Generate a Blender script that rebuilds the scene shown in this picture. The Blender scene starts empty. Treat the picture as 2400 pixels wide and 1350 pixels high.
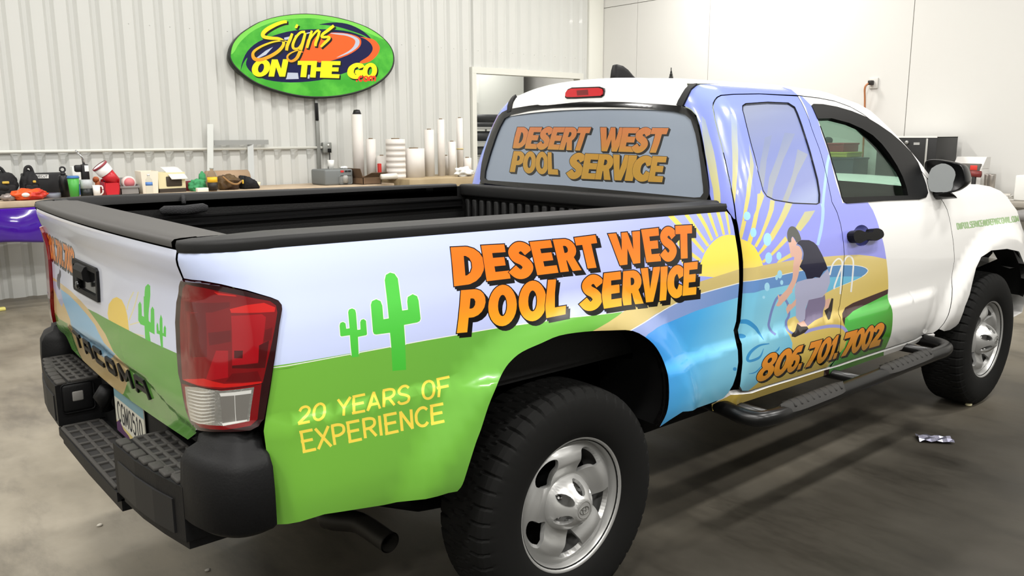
import bpy, bmesh, math, random
import numpy as np
from mathutils import Vector, Matrix
from mathutils.geometry import delaunay_2d_cdt

random.seed(7)
RNG = np.random.default_rng(7)
scene = bpy.context.scene
COL = scene.collection
PI = math.pi

# ------------------------------------------------------------------ camera
# metres; x = the truck's forward direction, y = its left, z = up, origin on the floor under the rear axle
CAM_F = 1939.96          # focal length in pixels of the 2400 px wide frame
CAM_C = np.array([-1.7055, -2.6209, 1.5146])
CAM_YAW, CAM_PITCH, CAM_ROLL = 0.870048, 0.182858, -0.004399


def cam_axes():
    y, p, r = CAM_YAW, CAM_PITCH, CAM_ROLL
    fw = np.array([math.cos(y) * math.cos(p), math.sin(y) * math.cos(p), -math.sin(p)])
    rt = np.array([math.sin(y), -math.cos(y), 0.0])
    up = np.cross(rt, fw)
    c, s = math.cos(r), math.sin(r)
    return c * rt + s * up, -s * rt + c * up, fw


RT, UP, FW = cam_axes()
cam_data = bpy.data.cameras.new('camera')
cam = bpy.data.objects.new('camera', cam_data)
COL.objects.link(cam)
cam.matrix_world = Matrix(((RT[0], UP[0], -FW[0], CAM_C[0]), (RT[1], UP[1], -FW[1], CAM_C[1]),
                           (RT[2], UP[2], -FW[2], CAM_C[2]), (0, 0, 0, 1)))
cam_data.sensor_width = 36.0
cam_data.lens = CAM_F * 36.0 / 2400.0
cam_data.clip_start = 0.05
scene.camera = cam

# ------------------------------------------------------------------ view, world, lamps
scene.view_settings.view_transform = 'Standard'
scene.view_settings.look = 'None'
scene.view_settings.gamma = 1.0
scene.view_settings.use_curve_mapping = False
scene.view_settings.exposure = 0.68

world = bpy.data.worlds.new('workshop_air')
scene.world = world
world.use_nodes = True
world.node_tree.nodes['Background'].inputs[0].default_value = (0.8, 0.86, 1.0, 1)
world.node_tree.nodes['Background'].inputs[1].default_value = 0.05


def tube_lamp(x, y, z, lx, ly, power, color=(1.0, 0.975, 0.935)):
    d = bpy.data.lights.new('ceiling_lamp', 'AREA')
    d.shape = 'RECTANGLE'
    d.size, d.size_y = lx, ly
    d.energy = power
    d.color = color
    o = bpy.data.objects.new('ceiling_lamp', d)
    o.location = (x, y, z)
    COL.objects.link(o)
    return o


CEIL = 5.2
LAMP = 62
for ly_, k_ in ((-5.6, 1.35), (-2.6, 1.25), (1.2, .9), (4.0, .85)):
    for lx_ in (-4.6, -1.8, 1.6, 4.6):  # rearmost row added to brighten the tailgate
        tube_lamp(lx_, ly_, CEIL - 0.15, 1.25, 0.26, LAMP * k_)
tube_lamp(6.6, 3.75, 4.35, 0.5, 0.5, 60, (1.0, 0.97, 0.92))   # high-bay lamp close to the far wall
# ------------------------------------------------------------------ materials


def lin(c):
    out = []
    for v in c[:3]:
        v = v / 255.0
        out.append(v / 12.92 if v <= 0.04045 else ((v + 0.055) / 1.055) ** 2.4)
    return (*out, 1.0)


MATS = {}


def mat(name, rgb, rough=0.5, metal=0.0, coat=0.0, spec=0.5, trans=0.0, ior=1.45, noise=None, bump=None, alpha=1.0):
    if name in MATS:
        return MATS[name]
    m = bpy.data.materials.new(name)
    m.use_nodes = True
    nt = m.node_tree
    b = nt.nodes['Principled BSDF']
    b.inputs['Base Color'].default_value = lin(rgb)
    b.inputs['Roughness'].default_value = rough
    b.inputs['Metallic'].default_value = metal
    b.inputs['Coat Weight'].default_value = coat
    b.inputs['Coat Roughness'].default_value = 0.04
    b.inputs['Specular IOR Level'].default_value = spec
    b.inputs['Transmission Weight'].default_value = trans
    b.inputs['IOR'].default_value = ior
    b.inputs['Alpha'].default_value = alpha
    if noise:      # (scale, rgb2, amount-range lo, hi)
        tc = nt.nodes.new('ShaderNodeTexCoord')
        n = nt.nodes.new('ShaderNodeTexNoise')
        n.inputs['Scale'].default_value = noise[0]
        n.inputs['Detail'].default_value = 6
        r = nt.nodes.new('ShaderNodeValToRGB')
        r.color_ramp.elements[0].position = noise[2]
        r.color_ramp.elements[1].position = noise[3]
        r.color_ramp.elements[0].color = lin(rgb)
        r.color_ramp.elements[1].color = lin(noise[1])
        nt.links.new(tc.outputs['Object'], n.inputs['Vector'])
        nt.links.new(n.outputs['Fac'], r.inputs['Fac'])
        nt.links.new(r.outputs['Color'], b.inputs['Base Color'])
    if bump:       # (scale, strength, distance)
        tc = nt.nodes.new('ShaderNodeTexCoord')
        n = nt.nodes.new('ShaderNodeTexNoise')
        n.inputs['Scale'].default_value = bump[0]
        n.inputs['Detail'].default_value = 3
        bp = nt.nodes.new('ShaderNodeBump')
        bp.inputs['Strength'].default_value = bump[1]
        bp.inputs['Distance'].default_value = bump[2]
        nt.links.new(tc.outputs['Object'], n.inputs['Vector'])
        nt.links.new(n.outputs['Fac'], bp.inputs['Height'])
        nt.links.new(bp.outputs['Normal'], b.inputs['Normal'])
    MATS[name] = m
    return m


def grad(name, axis, stops, rough=0.22, coat=0.6, metal=0.0, spec=0.5):
    """printed colour gradient along an object axis: axis = (ax, ay, az, offset); stops = [(t, rgb)]"""
    if name in MATS:
        return MATS[name]
    m = mat(name, stops[0][1], rough, metal, coat, spec)
    nt = m.node_tree
    b = nt.nodes['Principled BSDF']
    tc = nt.nodes.new('ShaderNodeTexCoord')
    d = nt.nodes.new('ShaderNodeVectorMath')
    d.operation = 'DOT_PRODUCT'
    d.inputs[1].default_value = axis[:3]
    a = nt.nodes.new('ShaderNodeMath')
    a.operation = 'ADD'
    a.inputs[1].default_value = axis[3]
    r = nt.nodes.new('ShaderNodeValToRGB')
    el = r.color_ramp.elements
    while len(el) < len(stops):
        el.new(0.5)
    for e, (t, c) in zip(el, stops):
        e.position = t
        e.color = lin(c)
    nt.links.new(tc.outputs['Object'], d.inputs[0])
    nt.links.new(d.outputs['Value'], a.inputs[0])
    nt.links.new(a.outputs[0], r.inputs['Fac'])
    nt.links.new(r.outputs['Color'], b.inputs['Base Color'])
    return m


def ramp(p0, p1):
    """axis tuple so that t = 0 at p0 and 1 at p1"""
    p0, p1 = np.array(p0, float), np.array(p1, float)
    d = p1 - p0
    a = d / d.dot(d)
    return (*a, -float(a.dot(p0)))


def wrap(name, rgb, rough=0.22):
    return mat(name, rgb, rough, 0.0, 0.6)


# ------------------------------------------------------------------ camera geometry: pixel of the photograph -> point at a chosen real place


def rays(px):
    px = np.atleast_2d(np.asarray(px, float))
    return ((px[:, :1] - 1200) / CAM_F) * RT - ((px[:, 1:2] - 675) / CAM_F) * UP + FW


def at(x, y, axis, val):
    d = rays([(x, y)])[0]
    return CAM_C + d * ((val - CAM_C[axis]) / d[axis])


def project(P):
    d = np.asarray(P, float) - CAM_C
    w = d @ FW
    return np.stack([1200 + CAM_F * (d @ RT) / w, 675 - CAM_F * (d @ UP) / w], -1)


def zz(o, pts):
    """points read in an enlarged crop: o = (x0, y0, scale)"""
    return [(p[0] / o[2] + o[0], p[1] / o[2] + o[1]) for p in pts]


ZA = (1600, 460, 2.934); ZB = (1660, 560, 3.0); ZC = (1000, 480, 3.3333); ZD = (1680, 180, 3.3333)
ZE = (1560, 180, 3.97); ZF = (400, 630, 3.375); ZG = (90, 540, 5.625); ZH = (140, 700, 3.75)
ZI = (80, 740, 3.97); ZJ = (260, 980, 4.5); ZK = (640, 840, 5.191); ZL = (1720, 480, 6.137)
ZM = (1700, 680, 5.624); ZN = (1880, 230, 5.19); ZO = (530, 20, 6.0); ZP = (760, 620, 5.19)
ZQ = (1560, 460, 7.5); ZU = (2060, 300, 5.19); ZV = (1050, 760, 2.287); ZW = (1100, 140, 3.553)
Z5 = (80, 460, 5.19)


def curve(keys, x):
    """smooth monotone-ish interpolation through keys"""
    k = sorted(keys)
    xs = np.array([a for a, _ in k]); ys = np.array([b for _, b in k])
    h = np.diff(xs); dl = np.diff(ys) / h
    m = np.zeros_like(ys)
    m[0], m[-1] = dl[0], dl[-1]
    for i in range(1, len(xs) - 1):
        if dl[i - 1] * dl[i] > 0:
            w1, w2 = 2 * h[i] + h[i - 1], h[i] + 2 * h[i - 1]
            m[i] = (w1 + w2) / (w1 / dl[i - 1] + w2 / dl[i])
    x = np.asarray(x, float)
    xc = np.clip(x, xs[0], xs[-1])
    i = np.clip(np.searchsorted(xs, xc) - 1, 0, len(xs) - 2)
    t = (xc - xs[i]) / h[i]
    v = (2 * t**3 - 3 * t**2 + 1) * ys[i] + (t**3 - 2 * t**2 + t) * h[i] * m[i] + (-2 * t**3 + 3 * t**2) * ys[i + 1] + (t**3 - t**2) * h[i] * m[i + 1]
    v = v + np.where(x < xs[0], (x - xs[0]) * m[0], 0) + np.where(x > xs[-1], (x - xs[-1]) * m[-1], 0)
    return v


def sstep(a, b, x):
    t = np.clip((np.asarray(x, float) - a) / (b - a), 0, 1)
    return t * t * (3 - 2 * t)


def spline(pts, n=6, closed=False):
    p = np.asarray(pts, float)
    N = len(p)
    out = []
    rng = range(N) if closed else range(N - 1)
    for i in rng:
        a = p[(i - 1) % N] if closed or i > 0 else 2 * p[0] - p[1]
        b, c = p[i], p[(i + 1) % N]
        d = p[(i + 2) % N] if closed or i + 2 < N else 2 * p[-1] - p[-2]
        for t in np.arange(n) / n:
            out.append(0.5 * (2 * b + (c - a) * t + (2 * a - 5 * b + 4 * c - d) * t * t + (3 * b - a - 3 * c + d) * t**3))
    if not closed:
        out.append(p[-1])
    return [tuple(q) for q in out]


def ribbon(pts, w, smooth=5, cap=0.0):
    """outline polygon of a stroke; w = width or list of widths per key point"""
    p = np.asarray(pts, float)
    ws = np.full(len(p), float(w)) if np.isscalar(w) else np.asarray(w, float)
    if smooth > 1 and len(p) > 2:
        q = np.asarray(spline(np.c_[p, ws], smooth))
        p, ws = q[:, :2], q[:, 2]
    t = np.gradient(p, axis=0)
    t /= np.linalg.norm(t, axis=1)[:, None] + 1e-9
    if cap:
        p = p.copy(); p[0] -= t[0] * cap; p[-1] += t[-1] * cap
    n = np.c_[-t[:, 1], t[:, 0]] * ws[:, None] / 2
    return [tuple(q) for q in np.r_[p + n, (p - n)[::-1]]]


def ellipse(cx, cy, rx, ry, n=24, a=0.0):
    t = np.arange(n) * 2 * PI / n
    x, y = rx * np.cos(t), ry * np.sin(t)
    return [tuple(q) for q in np.c_[cx + x * math.cos(a) - y * math.sin(a), cy + x * math.sin(a) + y * math.cos(a)]]


def offset_poly(poly, d):
    """grow (d > 0) or shrink a simple polygon"""
    p = np.asarray(poly, float)
    keep = np.linalg.norm(p - np.roll(p, 1, 0), axis=1) > 1e-7
    p = p[keep]
    x, y = p[:, 0], p[:, 1]
    area = np.sum(x * np.roll(y, -1) - np.roll(x, -1) * y)
    e = np.roll(p, -1, 0) - p
    e /= np.linalg.norm(e, axis=1)[:, None]
    n = np.c_[e[:, 1], -e[:, 0]] * (1 if area > 0 else -1)
    n0 = np.roll(n, 1, 0)
    b = n + n0
    b /= np.maximum((b * b).sum(1), 0.8)[:, None] / 2
    return [tuple(q) for q in p + b * d]


def inside(poly, P):
    x, y = P[:, 0], P[:, 1]
    r = np.zeros(len(P), bool)
    q = np.asarray(poly, float)
    m = (x >= q[:, 0].min()) & (x <= q[:, 0].max()) & (y >= q[:, 1].min()) & (y <= q[:, 1].max())
    if not m.any():
        return r
    xs, ys = x[m], y[m]
    c = np.zeros(len(xs), bool)
    j = len(q) - 1
    for i in range(len(q)):
        xi, yi = q[i]; xj, yj = q[j]
        if yi != yj:
            k = ((yi > ys) != (yj > ys)) & (xs < (xj - xi) * (ys - yi) / (yj - yi) + xi)
            c ^= k
        j = i
    r[m] = c
    return r


# ------------------------------------------------------------------ objects


def link(name, me, parent=None, mats=()):
    o = bpy.data.objects.new(name, me)
    COL.objects.link(o)
    for m in mats:
        me.materials.append(m)
    if parent is not None:
        o.parent = parent
        o.matrix_parent_inverse = Matrix.Translation(-parent.location) if False else Matrix.Identity(4)
    return o


def thing(name, label, cat, loc=(0, 0, 0), rz=0.0, group=None):
    o = bpy.data.objects.new(name, None)
    o.empty_display_size = 0.1
    COL.objects.link(o)
    o.location = loc
    o.rotation_euler = (0, 0, rz)
    o['label'] = label
    o['category'] = cat
    if group:
        o['group'] = group
    return o


def tag(o, label, cat, group=None):
    o['label'] = label
    o['category'] = cat
    if group:
        o['group'] = group
    return o


def structure(o):
    o['kind'] = 'structure'
    return o


def raw_mesh(name, V, F, smooth=False):
    me = bpy.data.meshes.new(name)
    me.from_pydata([tuple(map(float, v)) for v in V], [], [tuple(map(int, f)) for f in F])
    me.update()
    if smooth:
        me.polygons.foreach_set('use_smooth', [True] * len(me.polygons))
    return me


class MB:
    """collects shapes into one mesh"""

    def __init__(self):
        self.bm = bmesh.new()
        self.mi = 0

    def _fin(self, geom_faces, smooth):
        for f in geom_faces:
            f.material_index = self.mi
            f.smooth = smooth

    def box(self, lo, hi, bevel=0.0, seg=2, M=None):
        lo, hi = np.minimum(lo, hi), np.maximum(lo, hi)
        b2 = bmesh.new()
        bmesh.ops.create_cube(b2, size=1.0)
        for v in b2.verts:
            v.co = Vector([(lo[i] + hi[i]) / 2 + v.co[i] * (hi[i] - lo[i]) for i in range(3)])
        if bevel:
            bmesh.ops.bevel(b2, geom=b2.edges[:], offset=bevel, segments=seg, affect='EDGES', profile=0.5)
        self._merge(b2, bevel > 0, M)
        return self

    def _merge(self, b2, smooth, M=None):
        if M is not None:
            b2.transform(M)
        bmesh.ops.recalc_face_normals(b2, faces=b2.faces[:])
        vm = {}
        for v in b2.verts:
            vm[v] = self.bm.verts.new(v.co)
        for f in b2.faces:
            try:
                g = self.bm.faces.new([vm[v] for v in f.verts])
            except ValueError:
                continue
            g.material_index = self.mi
            g.smooth = smooth
        b2.free()

    def lathe(self, prof, n=32, M=None, smooth=True, cap=True):
        """prof = [(r, h)] turned about local z"""
        b2 = bmesh.new()
        rings = []
        for r, h in prof:
            if r < 1e-6:
                rings.append([b2.verts.new((0, 0, h))])
            else:
                rings.append([b2.verts.new((r * math.cos(2 * PI * i / n), r * math.sin(2 * PI * i / n), h)) for i in range(n)])
        for a, b in zip(rings, rings[1:]):
            for i in range(n):
                j = (i + 1) % n
                if len(a) == 1 and len(b) == 1:
                    continue
                if len(a) == 1:
                    b2.faces.new((a[0], b[i], b[j]))
                elif len(b) == 1:
                    b2.faces.new((a[i], a[j], b[0]))
                else:
                    b2.faces.new((a[i], a[j], b[j], b[i]))
        if cap:
            for rg in (rings[0], rings[-1]):
                if len(rg) > 2:
                    b2.faces.new(rg)
        self._merge(b2, smooth, M)
        return self

    def tube(self, pts, r, n=10, smooth=True, cap=True, M=None, flat=None):
        p = [Vector(q) for q in pts]
        b2 = bmesh.new()
        rings = []
        up = Vector((0, 0, 1))
        for i, q in enumerate(p):
            t = (p[min(i + 1, len(p) - 1)] - p[max(i - 1, 0)]).normalized()
            u = up - t * up.dot(t)
            if u.length < 1e-3:
                u = Vector((1, 0, 0)) - t * t.x
            u.normalize()
            w = t.cross(u)
            ri = r[i] if hasattr(r, '__len__') else r
            rw = ri if flat is None else ri * flat
            rings.append([b2.verts.new(q + w * (rw * math.cos(2 * PI * k / n)) + u * (ri * math.sin(2 * PI * k / n))) for k in range(n)])
        for a, b in zip(rings, rings[1:]):
            for k in range(n):
                b2.faces.new((a[k], a[(k + 1) % n], b[(k + 1) % n], b[k]))
        if cap:
            b2.faces.new(rings[0]); b2.faces.new(rings[-1])
        self._merge(b2, smooth, M)
        return self

    def prism(self, poly, lo, hi, axis=1, M=None, smooth=False):
        """extrude polygon (in the two other axes) from lo to hi along axis"""
        b2 = bmesh.new()

        def P(a, b, c):
            return {0: (c, a, b), 1: (a, c, b), 2: (a, b, c)}[axis]
        A = [b2.verts.new(P(x, y, lo)) for x, y in poly]
        B = [b2.verts.new(P(x, y, hi)) for x, y in poly]
        n = len(poly)
        for i in range(n):
            b2.faces.new((A[i], A[(i + 1) % n], B[(i + 1) % n], B[i]))
        b2.faces.new(A); b2.faces.new(B)
        self._merge(b2, smooth, M)
        return self

    def grid(self, G, smooth=True, M=None):
        """G = 2-D array of points"""
        b2 = bmesh.new()
        vs = [[b2.verts.new(p) for p in row] for row in G]
        for i in range(len(G) - 1):
            for j in range(len(G[0]) - 1):
                b2.faces.new((vs[i][j], vs[i + 1][j], vs[i + 1][j + 1], vs[i][j + 1]))
        self._merge(b2, smooth, M)
        return self

    def blob(self, c, r, seed=0, amp=0.12, sub=3, squash=None, freq=3.0):
        """lumpy closed surface"""
        b2 = bmesh.new()
        bmesh.ops.create_icosphere(b2, subdivisions=sub, radius=1.0)
        from mathutils import noise
        for v in b2.verts:
            d = 1 + amp * noise.noise(v.co * freq + Vector((seed * 3.1, seed * 1.7, 0)))
            v.co = Vector((c[0] + v.co.x * r[0] * d, c[1] + v.co.y * r[1] * d, c[2] + v.co.z * r[2] * d))
            if squash is not None and v.co.z < squash:
                v.co.z = squash
        self._merge(b2, True)
        return self

    def build(self, name, m, parent=None):
        me = bpy.data.meshes.new(name)
        self.bm.to_mesh(me)
        self.bm.free()
        ms = m if isinstance(m, (list, tuple)) else [m]
        return link(name, me, parent, ms)


def T(x, y, z):
    return Matrix.Translation((x, y, z))


def Rm(a, ax):
    return Matrix.Rotation(a, 4, ax)


# ------------------------------------------------------------------ curved surfaces and panels cut from them


class Surf:
    def __init__(self, P, ur, vr, outward, nu=150, nv=90):
        self.P, self.ur, self.vr, self.outward = P, ur, vr, outward
        u, v = np.meshgrid(np.linspace(*ur, nu), np.linspace(*vr, nv))
        self.gu, self.gv = u.ravel(), v.ravel()
        X = P(self.gu, self.gv)
        N = self.N(self.gu, self.gv)
        ok = ((CAM_C - X) * N).sum(1) > 0.0
        self.gu, self.gv = self.gu[ok], self.gv[ok]
        self.gp = project(X[ok])

    def N(self, u, v):
        h = 4e-3
        a = self.P(u + h, v) - self.P(u - h, v)
        b = self.P(u, v + h) - self.P(u, v - h)
        n = np.cross(a, b)
        n /= np.linalg.norm(n, axis=1)[:, None] + 1e-12
        s = np.sign((n * self.outward(u, v)).sum(1))
        s[s == 0] = 1
        return n * s[:, None]

    def inv(self, px):
        px = np.atleast_2d(np.asarray(px, float))
        k = [int(np.argmin(((self.gp - p) ** 2).sum(1))) for p in px]
        u, v = self.gu[k].copy(), self.gv[k].copy()
        h = 1e-4
        best = np.full(len(px), 1e9); bu, bv = u.copy(), v.copy()
        for _ in range(14):
            p = project(self.P(u, v))
            e = px - p
            d = (e * e).sum(1)
            g = d < best
            best[g] = d[g]; bu[g] = u[g]; bv[g] = v[g]
            pu = (project(self.P(u + h, v)) - p) / h
            pv = (project(self.P(u, v + h)) - p) / h
            det = pu[:, 0] * pv[:, 1] - pu[:, 1] * pv[:, 0]
            det = np.where(np.abs(det) < 50, np.sign(det) * 50 + (det == 0) * 50, det)
            du = (e[:, 0] * pv[:, 1] - e[:, 1] * pv[:, 0]) / det
            dv = (pu[:, 0] * e[:, 1] - pu[:, 1] * e[:, 0]) / det
            u = u + np.clip(du, -0.05, 0.05); v = v + np.clip(dv, -0.05, 0.05)
        return [(float(a), float(b)) for a, b in zip(bu, bv)]


def densify(poly, step, closed=True):
    out = []
    n = len(poly)
    for i in range(n if closed else n - 1):
        a, b = np.array(poly[i]), np.array(poly[(i + 1) % n])
        k = max(1, int(np.ceil(np.linalg.norm(b - a) / step)))
        for t in range(k):
            out.append(tuple(a + (b - a) * t / k))
    return out


def panel(name, surf, outline, mats, layers=(), holes=(), step=0.035, depth=0.02, lift=0.0, shrink=0.0, parent=None, mirror=False, flange_mat=0, clip=None, back=False, mask=None):
    """a curved sheet with turned-in edges; outline, holes and layers are polygons in the surface's own (u, v) metres.
    layers = [(material index, [(outer, [holes]), ...])], later ones on top"""
    if shrink:
        outline = offset_poly(outline, -shrink)
    O = densify(outline, step)
    H = [densify(h, step) for h in holes]
    verts, edges = [], []

    def add(poly):
        s = len(verts)
        verts.extend(poly)
        k = len(poly)
        edges.extend([(s + i, s + (i + 1) % k) for i in range(k)])
    add(O)
    for h in H:
        add(h)
    lay = []
    oa = np.asarray(O)
    lo, hi = oa.min(0), oa.max(0)
    for mi, polys in layers:
        for outer, hs in polys:
            q = np.asarray(outer)
            if (q.max(0) < lo).any() or (q.min(0) > hi).any():
                continue
            d = [densify(outer, step * 1.5)] + [densify(h, step * 1.5) for h in hs]
            for poly in d:
                add(poly)
            lay.append((mi, outer, hs))
    for q in mask or ():
        add(densify(q, step))
    nu = int((hi[0] - lo[0]) / step) + 2
    nv = int((hi[1] - lo[1]) / step) + 2
    gu, gv = np.meshgrid(np.linspace(lo[0], hi[0], nu), np.linspace(lo[1], hi[1], nv))
    gp = np.c_[gu.ravel(), gv.ravel()]
    gp = gp[inside(O, gp)]
    verts.extend([tuple(p) for p in gp])
    vs, _, fs, _, _, _ = delaunay_2d_cdt([Vector(p) for p in verts], edges, [], 0, 1e-6)
    V2 = np.array([(v.x, v.y) for v in vs])
    F = np.array([f for f in fs if len(f) == 3])
    C = V2[F].mean(1)
    keep = inside(O, C)
    for h in H:
        keep &= ~inside(h, C)
    if mask:
        keep &= np.any([inside(q, C) for q in mask], axis=0)
    F, C = F[keep], C[keep]
    e1, e2 = V2[F[:, 1]] - V2[F[:, 0]], V2[F[:, 2]] - V2[F[:, 0]]
    big = np.abs(e1[:, 0] * e2[:, 1] - e1[:, 1] * e2[:, 0]) > 1e-12
    F, C = F[big], C[big]
    mi_ = np.zeros(len(F), int)
    cl = np.ones(len(F), bool) if clip is None else inside(clip, C)
    for mi, outer, hs in lay:
        k = inside(outer, C) & cl
        for h in hs:
            k &= ~inside(h, C)
        mi_[k] = mi
    used = np.unique(F)
    re = -np.ones(len(V2), int); re[used] = np.arange(len(used))
    F = re[F]; V2 = V2[used]
    u, v = V2[:, 0], V2[:, 1]
    X, N = surf.P(u, v), surf.N(u, v)
    X = X + N * lift
    fn = np.cross(X[F[:, 1]] - X[F[:, 0]], X[F[:, 2]] - X[F[:, 0]])
    flip = (fn * N[F[:, 0]]).sum(1) < 0
    F[flip] = F[flip][:, ::-1]
    cnt = {}
    for f in F:
        for a, b in ((f[0], f[1]), (f[1], f[2]), (f[2], f[0])):
            cnt[(a, b)] = 1
    faces = [tuple(f) for f in F]
    mats_i = list(mi_)
    VV, NN = list(X), list(N)
    if depth:
        for (a, b) in list(cnt):
            if (b, a) in cnt:
                continue
            pa, pb = X[a], X[b]
            s = len(VV)
            en = np.cross(pb - pa, N[a]); en /= np.linalg.norm(en) + 1e-12
            VV += [pa, pb, pb - N[b] * depth, pa - N[a] * depth]
            NN += [en] * 4
            faces.append((s + 1, s, s + 3, s + 2))
            mats_i.append(flange_mat)
    if back:
        s = len(VV)
        VV += list(X - N * depth); NN += list(-N)
        faces += [tuple(s + i for i in f[::-1]) for f in F]
        mats_i += [flange_mat] * len(F)
    VV, NN = np.array(VV), np.array(NN)
    if mirror:
        VV = VV * [1, -1, 1]; NN = NN * [1, -1, 1]
        faces = [f[::-1] for f in faces]
    me = raw_mesh(name, VV, faces, True)
    me.polygons.foreach_set('material_index', [int(i) for i in mats_i])
    me.normals_split_custom_set_from_vertices([tuple(n) for n in NN])
    return link(name, me, parent, mats)


# ------------------------------------------------------------------ lettering
def arc(cx, cy, rx, ry, a0, a1, n=8):
    t = np.linspace(math.radians(a0), math.radians(a1), n)
    return [(cx + rx * math.cos(a), cy + ry * math.sin(a)) for a in t]


def rb(pts, w, asp=0.6, smooth=5):
    p = [(x * asp, y) for x, y in pts]
    return [(x / asp, y) for x, y in ribbon(p, w, smooth)]


# heavy block capitals in a unit box: [(outline, [holes])]
HV = {
    'D': [([(0, 0), (0, 1), (.45, 1)] + arc(.42, .5, .58, .5, 80, -80, 9) + [(.45, 0)], [[(.38, .24), (.38, .76)] + arc(.4, .5, .22, .26, 80, -80, 6)])],
    'E': [([(0, 0), (0, 1), (1, 1), (1, .77), (.42, .77), (.42, .63), (.9, .63), (.9, .39), (.42, .39), (.42, .23), (1, .23), (1, 0)], [])],
    'R': [([(0, 0), (0, 1), (.52, 1)] + arc(.52, .68, .46, .32, 80, -55, 8) + [(1, 0), (.58, 0), (.44, .34), (.4, .34), (.4, 0)], [[(.4, .57), (.4, .79), (.48, .79)] + arc(.48, .68, .12, .11, 60, -60, 4) + [(.48, .57)]])],
    'T': [([(0, 1), (1, 1), (1, .75), (.71, .75), (.71, 0), (.29, 0), (.29, .75), (0, .75)], [])],
    'W': [([(0, 1), (.25, 1), (.32, .44), (.42, 1), (.6, 1), (.69, .44), (.76, 1), (1, 1), (.83, 0), (.6, 0), (.51, .5), (.41, 0), (.17, 0)], [])],
    'P': [([(0, 0), (0, 1), (.52, 1)] + arc(.52, .67, .48, .33, 80, -80, 9) + [(.52, .34), (.4, .34), (.4, 0)], [[(.4, .55), (.4, .79), (.48, .79)] + arc(.48, .67, .13, .12, 60, -60, 4) + [(.48, .55)]])],
    'O': [(ellipse(.5, .5, .5, .52, 28), [ellipse(.5, .5, .16, .27, 16)])],
    'L': [([(0, 0), (0, 1), (.42, 1), (.42, .24), (1, .24), (1, 0)], [])],
    'V': [([(0, 1), (.36, 1), (.5, .38), (.64, 1), (1, 1), (.69, 0), (.31, 0)], [])],
    'I': [([(0, 0), (0, 1), (1, 1), (1, 0)], [])],
    'S': [(rb([(.9, .71), (.72, .85), (.47, .88), (.24, .75), (.32, .59), (.62, .46), (.76, .29), (.58, .13), (.32, .12), (.08, .28)], .27), [])],
    'C': [(rb([(.94, .64), (.78, .83), (.52, .87), (.26, .72), (.19, .5), (.26, .28), (.52, .13), (.78, .17), (.94, .36)], .27), [])],
    'N': [([(0, 0), (0, 1), (.34, 1), (.66, .45), (.66, 1), (1, 1), (1, 0), (.66, 0), (.34, .55), (.34, 0)], [])],
    'H': [([(0, 0), (0, 1), (.36, 1), (.36, .62), (.64, .62), (.64, 1), (1, 1), (1, 0), (.64, 0), (.64, .38), (.36, .38), (.36, 0)], [])],
    'G': [(rb([(.93, .70), (.76, .85), (.5, .87), (.25, .72), (.19, .5), (.26, .28), (.5, .13), (.8, .17), (.8, .5)], .27), []), ([(.5, .32), (.5, .55), (1, .55), (1, .32)], [])],
    '0': [(ellipse(.5, .5, .5, .52, 24), [ellipse(.5, .5, .15, .28, 14)])],
    '8': [(ellipse(.5, .73, .44, .29, 20), [ellipse(.5, .74, .13, .10, 10)]), (ellipse(.5, .27, .5, .3, 20), [ellipse(.5, .27, .15, .11, 10)])],
    '6': [(ellipse(.5, .32, .5, .34, 22), [ellipse(.5, .32, .15, .13, 10)]), (rb([(.22, .3), (.22, .6), (.42, .84), (.88, .86)], .26), [])],
    '7': [([(0, 1), (1, 1), (1, .8), (.6, 0), (.18, 0), (.56, .74), (0, .74)], [])],
    '1': [([(.3, 0), (.3, .66), (0, .58), (0, .8), (.5, 1), (.85, 1), (.85, 0)], [])],
    '2': [(rb([(.1, .68), (.22, .84), (.5, .88), (.76, .76), (.72, .56), (.5, .38), (.2, .13)], .26), []), ([(0, 0), (0, .18), (.3, .26), (1, .26), (1, 0)], [])],
    '.': [([(.1, 0), (.1, .24), (.9, .24), (.9, 0)], [])],
}
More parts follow.
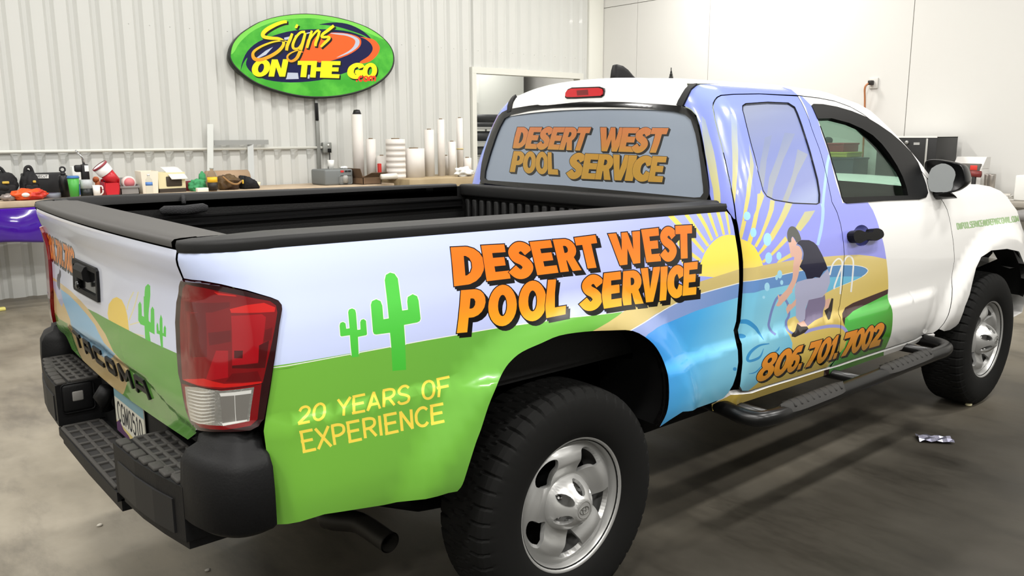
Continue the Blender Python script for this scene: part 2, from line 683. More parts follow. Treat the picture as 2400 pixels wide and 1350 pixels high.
# thin capitals as centre lines
SK = {
    '0': [[(.5, 1), (.15, .85), (.05, .5), (.15, .15), (.5, 0), (.85, .15), (.95, .5), (.85, .85), (.5, 1)]],
    '1': [[(.2, .82), (.55, 1), (.55, 0)]], '2': [[(.08, .78), (.25, .97), (.6, 1), (.88, .84), (.85, .6), (.5, .3), (.05, .03)], [(.03, 0), (1, 0)]],
    '5': [[(.9, 1), (.2, 1), (.12, .55)], [(.12, .57), (.5, .64), (.9, .5), (.92, .2), (.6, 0), (.2, .02), (.02, .16)]],
    'Y': [[(0, 1), (.5, .46), (1, 1)], [(.5, .46), (.5, 0)]], 'E': [[(.08, 0), (.08, 1)], [(0, 1), (.95, 1)], [(0, .52), (.85, .52)], [(0, 0), (.98, 0)]],
    'A': [[(0, 0), (.5, 1), (1, 0)], [(.2, .3), (.8, .3)]], 'R': [[(.08, 0), (.08, 1)], [(0, 1), (.55, 1), (.9, .9), (.92, .65), (.6, .5), (.1, .48)], [(.5, .48), (.98, 0)]],
    'S': [[(.92, .85), (.7, .99), (.35, .99), (.1, .8), (.2, .6), (.6, .48), (.92, .32), (.85, .08), (.5, 0), (.2, .03), (.02, .18)]],
    'O': [[(.5, 1), (.15, .87), (.03, .5), (.15, .13), (.5, 0), (.85, .13), (.97, .5), (.85, .87), (.5, 1)]],
    'F': [[(.08, 0), (.08, 1)], [(0, 1), (.98, 1)], [(0, .5), (.88, .5)]], 'X': [[(0, 1), (1, 0)], [(0, 0), (1, 1)]],
    'P': [[(.08, 0), (.08, 1)], [(0, 1), (.55, 1), (.92, .88), (.92, .6), (.55, .46), (.1, .46)]], 'I': [[(.5, 0), (.5, 1)]],
    'N': [[(.08, 0), (.08, 1), (.92, 0), (.92, 1)]], 'C': [[(.95, .85), (.7, 1), (.35, .97), (.08, .75), (.03, .5), (.08, .25), (.35, .03), (.7, 0), (.95, .15)]],
    'D': [[(.08, 0), (.08, 1)], [(0, 1), (.5, 1), (.88, .82), (.97, .5), (.88, .18), (.5, 0), (0, 0)]], 'W': [[(0, 1), (.25, 0), (.5, .9), (.75, 0), (1, 1)]],
    'L': [[(.08, 1), (.08, 0)], [(0, 0), (.95, 0)]], 'V': [[(0, 1), (.5, 0), (1, 1)]], 'G': [[(.95, .85), (.7, 1), (.35, .97), (.08, .75), (.03, .5), (.08, .25), (.35, .03), (.7, 0), (.95, .12), (.95, .46), (.55, .46)]],
    'M': [[(.04, 0), (.08, 1), (.5, .15), (.92, 1), (.96, 0)]], '@': [[(.7, .3), (.45, .3), (.35, .5), (.5, .7), (.7, .6), (.7, .3), (.95, .4), (.9, .8), (.5, 1), (.1, .8), (.03, .4), (.3, .02), (.8, .05)]],
    'T': [[(0, 1), (1, 1)], [(.5, 1), (.5, 0)]], 'U': [[(.08, 1), (.08, .2), (.5, 0), (.92, .2), (.92, 1)]], '.': [[(.3, 0), (.7, 0)]], '-': [[(.1, .5), (.9, .5)]],
    'c': [[(.9, .5), (.5, .62), (.1, .4), (.1, .2), (.5, 0), (.9, .12)]], 'o': [[(.5, .62), (.08, .45), (.08, .15), (.5, 0), (.92, .15), (.92, .45), (.5, .62)]],
    'm': [[(.06, 0), (.06, .6)], [(.06, .5), (.28, .62), (.48, .5), (.48, 0)], [(.48, .5), (.7, .62), (.93, .5), (.93, 0)]],
}
STRAIGHT = set('EFHILTVWXYZNMKA1.-')


def bil(quad, x, y):
    """quad = top-left, top-right, bottom-right, bottom-left"""
    tl, tr, br, bl = [np.asarray(q, float) for q in quad]
    return tuple((bl * (1 - x) + br * x) * (1 - y) + (tl * (1 - x) + tr * x) * y)


def glyph(ch, quad):
    return [([bil(quad, x, y) for x, y in o], [[bil(quad, x, y) for x, y in h] for h in hs]) for o, hs in HV[ch]]


def subquad(q, a, b):
    return [bil(q, a, 1), bil(q, b, 1), bil(q, b, 0), bil(q, a, 0)]


def heavy(word, quad, spans):
    out = []
    for ch, (a, b) in zip(word, spans):
        out += glyph(ch, subquad(quad, a, b))
    return out


def thin(text, quad, widths=None, gap=0.22, w=0.16, narrow=1.0):
    """skeleton lettering: returns polygons; w = stroke as a share of the height"""
    ws = [({'I': .2, '.': .25, '1': .45, ' ': .45, 'M': 1.15, 'W': 1.2, '-': .5, 'm': 1.3}.get(c, .8) if widths is None else widths[i]) for i, c in enumerate(text)]
    tot = sum(ws) + gap * (len(text) - 1)
    x = 0
    h = np.linalg.norm((np.asarray(quad[0]) + quad[1]) - np.asarray(quad[2]) - quad[3]) / 2
    out = []
    for c, wd in zip(text, ws):
        if c != ' ':
            q = subquad(quad, x / tot, (x + wd) / tot)
            for st in SK[c]:
                st = [(a, w / 2 + b * (1 - w)) for a, b in st]
                pts = [bil(q, a, b) for a, b in st]
                closed = len(st) > 4 and st[0] == st[-1]
                if c not in STRAIGHT and len(pts) > 2:
                    pts = spline(pts[:-1], 4, True) + [pts[0]] if closed else spline(pts, 4)
                if closed or (c not in STRAIGHT):
                    out.append((ribbon(pts, w * h, 1), []))
                else:
                    for a, b in zip(pts, pts[1:]):
                        out.append((ribbon([a, b], w * h, 1, cap=w * h * .25), []))
        x += wd + gap
    return out


def grown(polys, d, shift=(0, 0)):
    r = []
    for o, hs in polys:
        o2 = [(x + shift[0], y + shift[1]) for x, y in offset_poly(o, d)]
        r.append((o2, [[(x + shift[0], y + shift[1]) for x, y in offset_poly(h, -d)] for h in hs]))
    return r


def px2uv(surf, polys, lower=0.0):
    """pixel polygons -> surface polygons"""
    if not polys:
        return []
    flat = []
    for o, hs in polys:
        flat += list(o)
        for h in hs:
            flat += list(h)
    uv = surf.inv(flat)
    out, k = [], 0
    for o, hs in polys:
        a = uv[k:k + len(o)]; k += len(o)
        bs = []
        for h in hs:
            bs.append(uv[k:k + len(h)]); k += len(h)
        out.append((a, bs))
    return out
# ------------------------------------------------------------------ the workshop: floor, walls, ceiling
YW, XW = 6.38, 7.71            # long corrugated wall, short panelled wall
XB, YB = -6.0, -8.0
C_FLOOR = bpy.data.materials.new('concrete')
C_FLOOR.use_nodes = True
nt = C_FLOOR.node_tree
b = nt.nodes['Principled BSDF']
tc = nt.nodes.new('ShaderNodeTexCoord')


def noise_node(scale, detail, rough, stretch=None):
    n = nt.nodes.new('ShaderNodeTexNoise')
    n.inputs['Scale'].default_value = scale
    n.inputs['Detail'].default_value = detail
    n.inputs['Roughness'].default_value = rough
    if stretch:
        mp = nt.nodes.new('ShaderNodeMapping')
        mp.inputs['Scale'].default_value = stretch
        mp.inputs['Rotation'].default_value = (0, 0, .5)
        nt.links.new(tc.outputs['Object'], mp.inputs['Vector'])
        nt.links.new(mp.outputs['Vector'], n.inputs['Vector'])
    else:
        nt.links.new(tc.outputs['Object'], n.inputs['Vector'])
    return n


def ramp_node(src, stops):
    r = nt.nodes.new('ShaderNodeValToRGB')
    el = r.color_ramp.elements
    while len(el) < len(stops):
        el.new(.5)
    for e, (t, c) in zip(el, stops):
        e.position = t
        e.color = lin(c) if len(c) == 3 else (c[0],) * 3 + (1,)
    nt.links.new(src, r.inputs['Fac'])
    return r


n1 = noise_node(.55, 7, .62)
r1 = ramp_node(n1.outputs['Fac'], [(.30, (78, 71, 60)), (.45, (102, 96, 84)), (.58, (118, 112, 100)), (.75, (90, 83, 71))])
n2 = noise_node(2.2, 8, .7, (1.0, .35, 1))
r2 = ramp_node(n2.outputs['Fac'], [(.34, (0.5,) * 2), (.50, (1.0,) * 2), (.66, (1.2,) * 2)])
mx = nt.nodes.new('ShaderNodeMix'); mx.data_type = 'RGBA'; mx.blend_type = 'MULTIPLY'
mx.inputs[0].default_value = 0.85
nt.links.new(r1.outputs['Color'], mx.inputs[6]); nt.links.new(r2.outputs['Color'], mx.inputs[7])
n3 = noise_node(1.1, 4, .5)
r3 = ramp_node(n3.outputs['Fac'], [(.60, (1.0,) * 2), (.70, (.70,) * 2)])
m2 = nt.nodes.new('ShaderNodeMix'); m2.data_type = 'RGBA'; m2.blend_type = 'MULTIPLY'
m2.inputs[0].default_value = 0.8
nt.links.new(mx.outputs[2], m2.inputs[6]); nt.links.new(r3.outputs['Color'], m2.inputs[7])
# shade painted into the concrete colour round and right of the truck, ragged edge
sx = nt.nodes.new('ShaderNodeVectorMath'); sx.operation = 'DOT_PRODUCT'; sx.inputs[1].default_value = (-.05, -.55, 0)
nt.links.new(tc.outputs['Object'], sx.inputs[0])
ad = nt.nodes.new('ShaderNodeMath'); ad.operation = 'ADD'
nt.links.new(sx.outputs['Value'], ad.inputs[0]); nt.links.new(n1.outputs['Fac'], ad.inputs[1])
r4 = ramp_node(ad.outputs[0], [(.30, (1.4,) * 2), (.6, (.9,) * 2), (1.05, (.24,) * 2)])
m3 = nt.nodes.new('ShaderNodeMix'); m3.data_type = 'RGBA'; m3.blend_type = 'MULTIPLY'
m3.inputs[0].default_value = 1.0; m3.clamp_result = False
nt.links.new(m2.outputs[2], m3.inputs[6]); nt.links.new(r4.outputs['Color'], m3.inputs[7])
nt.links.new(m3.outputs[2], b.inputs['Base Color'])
rr = ramp_node(n2.outputs['Fac'], [(.3, (.34,) * 2), (.7, (.62,) * 2)])
nt.links.new(rr.outputs['Color'], b.inputs['Roughness'])
b.inputs['Specular IOR Level'].default_value = .3
bp_ = nt.nodes.new('ShaderNodeBump'); bp_.inputs['Strength'].default_value = .12; bp_.inputs['Distance'].default_value = .01
nt.links.new(n2.outputs['Fac'], bp_.inputs['Height']); nt.links.new(bp_.outputs['Normal'], b.inputs['Normal'])

C_WALLM = mat('white_metal_wall', (200, 201, 197), .42, .0, .1)
C_WALLP = mat('white_wall_panel', (212, 211, 207), .5)
C_CEIL = mat('grey_ceiling', (128, 128, 126), .7)
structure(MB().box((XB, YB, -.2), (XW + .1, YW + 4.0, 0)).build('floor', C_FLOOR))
structure(MB().box((XB, YB, CEIL), (XW + .1, YW + .2, CEIL + .1)).build('ceiling', C_CEIL))
structure(MB().box((XB - .1, YB, 0), (XB, YW + .2, CEIL)).build('wall_back', mat('back_wall_grey', (190, 190, 186), .6)))
structure(MB().box((XB, YB - .1, 0), (XW + .1, YB, CEIL)).build('wall_near', C_CEIL))
# corrugated wall with the opening
DX0, DX1, DZ = 5.24, 7.22, 2.345
PER = .2


def wall_profile(x0, x1):
    pts = []
    k0, k1 = int(math.floor(x0 / PER)) - 1, int(math.ceil(x1 / PER)) + 1
    for k in range(k0, k1):
        b0 = k * PER + .06
        for dx, dy in ((0, 0), (.105, 0), (.135, .034), (.170, .034)):
            pts.append((b0 + dx, YW + dy))
    return [p for p in pts if x0 < p[0] < x1]


m = MB()
for x0, x1, z0, z1 in ((XB, DX0, 0, CEIL), (DX0, 7.40, DZ, CEIL)):
    p = [(x0, YW)] + wall_profile(x0, x1) + [(x1, YW)]
    m.grid([[(x, y, z) for z in (z0, z1)] for x, y in p], smooth=False)
m.box((DX1, YW, 0), (7.40, YW + .02, DZ))
for kx in np.arange(0.8, 7.3, .2):
    m.lathe([(0, 0), (.006, 0), (.005, .004), (0, .005)], 8, T(kx + .06 + .057, YW, 2.62 if kx < 5 else 2.62) @ Rm(PI / 2, 'X'))
structure(m.build('wall_left', C_WALLM))
# panelled end wall: separate sheets with thin dark joints
m = MB()
ys = [YB, -4.0, -1.0, 1.735, 4.44, 5.71, YW + .1]
for y0, y1 in zip(ys, ys[1:]):
    m.box((XW, y0 + .004, 0), (XW + .03, y1 - .004, 3.37 if y0 > 4.4 else CEIL))
    if y0 > 4.4:
        m.box((XW, y0 + .004, 3.378), (XW + .03, y1 - .004, CEIL))
structure(m.build('wall_right', C_WALLP))
structure(MB().box((XW + .012, YB, 0), (XW + .04, YW + .1, CEIL)).build('trim_1', mat('joint_grey', (120, 116, 108), .8)))
structure(MB().box((7.40, YW - .012, 0), (7.70, YW + .05, CEIL), .004).box((7.385, YW - .02, 0), (7.402, YW + .03, CEIL)).build('trim_2', mat('white_flashing', (222, 222, 214), .45)))
# ------------------------------------------------------------------ the pickup: surfaces of its body
WB = 3.236           # wheelbase
HUB = 0.376
SIDE = [(.40, .782), (.48, .820), (.54, .850), (.60, .869), (.68, .881), (.74, .884), (.80, .886), (.90, .892), (1.0, .894), (1.08, .890), (1.15, .879),
        (1.21, .868), (1.273, .850), (1.35, .822), (1.42, .794), (1.50, .755), (1.573, .718), (1.625, .683), (1.672, .632), (1.703, .579), (1.717, .520), (1.728, .42), (1.735, .30)]


def half_width(x, v):
    w = curve(SIDE, v)
    zc = .868 - .116 * sstep(-.5, .4, x)          # the lower flank stands out below a pressed line
    w = w + .013 * (1 - sstep(zc - .014, zc + .016, v)) * (1 - sstep(2.42, 2.58, x))
    for cx in (0.0, WB):
        r = np.hypot((x - cx) * 0.98, np.maximum(v - HUB, 0) * 1.0)
        w = w + 0.042 * (1 - sstep(.56, .68, r)) * (1 - sstep(1.02, 1.12, v))
    w = w - 0.9 * np.maximum(np.asarray(x, float) - 3.68, 0) ** 2
    return w


XR = [(.50, -1.00), (.66, -1.02), (.72, -1.04), (.77, -1.060), (.82, -1.070), (.90, -1.080), (1.0, -1.078), (1.10, -1.075), (1.15, -1.075), (1.185, -1.080),
      (1.22, -1.091), (1.25, -1.097), (1.275, -1.093), (1.30, -1.083)]
US, UC = 0.72, 0.92          # where the corner starts and ends along u
XS = -0.90


def bed_P(u, v):
    u, v = np.asarray(u, float), np.asarray(v, float)
    xr = curve(XR, v)
    au = np.abs(u)
    s = np.sign(u)
    th = np.clip((au - US) / (UC - US), 0, 1) * PI / 2
    xside = XS + np.maximum(au - UC, 0)
    hw = half_width(xside, v)
    y = np.where(au < US, au, US + (hw - US) * np.sin(th))
    vc = curve([(0, .907), (.25, .897), (.40, .890), (.50, .862), (.60, .838), (.70, .825), (.9, .825)], au)       # the pressed crease above the name
    xr = xr + .013 * sstep(-.006, .022, vc - v) * (1 - sstep(.66, .72, au)) * sstep(.70, .80, v)
    x = np.where(au < US, xr - 0.023 * (1 - (au / US) ** 2), np.where(au < UC, xr + (XS - xr) * (1 - np.cos(th)), xside))
    return np.stack([x, -s * y, v], -1)


def bed_out(u, v):
    return np.stack([np.where(np.abs(u) < UC, -1.0, 0.0) * np.ones_like(v), -np.sign(u) * (np.abs(u) > US), 0 * v], -1)


XC = [(1.10, .875), (1.29, .893), (1.45, .912), (1.63, .936), (1.67, .952), (1.707, .987), (1.72, 1.02), (1.735, 1.10)]
HC = [(1.10, .715), (1.29, .703), (1.40, .665), (1.50, .612), (1.58, .553), (1.63, .520), (1.66, .512), (1.707, .505), (1.735, .28)]
U1, U2 = 0.70, 0.88


def cab_P(u, v):
    u, v = np.asarray(u, float), np.asarray(v, float)
    xc, h = curve(XC, v), curve(HC, v)
    au, s = np.abs(u), np.sign(u)
    th = np.clip((au - U1) / (U2 - U1), 0, 1) * PI / 2
    x = np.where(au < U1, xc - 0.03 * (1 - (au / U1) ** 2), xc + 0.10 * (1 - np.cos(th)) + np.maximum(au - U2, 0))
    hw = half_width(x, v)
    y = np.where(au < U1, h * au / U1, h + (hw - h) * np.sin(th))
    return np.stack([x, -s * y, v], -1)


def cab_out(u, v):
    return np.stack([np.where(np.abs(u) < U2, -1.0, 0.0) * np.ones_like(v), -np.sign(u) * (np.abs(u) > U1), 0.3 * (v > 1.6)], -1)


GATE = Surf(bed_P, (-.74, .74), (.55, 1.30), bed_out)
BED = Surf(bed_P, (.71, 2.05), (.40, 1.30), bed_out)
CABR = Surf(cab_P, (-.88, .80), (1.15, 1.735), cab_out)
CAB = Surf(cab_P, (.70, 4.3), (.40, 1.735), cab_out, 260, 90)

# ------------------------------------------------------------------ colours of the printed wrap and of the trim
C_PAINT = mat('white_paint', (242, 241, 238), 0.2, 0, 0.6)
C_BEDSKY = grad('wrap_bed_sky', ramp((-1.0, -.9, 1.05), (.85, -.9, 1.15)), [(0, (205, 217, 250)), (.45, (193, 202, 250)), (.75, (172, 180, 246)), (1, (152, 160, 240))])
C_CABSKY = grad('wrap_cab_sky', ramp((1.2, -.8, 1.7), (1.3, -.9, .9)), [(0, (138, 154, 230)), (.5, (142, 152, 236)), (1, (150, 152, 240))])
C_GATESKY = grad('wrap_tailgate_sky', ramp((-1.0, .7, 1.1), (-1.0, -.7, 1.0)), [(0, (196, 200, 222)), (.4, (214, 216, 224)), (1, (212, 218, 240))])
C_RAY = grad('wrap_sun_ray', ramp((.9, -.9, 1.12), (1.2, -.75, 1.62)), [(0, (234, 214, 104)), (.35, (208, 202, 136)), (.75, (160, 174, 196)), (1, (140, 154, 230))])
C_SUN = grad('wrap_sun', ramp((.8, -.9, 1.18), (.8, -.9, 1.0)), [(0, (246, 218, 90)), (.6, (250, 226, 86)), (1, (250, 222, 120))])
C_SAND = grad('wrap_sand', ramp((.8, -.9, 1.02), (.9, -.9, .52)), [(0, (206, 186, 120)), (.5, (226, 204, 128)), (1, (214, 186, 88))])
C_RIM = grad('wrap_pool_rim', ramp((.3, -.9, .95), (1.6, -.9, .95)), [(0, (146, 164, 218)), (.5, (104, 146, 204)), (1, (94, 146, 196))])
C_POOL = grad('wrap_pool_water', ramp((.35, -.9, .92), (.95, -.9, .62)), [(0, (58, 150, 234)), (.35, (76, 176, 238)), (.65, (124, 202, 236)), (1, (132, 204, 230))])
C_POOL2 = grad('wrap_far_water', ramp((.85, -.9, .95), (1.2, -.9, .6)), [(0, (112, 192, 228)), (.5, (140, 208, 230)), (1, (112, 190, 224))])
C_GREEN = grad('wrap_grass', ramp((-.7, -.9, .62), (-.3, -.9, 1.0)), [(0, (118, 182, 64)), (1, (106, 176, 68))])
C_GRASS = grad('wrap_garden', ramp((1.75, -.9, .85), (1.9, -.9, .55)), [(0, (84, 196, 84)), (.5, (84, 186, 74)), (1, (76, 150, 44))])
C_CACT = grad('wrap_cactus', ramp((-.3, -.9, 1.1), (-.3, -.9, .82)), [(0, (86, 204, 76)), (1, (62, 180, 44))])
C_LET = grad('wrap_lettering', ramp((0, -.9, 1.17), (0, -.9, .95)), [(0, (244, 118, 24)), (.45, (249, 138, 30)), (1, (255, 190, 44))])
C_DIG = grad('wrap_digits', ramp((1.4, -.9, .72), (1.4, -.9, .56)), [(0, (240, 140, 36)), (1, (226, 156, 50))])
C_INK = wrap('wrap_black', (9, 8, 8))
C_YEL = wrap('wrap_yellow', (252, 222, 84))
C_WHITE = wrap('wrap_white', (240, 240, 236))
C_BUB = wrap('wrap_bubble', (164, 220, 244))
C_HAIR = wrap('wrap_cap', (84, 86, 84)); C_SKIN = wrap('wrap_skin', (224, 178, 160)); C_NAVY = wrap('wrap_vest', (11, 12, 48))
C_PANT = wrap('wrap_trousers', (174, 176, 204)); C_LEG = wrap('wrap_far_leg', (128, 118, 150)); C_SHOE = wrap('wrap_shoe', (46, 40, 38))
C_HOSE = wrap('wrap_hose', (120, 138, 196)); C_HOSE2 = wrap('wrap_ground_hose', (160, 162, 222)); C_WAVE = wrap('wrap_wave', (58, 146, 204)); C_STREAM = wrap('wrap_stream', (170, 206, 246))
C_BROWN = wrap('wrap_brown', (66, 40, 38)); C_MAIL = wrap('wrap_green_letters', (150, 184, 128))
C_BLK = mat('black_plastic', (13, 13, 14), 0.55, bump=(160, .25, .002), spec=.28)
C_GLOSS = mat('gloss_black', (9, 9, 10), 0.14, 0, .5)
C_WBLK = mat('window_black', (12, 12, 13), .42, spec=.3)
C_RUB = mat('black_rubber', (12, 12, 12), 0.62)
C_DARK = mat('dark_void', (8, 8, 8), 0.9, spec=0.1)
C_CAP = mat('grey_cap_plastic', (58, 56, 54), 0.55, bump=(220, .2, .001))
C_RAIL = mat('bed_rail_plastic', (26, 26, 26), 0.55, spec=.35, bump=(220, .2, .001))
C_LINER = mat('bed_liner', (12, 12, 12), 0.6, bump=(120, .5, .002))
C_FILM = mat('perforated_window_film', (140, 151, 166), 0.3, 0, 0.3)
C_WLET = grad('film_lettering', ramp((.93, 0, 1.55), (.9, 0, 1.36)), [(0, (196, 114, 66)), (.45, (190, 124, 58)), (.6, (184, 136, 48)), (1, (176, 134, 44))])
C_SFILM = grad('side_window_film', ramp((1.2, -.7, 1.63), (1.3, -.85, 1.25)), [(0, (154, 162, 188)), (.5, (130, 142, 198)), (.85, (136, 146, 200)), (1, (160, 172, 214))], 0.12, .8)
C_SRAY = grad('side_film_ray', ramp((1.2, -.7, 1.66), (1.3, -.85, 1.25)), [(0, (150, 158, 190)), (.4, (138, 149, 184)), (1, (168, 172, 168))], 0.12, .8)
C_GLASS = bpy.data.materials.new('tinted_glass')
C_GLASS.use_nodes = True
_n = C_GLASS.node_tree
_t = _n.nodes.new('ShaderNodeBsdfTransparent'); _t.inputs[0].default_value = lin((214, 230, 222))
_g = _n.nodes.new('ShaderNodeBsdfGlossy'); _g.inputs['Roughness'].default_value = .01
_m = _n.nodes.new('ShaderNodeMixShader')
_m.inputs[0].default_value = .07; _n.links.new(_t.outputs[0], _m.inputs[1]); _n.links.new(_g.outputs[0], _m.inputs[2])
_n.links.new(_m.outputs[0], _n.nodes['Material Output'].inputs['Surface'])

truck = thing('pickup_truck', 'white pickup truck with a pool company advertising wrap, parked across the shop floor', 'truck')


def U(s, pts):
    return s.inv(pts)


def L(s, mi, px):
    """one layer of plain polygons in pixels"""
    return (mi, px2uv(s, [(p, []) for p in px]))


# ------------------------------------------------------------------ right bed side
RAILEDGE = [(440, 580), (500, 583), (560, 577), (700, 563), (900, 546), (1100, 529), (1300, 514), (1500, 502), (1640, 493), (1698, 489)]
SEAM_BED = [(1713, 505), (1720, 530), (1727, 572), (1732, 613), (1733, 664), (1729, 716), (1726, 753), (1720, 774), (1723, 790), (1730, 821), (1731, 849), (1726, 879), (1718, 903), (1707, 921), (1695, 934)]
ARCH = [(1544, 1003), (1561, 970), (1567, 935), (1566, 891), (1559, 860), (1544, 826), (1522, 799), (1483, 777), (1430, 776), (1370, 779), (1312, 788), (1269, 806), (1225, 826), (1199, 847), (1181, 871), (1164, 909), (1146, 952),
        (1129, 1005), (1116, 1040), (1098, 1097), (1085, 1136), (1072, 1153)]
LAMP_R = zz(ZF, [(740, 1180), (770, 1000), (800, 800), (830, 600), (850, 450), (872, 320), (868, 285), (845, 255), (790, 232), (600, 175), (400, 128), (250, 100), (108, 82)])
TAIL_L = [(430, 652), (424, 637), (418, 622), (415, 608), (416, 596), (420, 586)]
bed_out_px = RAILEDGE + SEAM_BED + [(1668, 945), (1640, 955), (1600, 966), (1570, 985)] + spline(ARCH, 3) + [(1050, 1157), (900, 1185), (760, 1207), (640, 1231), (632, 1150), (622, 1060), (615, 1010)] + LAMP_R + TAIL_L
bed_uv = U(BED, bed_out_px)

rays_bed = [zz(ZQ, q) for q in (
    [(0, 310), (110, 305), (330, 540), (500, 730), (690, 960), (660, 1000), (430, 745), (180, 500)],
    [(300, 285), (370, 275), (560, 560), (770, 860), (730, 890), (500, 560), (430, 470)],
    [(510, 262), (585, 258), (730, 510), (840, 760), (800, 790), (690, 560)],
    [(715, 245), (770, 242), (880, 560), (930, 700), (895, 720), (800, 480)],
    [(875, 238), (935, 235), (1010, 500), (1045, 670), (1005, 680), (950, 480)],
    [(1030, 222), (1075, 215), (1110, 420), (1145, 660), (1110, 670), (1080, 480)],
    [(190, 730), (240, 760), (430, 960), (630, 1110), (595, 1150), (420, 1030), (215, 860)],
    [(215, 960), (345, 1150), (300, 1190), (200, 1010)])]
sun_px = zz(ZQ, [(590, 1400), (598, 1280), (610, 1190), (640, 1110), (690, 990), (770, 870), (840, 795), (930, 725), (1010, 690), (1110, 672), (1220, 690), (1350, 755), (1440, 795), (1560, 880), (1630, 1000), (1690, 1130), (1715, 1230), (1720, 1420)])
green_px = [(560, 872), (638, 858), (1000, 797), (1216, 761), (1333, 744), (1462, 729), (1381, 782), (1381, 1320), (560, 1320)]
gline = ribbon([(600, 865), (1000, 797), (1216, 761), (1333, 744), (1470, 728)], 2.0, 1)
sand_bed = zz(ZC, [(2450, 500), (2110, 608), (1750, 740), (1540, 832), (1270, 1000), (1270, 1150), (2450, 1150)])
edge_white = zz(ZC, [(2460, 608), (2400, 623), (2120, 700), (1980, 755), (1850, 825), (1700, 920), (1590, 985), (1560, 1010)])
rim_bed = edge_white + zz(ZC, [(1560, 1700), (2460, 1700)])
water_bed = zz(ZC, [(2460, 715), (2300, 765), (2100, 830), (1900, 915), (1800, 960), (1730, 1010), (1680, 1060), (1680, 1700), (2460, 1700)])


def cactus_big():
    return zz(ZP, [(830, 1295), (815, 1000), (800, 830), (630, 852), (605, 845), (592, 815), (578, 640), (566, 490), (580, 445), (632, 422), (685, 445), (706, 500), (720, 665), (785, 655), (760, 400), (735, 190), (750, 125),
                   (800, 97), (855, 112), (895, 170), (925, 400), (948, 560), (1018, 550), (1008, 450), (1015, 395), (1075, 360), (1130, 385), (1148, 440), (1172, 660), (1160, 690), (1130, 705), (970, 735), (985, 960), (995, 1280)])


def cactus_small():
    return zz(ZP, [(335, 1130), (322, 1000), (312, 860), (210, 875), (195, 865), (186, 745), (195, 710), (228, 697), (258, 715), (268, 782), (308, 775), (290, 580), (300, 548), (338, 533), (375, 550), (386, 590), (402, 795), (440, 790),
                   (437, 700), (450, 672), (480, 663), (508, 685), (520, 845), (510, 860), (410, 880), (415, 1000), (420, 1120)])


LQ = [('D', [(187, 332), (440, 320), (460, 605), (215, 637)]), ('E', [(425, 318), (605, 308), (655, 575), (470, 597)]), ('S', [(625, 300), (800, 290), (850, 560), (665, 580)]),
      ('E', [(803, 290), (968, 275), (1030, 530), (865, 550)]), ('R', [(985, 272), (1150, 262), (1210, 510), (1045, 527)]), ('T', [(1153, 257), (1318, 236), (1375, 486), (1210, 503)]),
      ('W', [(1417, 228), (1665, 205), (1710, 450), (1470, 478)]), ('E', [(1675, 195), (1810, 180), (1830, 440), (1718, 450)]), ('S', [(1818, 180), (1940, 172), (1962, 430), (1838, 442)]), ('T', [(1942, 165), (2072, 158), (2075, 415), (1950, 424)]),
      ('P', [(268, 668), (470, 652), (440, 985), (235, 1003)]), ('O', [(485, 640), (700, 622), (708, 932), (478, 952)]), ('O', [(722, 605), (932, 592), (940, 895), (716, 912)]), ('L', [(948, 587), (1098, 575), (1085, 855), (935, 885)]),
      ('S', [(1214, 557), (1370, 545), (1378, 812), (1205, 828)]), ('E', [(1385, 535), (1515, 520), (1525, 790), (1385, 812)]), ('R', [(1535, 520), (1675, 505), (1695, 770), (1538, 787)]), ('V', [(1672, 497), (1826, 483), (1815, 752), (1668, 768)]),
      ('I', [(1828, 485), (1882, 480), (1870, 745), (1818, 752)]), ('C', [(1885, 482), (2005, 470), (2002, 720), (1882, 737)]), ('E', [(2010, 455), (2118, 443), (2105, 700), (1998, 712)])]
side_letters = []
for ch, q in LQ:
    side_letters += glyph(ch, zz(ZC, q))
years = thin('20 YEARS OF', zz(ZK, [(315, 590), (2140, 208), (2150, 455), (300, 812)]), None, .2, .135) + thin('EXPERIENCE', zz(ZK, [(325, 880), (2068, 535), (2080, 780), (372, 1155)]), None, .2, .135)

bed_letter_layers = []
for ch, q in LQ:
    g_ = glyph(ch, zz(ZC, q))
    bed_letter_layers += [(9, px2uv(BED, grown(g_, 1.6))), (10, px2uv(BED, g_))]
bed_mats = [C_BEDSKY, C_RAY, C_SUN, C_GREEN, C_SAND, C_RIM, C_POOL, C_WHITE, C_CACT, C_INK, C_LET, C_YEL, C_WAVE]
bed_layers = [L(BED, 1, rays_bed), L(BED, 2, [sun_px]), L(BED, 3, [green_px]), L(BED, 7, [gline]), L(BED, 4, [sand_bed]), L(BED, 5, [rim_bed]), L(BED, 7, [ribbon(edge_white, 2.2, 4)]),
              L(BED, 6, [water_bed]), L(BED, 7, [offset_poly(cactus_small(), 1.6), offset_poly(cactus_big(), 1.8)]), L(BED, 3, [[(560, 872), (1000, 798.5), (1010, 797), (1010, 900), (560, 960)]]),
              L(BED, 8, [cactus_small(), cactus_big()]),
              (9, px2uv(BED, grown(side_letters, 2.4) + grown(side_letters, 2.4, (4, 4.5)) + grown(side_letters, 2.2, (8, 9)))), (11, px2uv(BED, years)),
              L(BED, 12, [zz(ZM, ellipse(125, 1040, 25, 24))])]
bed_layers += bed_letter_layers
panel('bed_side', BED, bed_uv, bed_mats, bed_layers, shrink=.002, depth=.03, parent=truck, flange_mat=9)
panel('bed_side', BED, bed_uv, bed_mats, [bed_layers[2]], shrink=.002, depth=.03, parent=truck, mirror=True, step=.05, flange_mat=9)

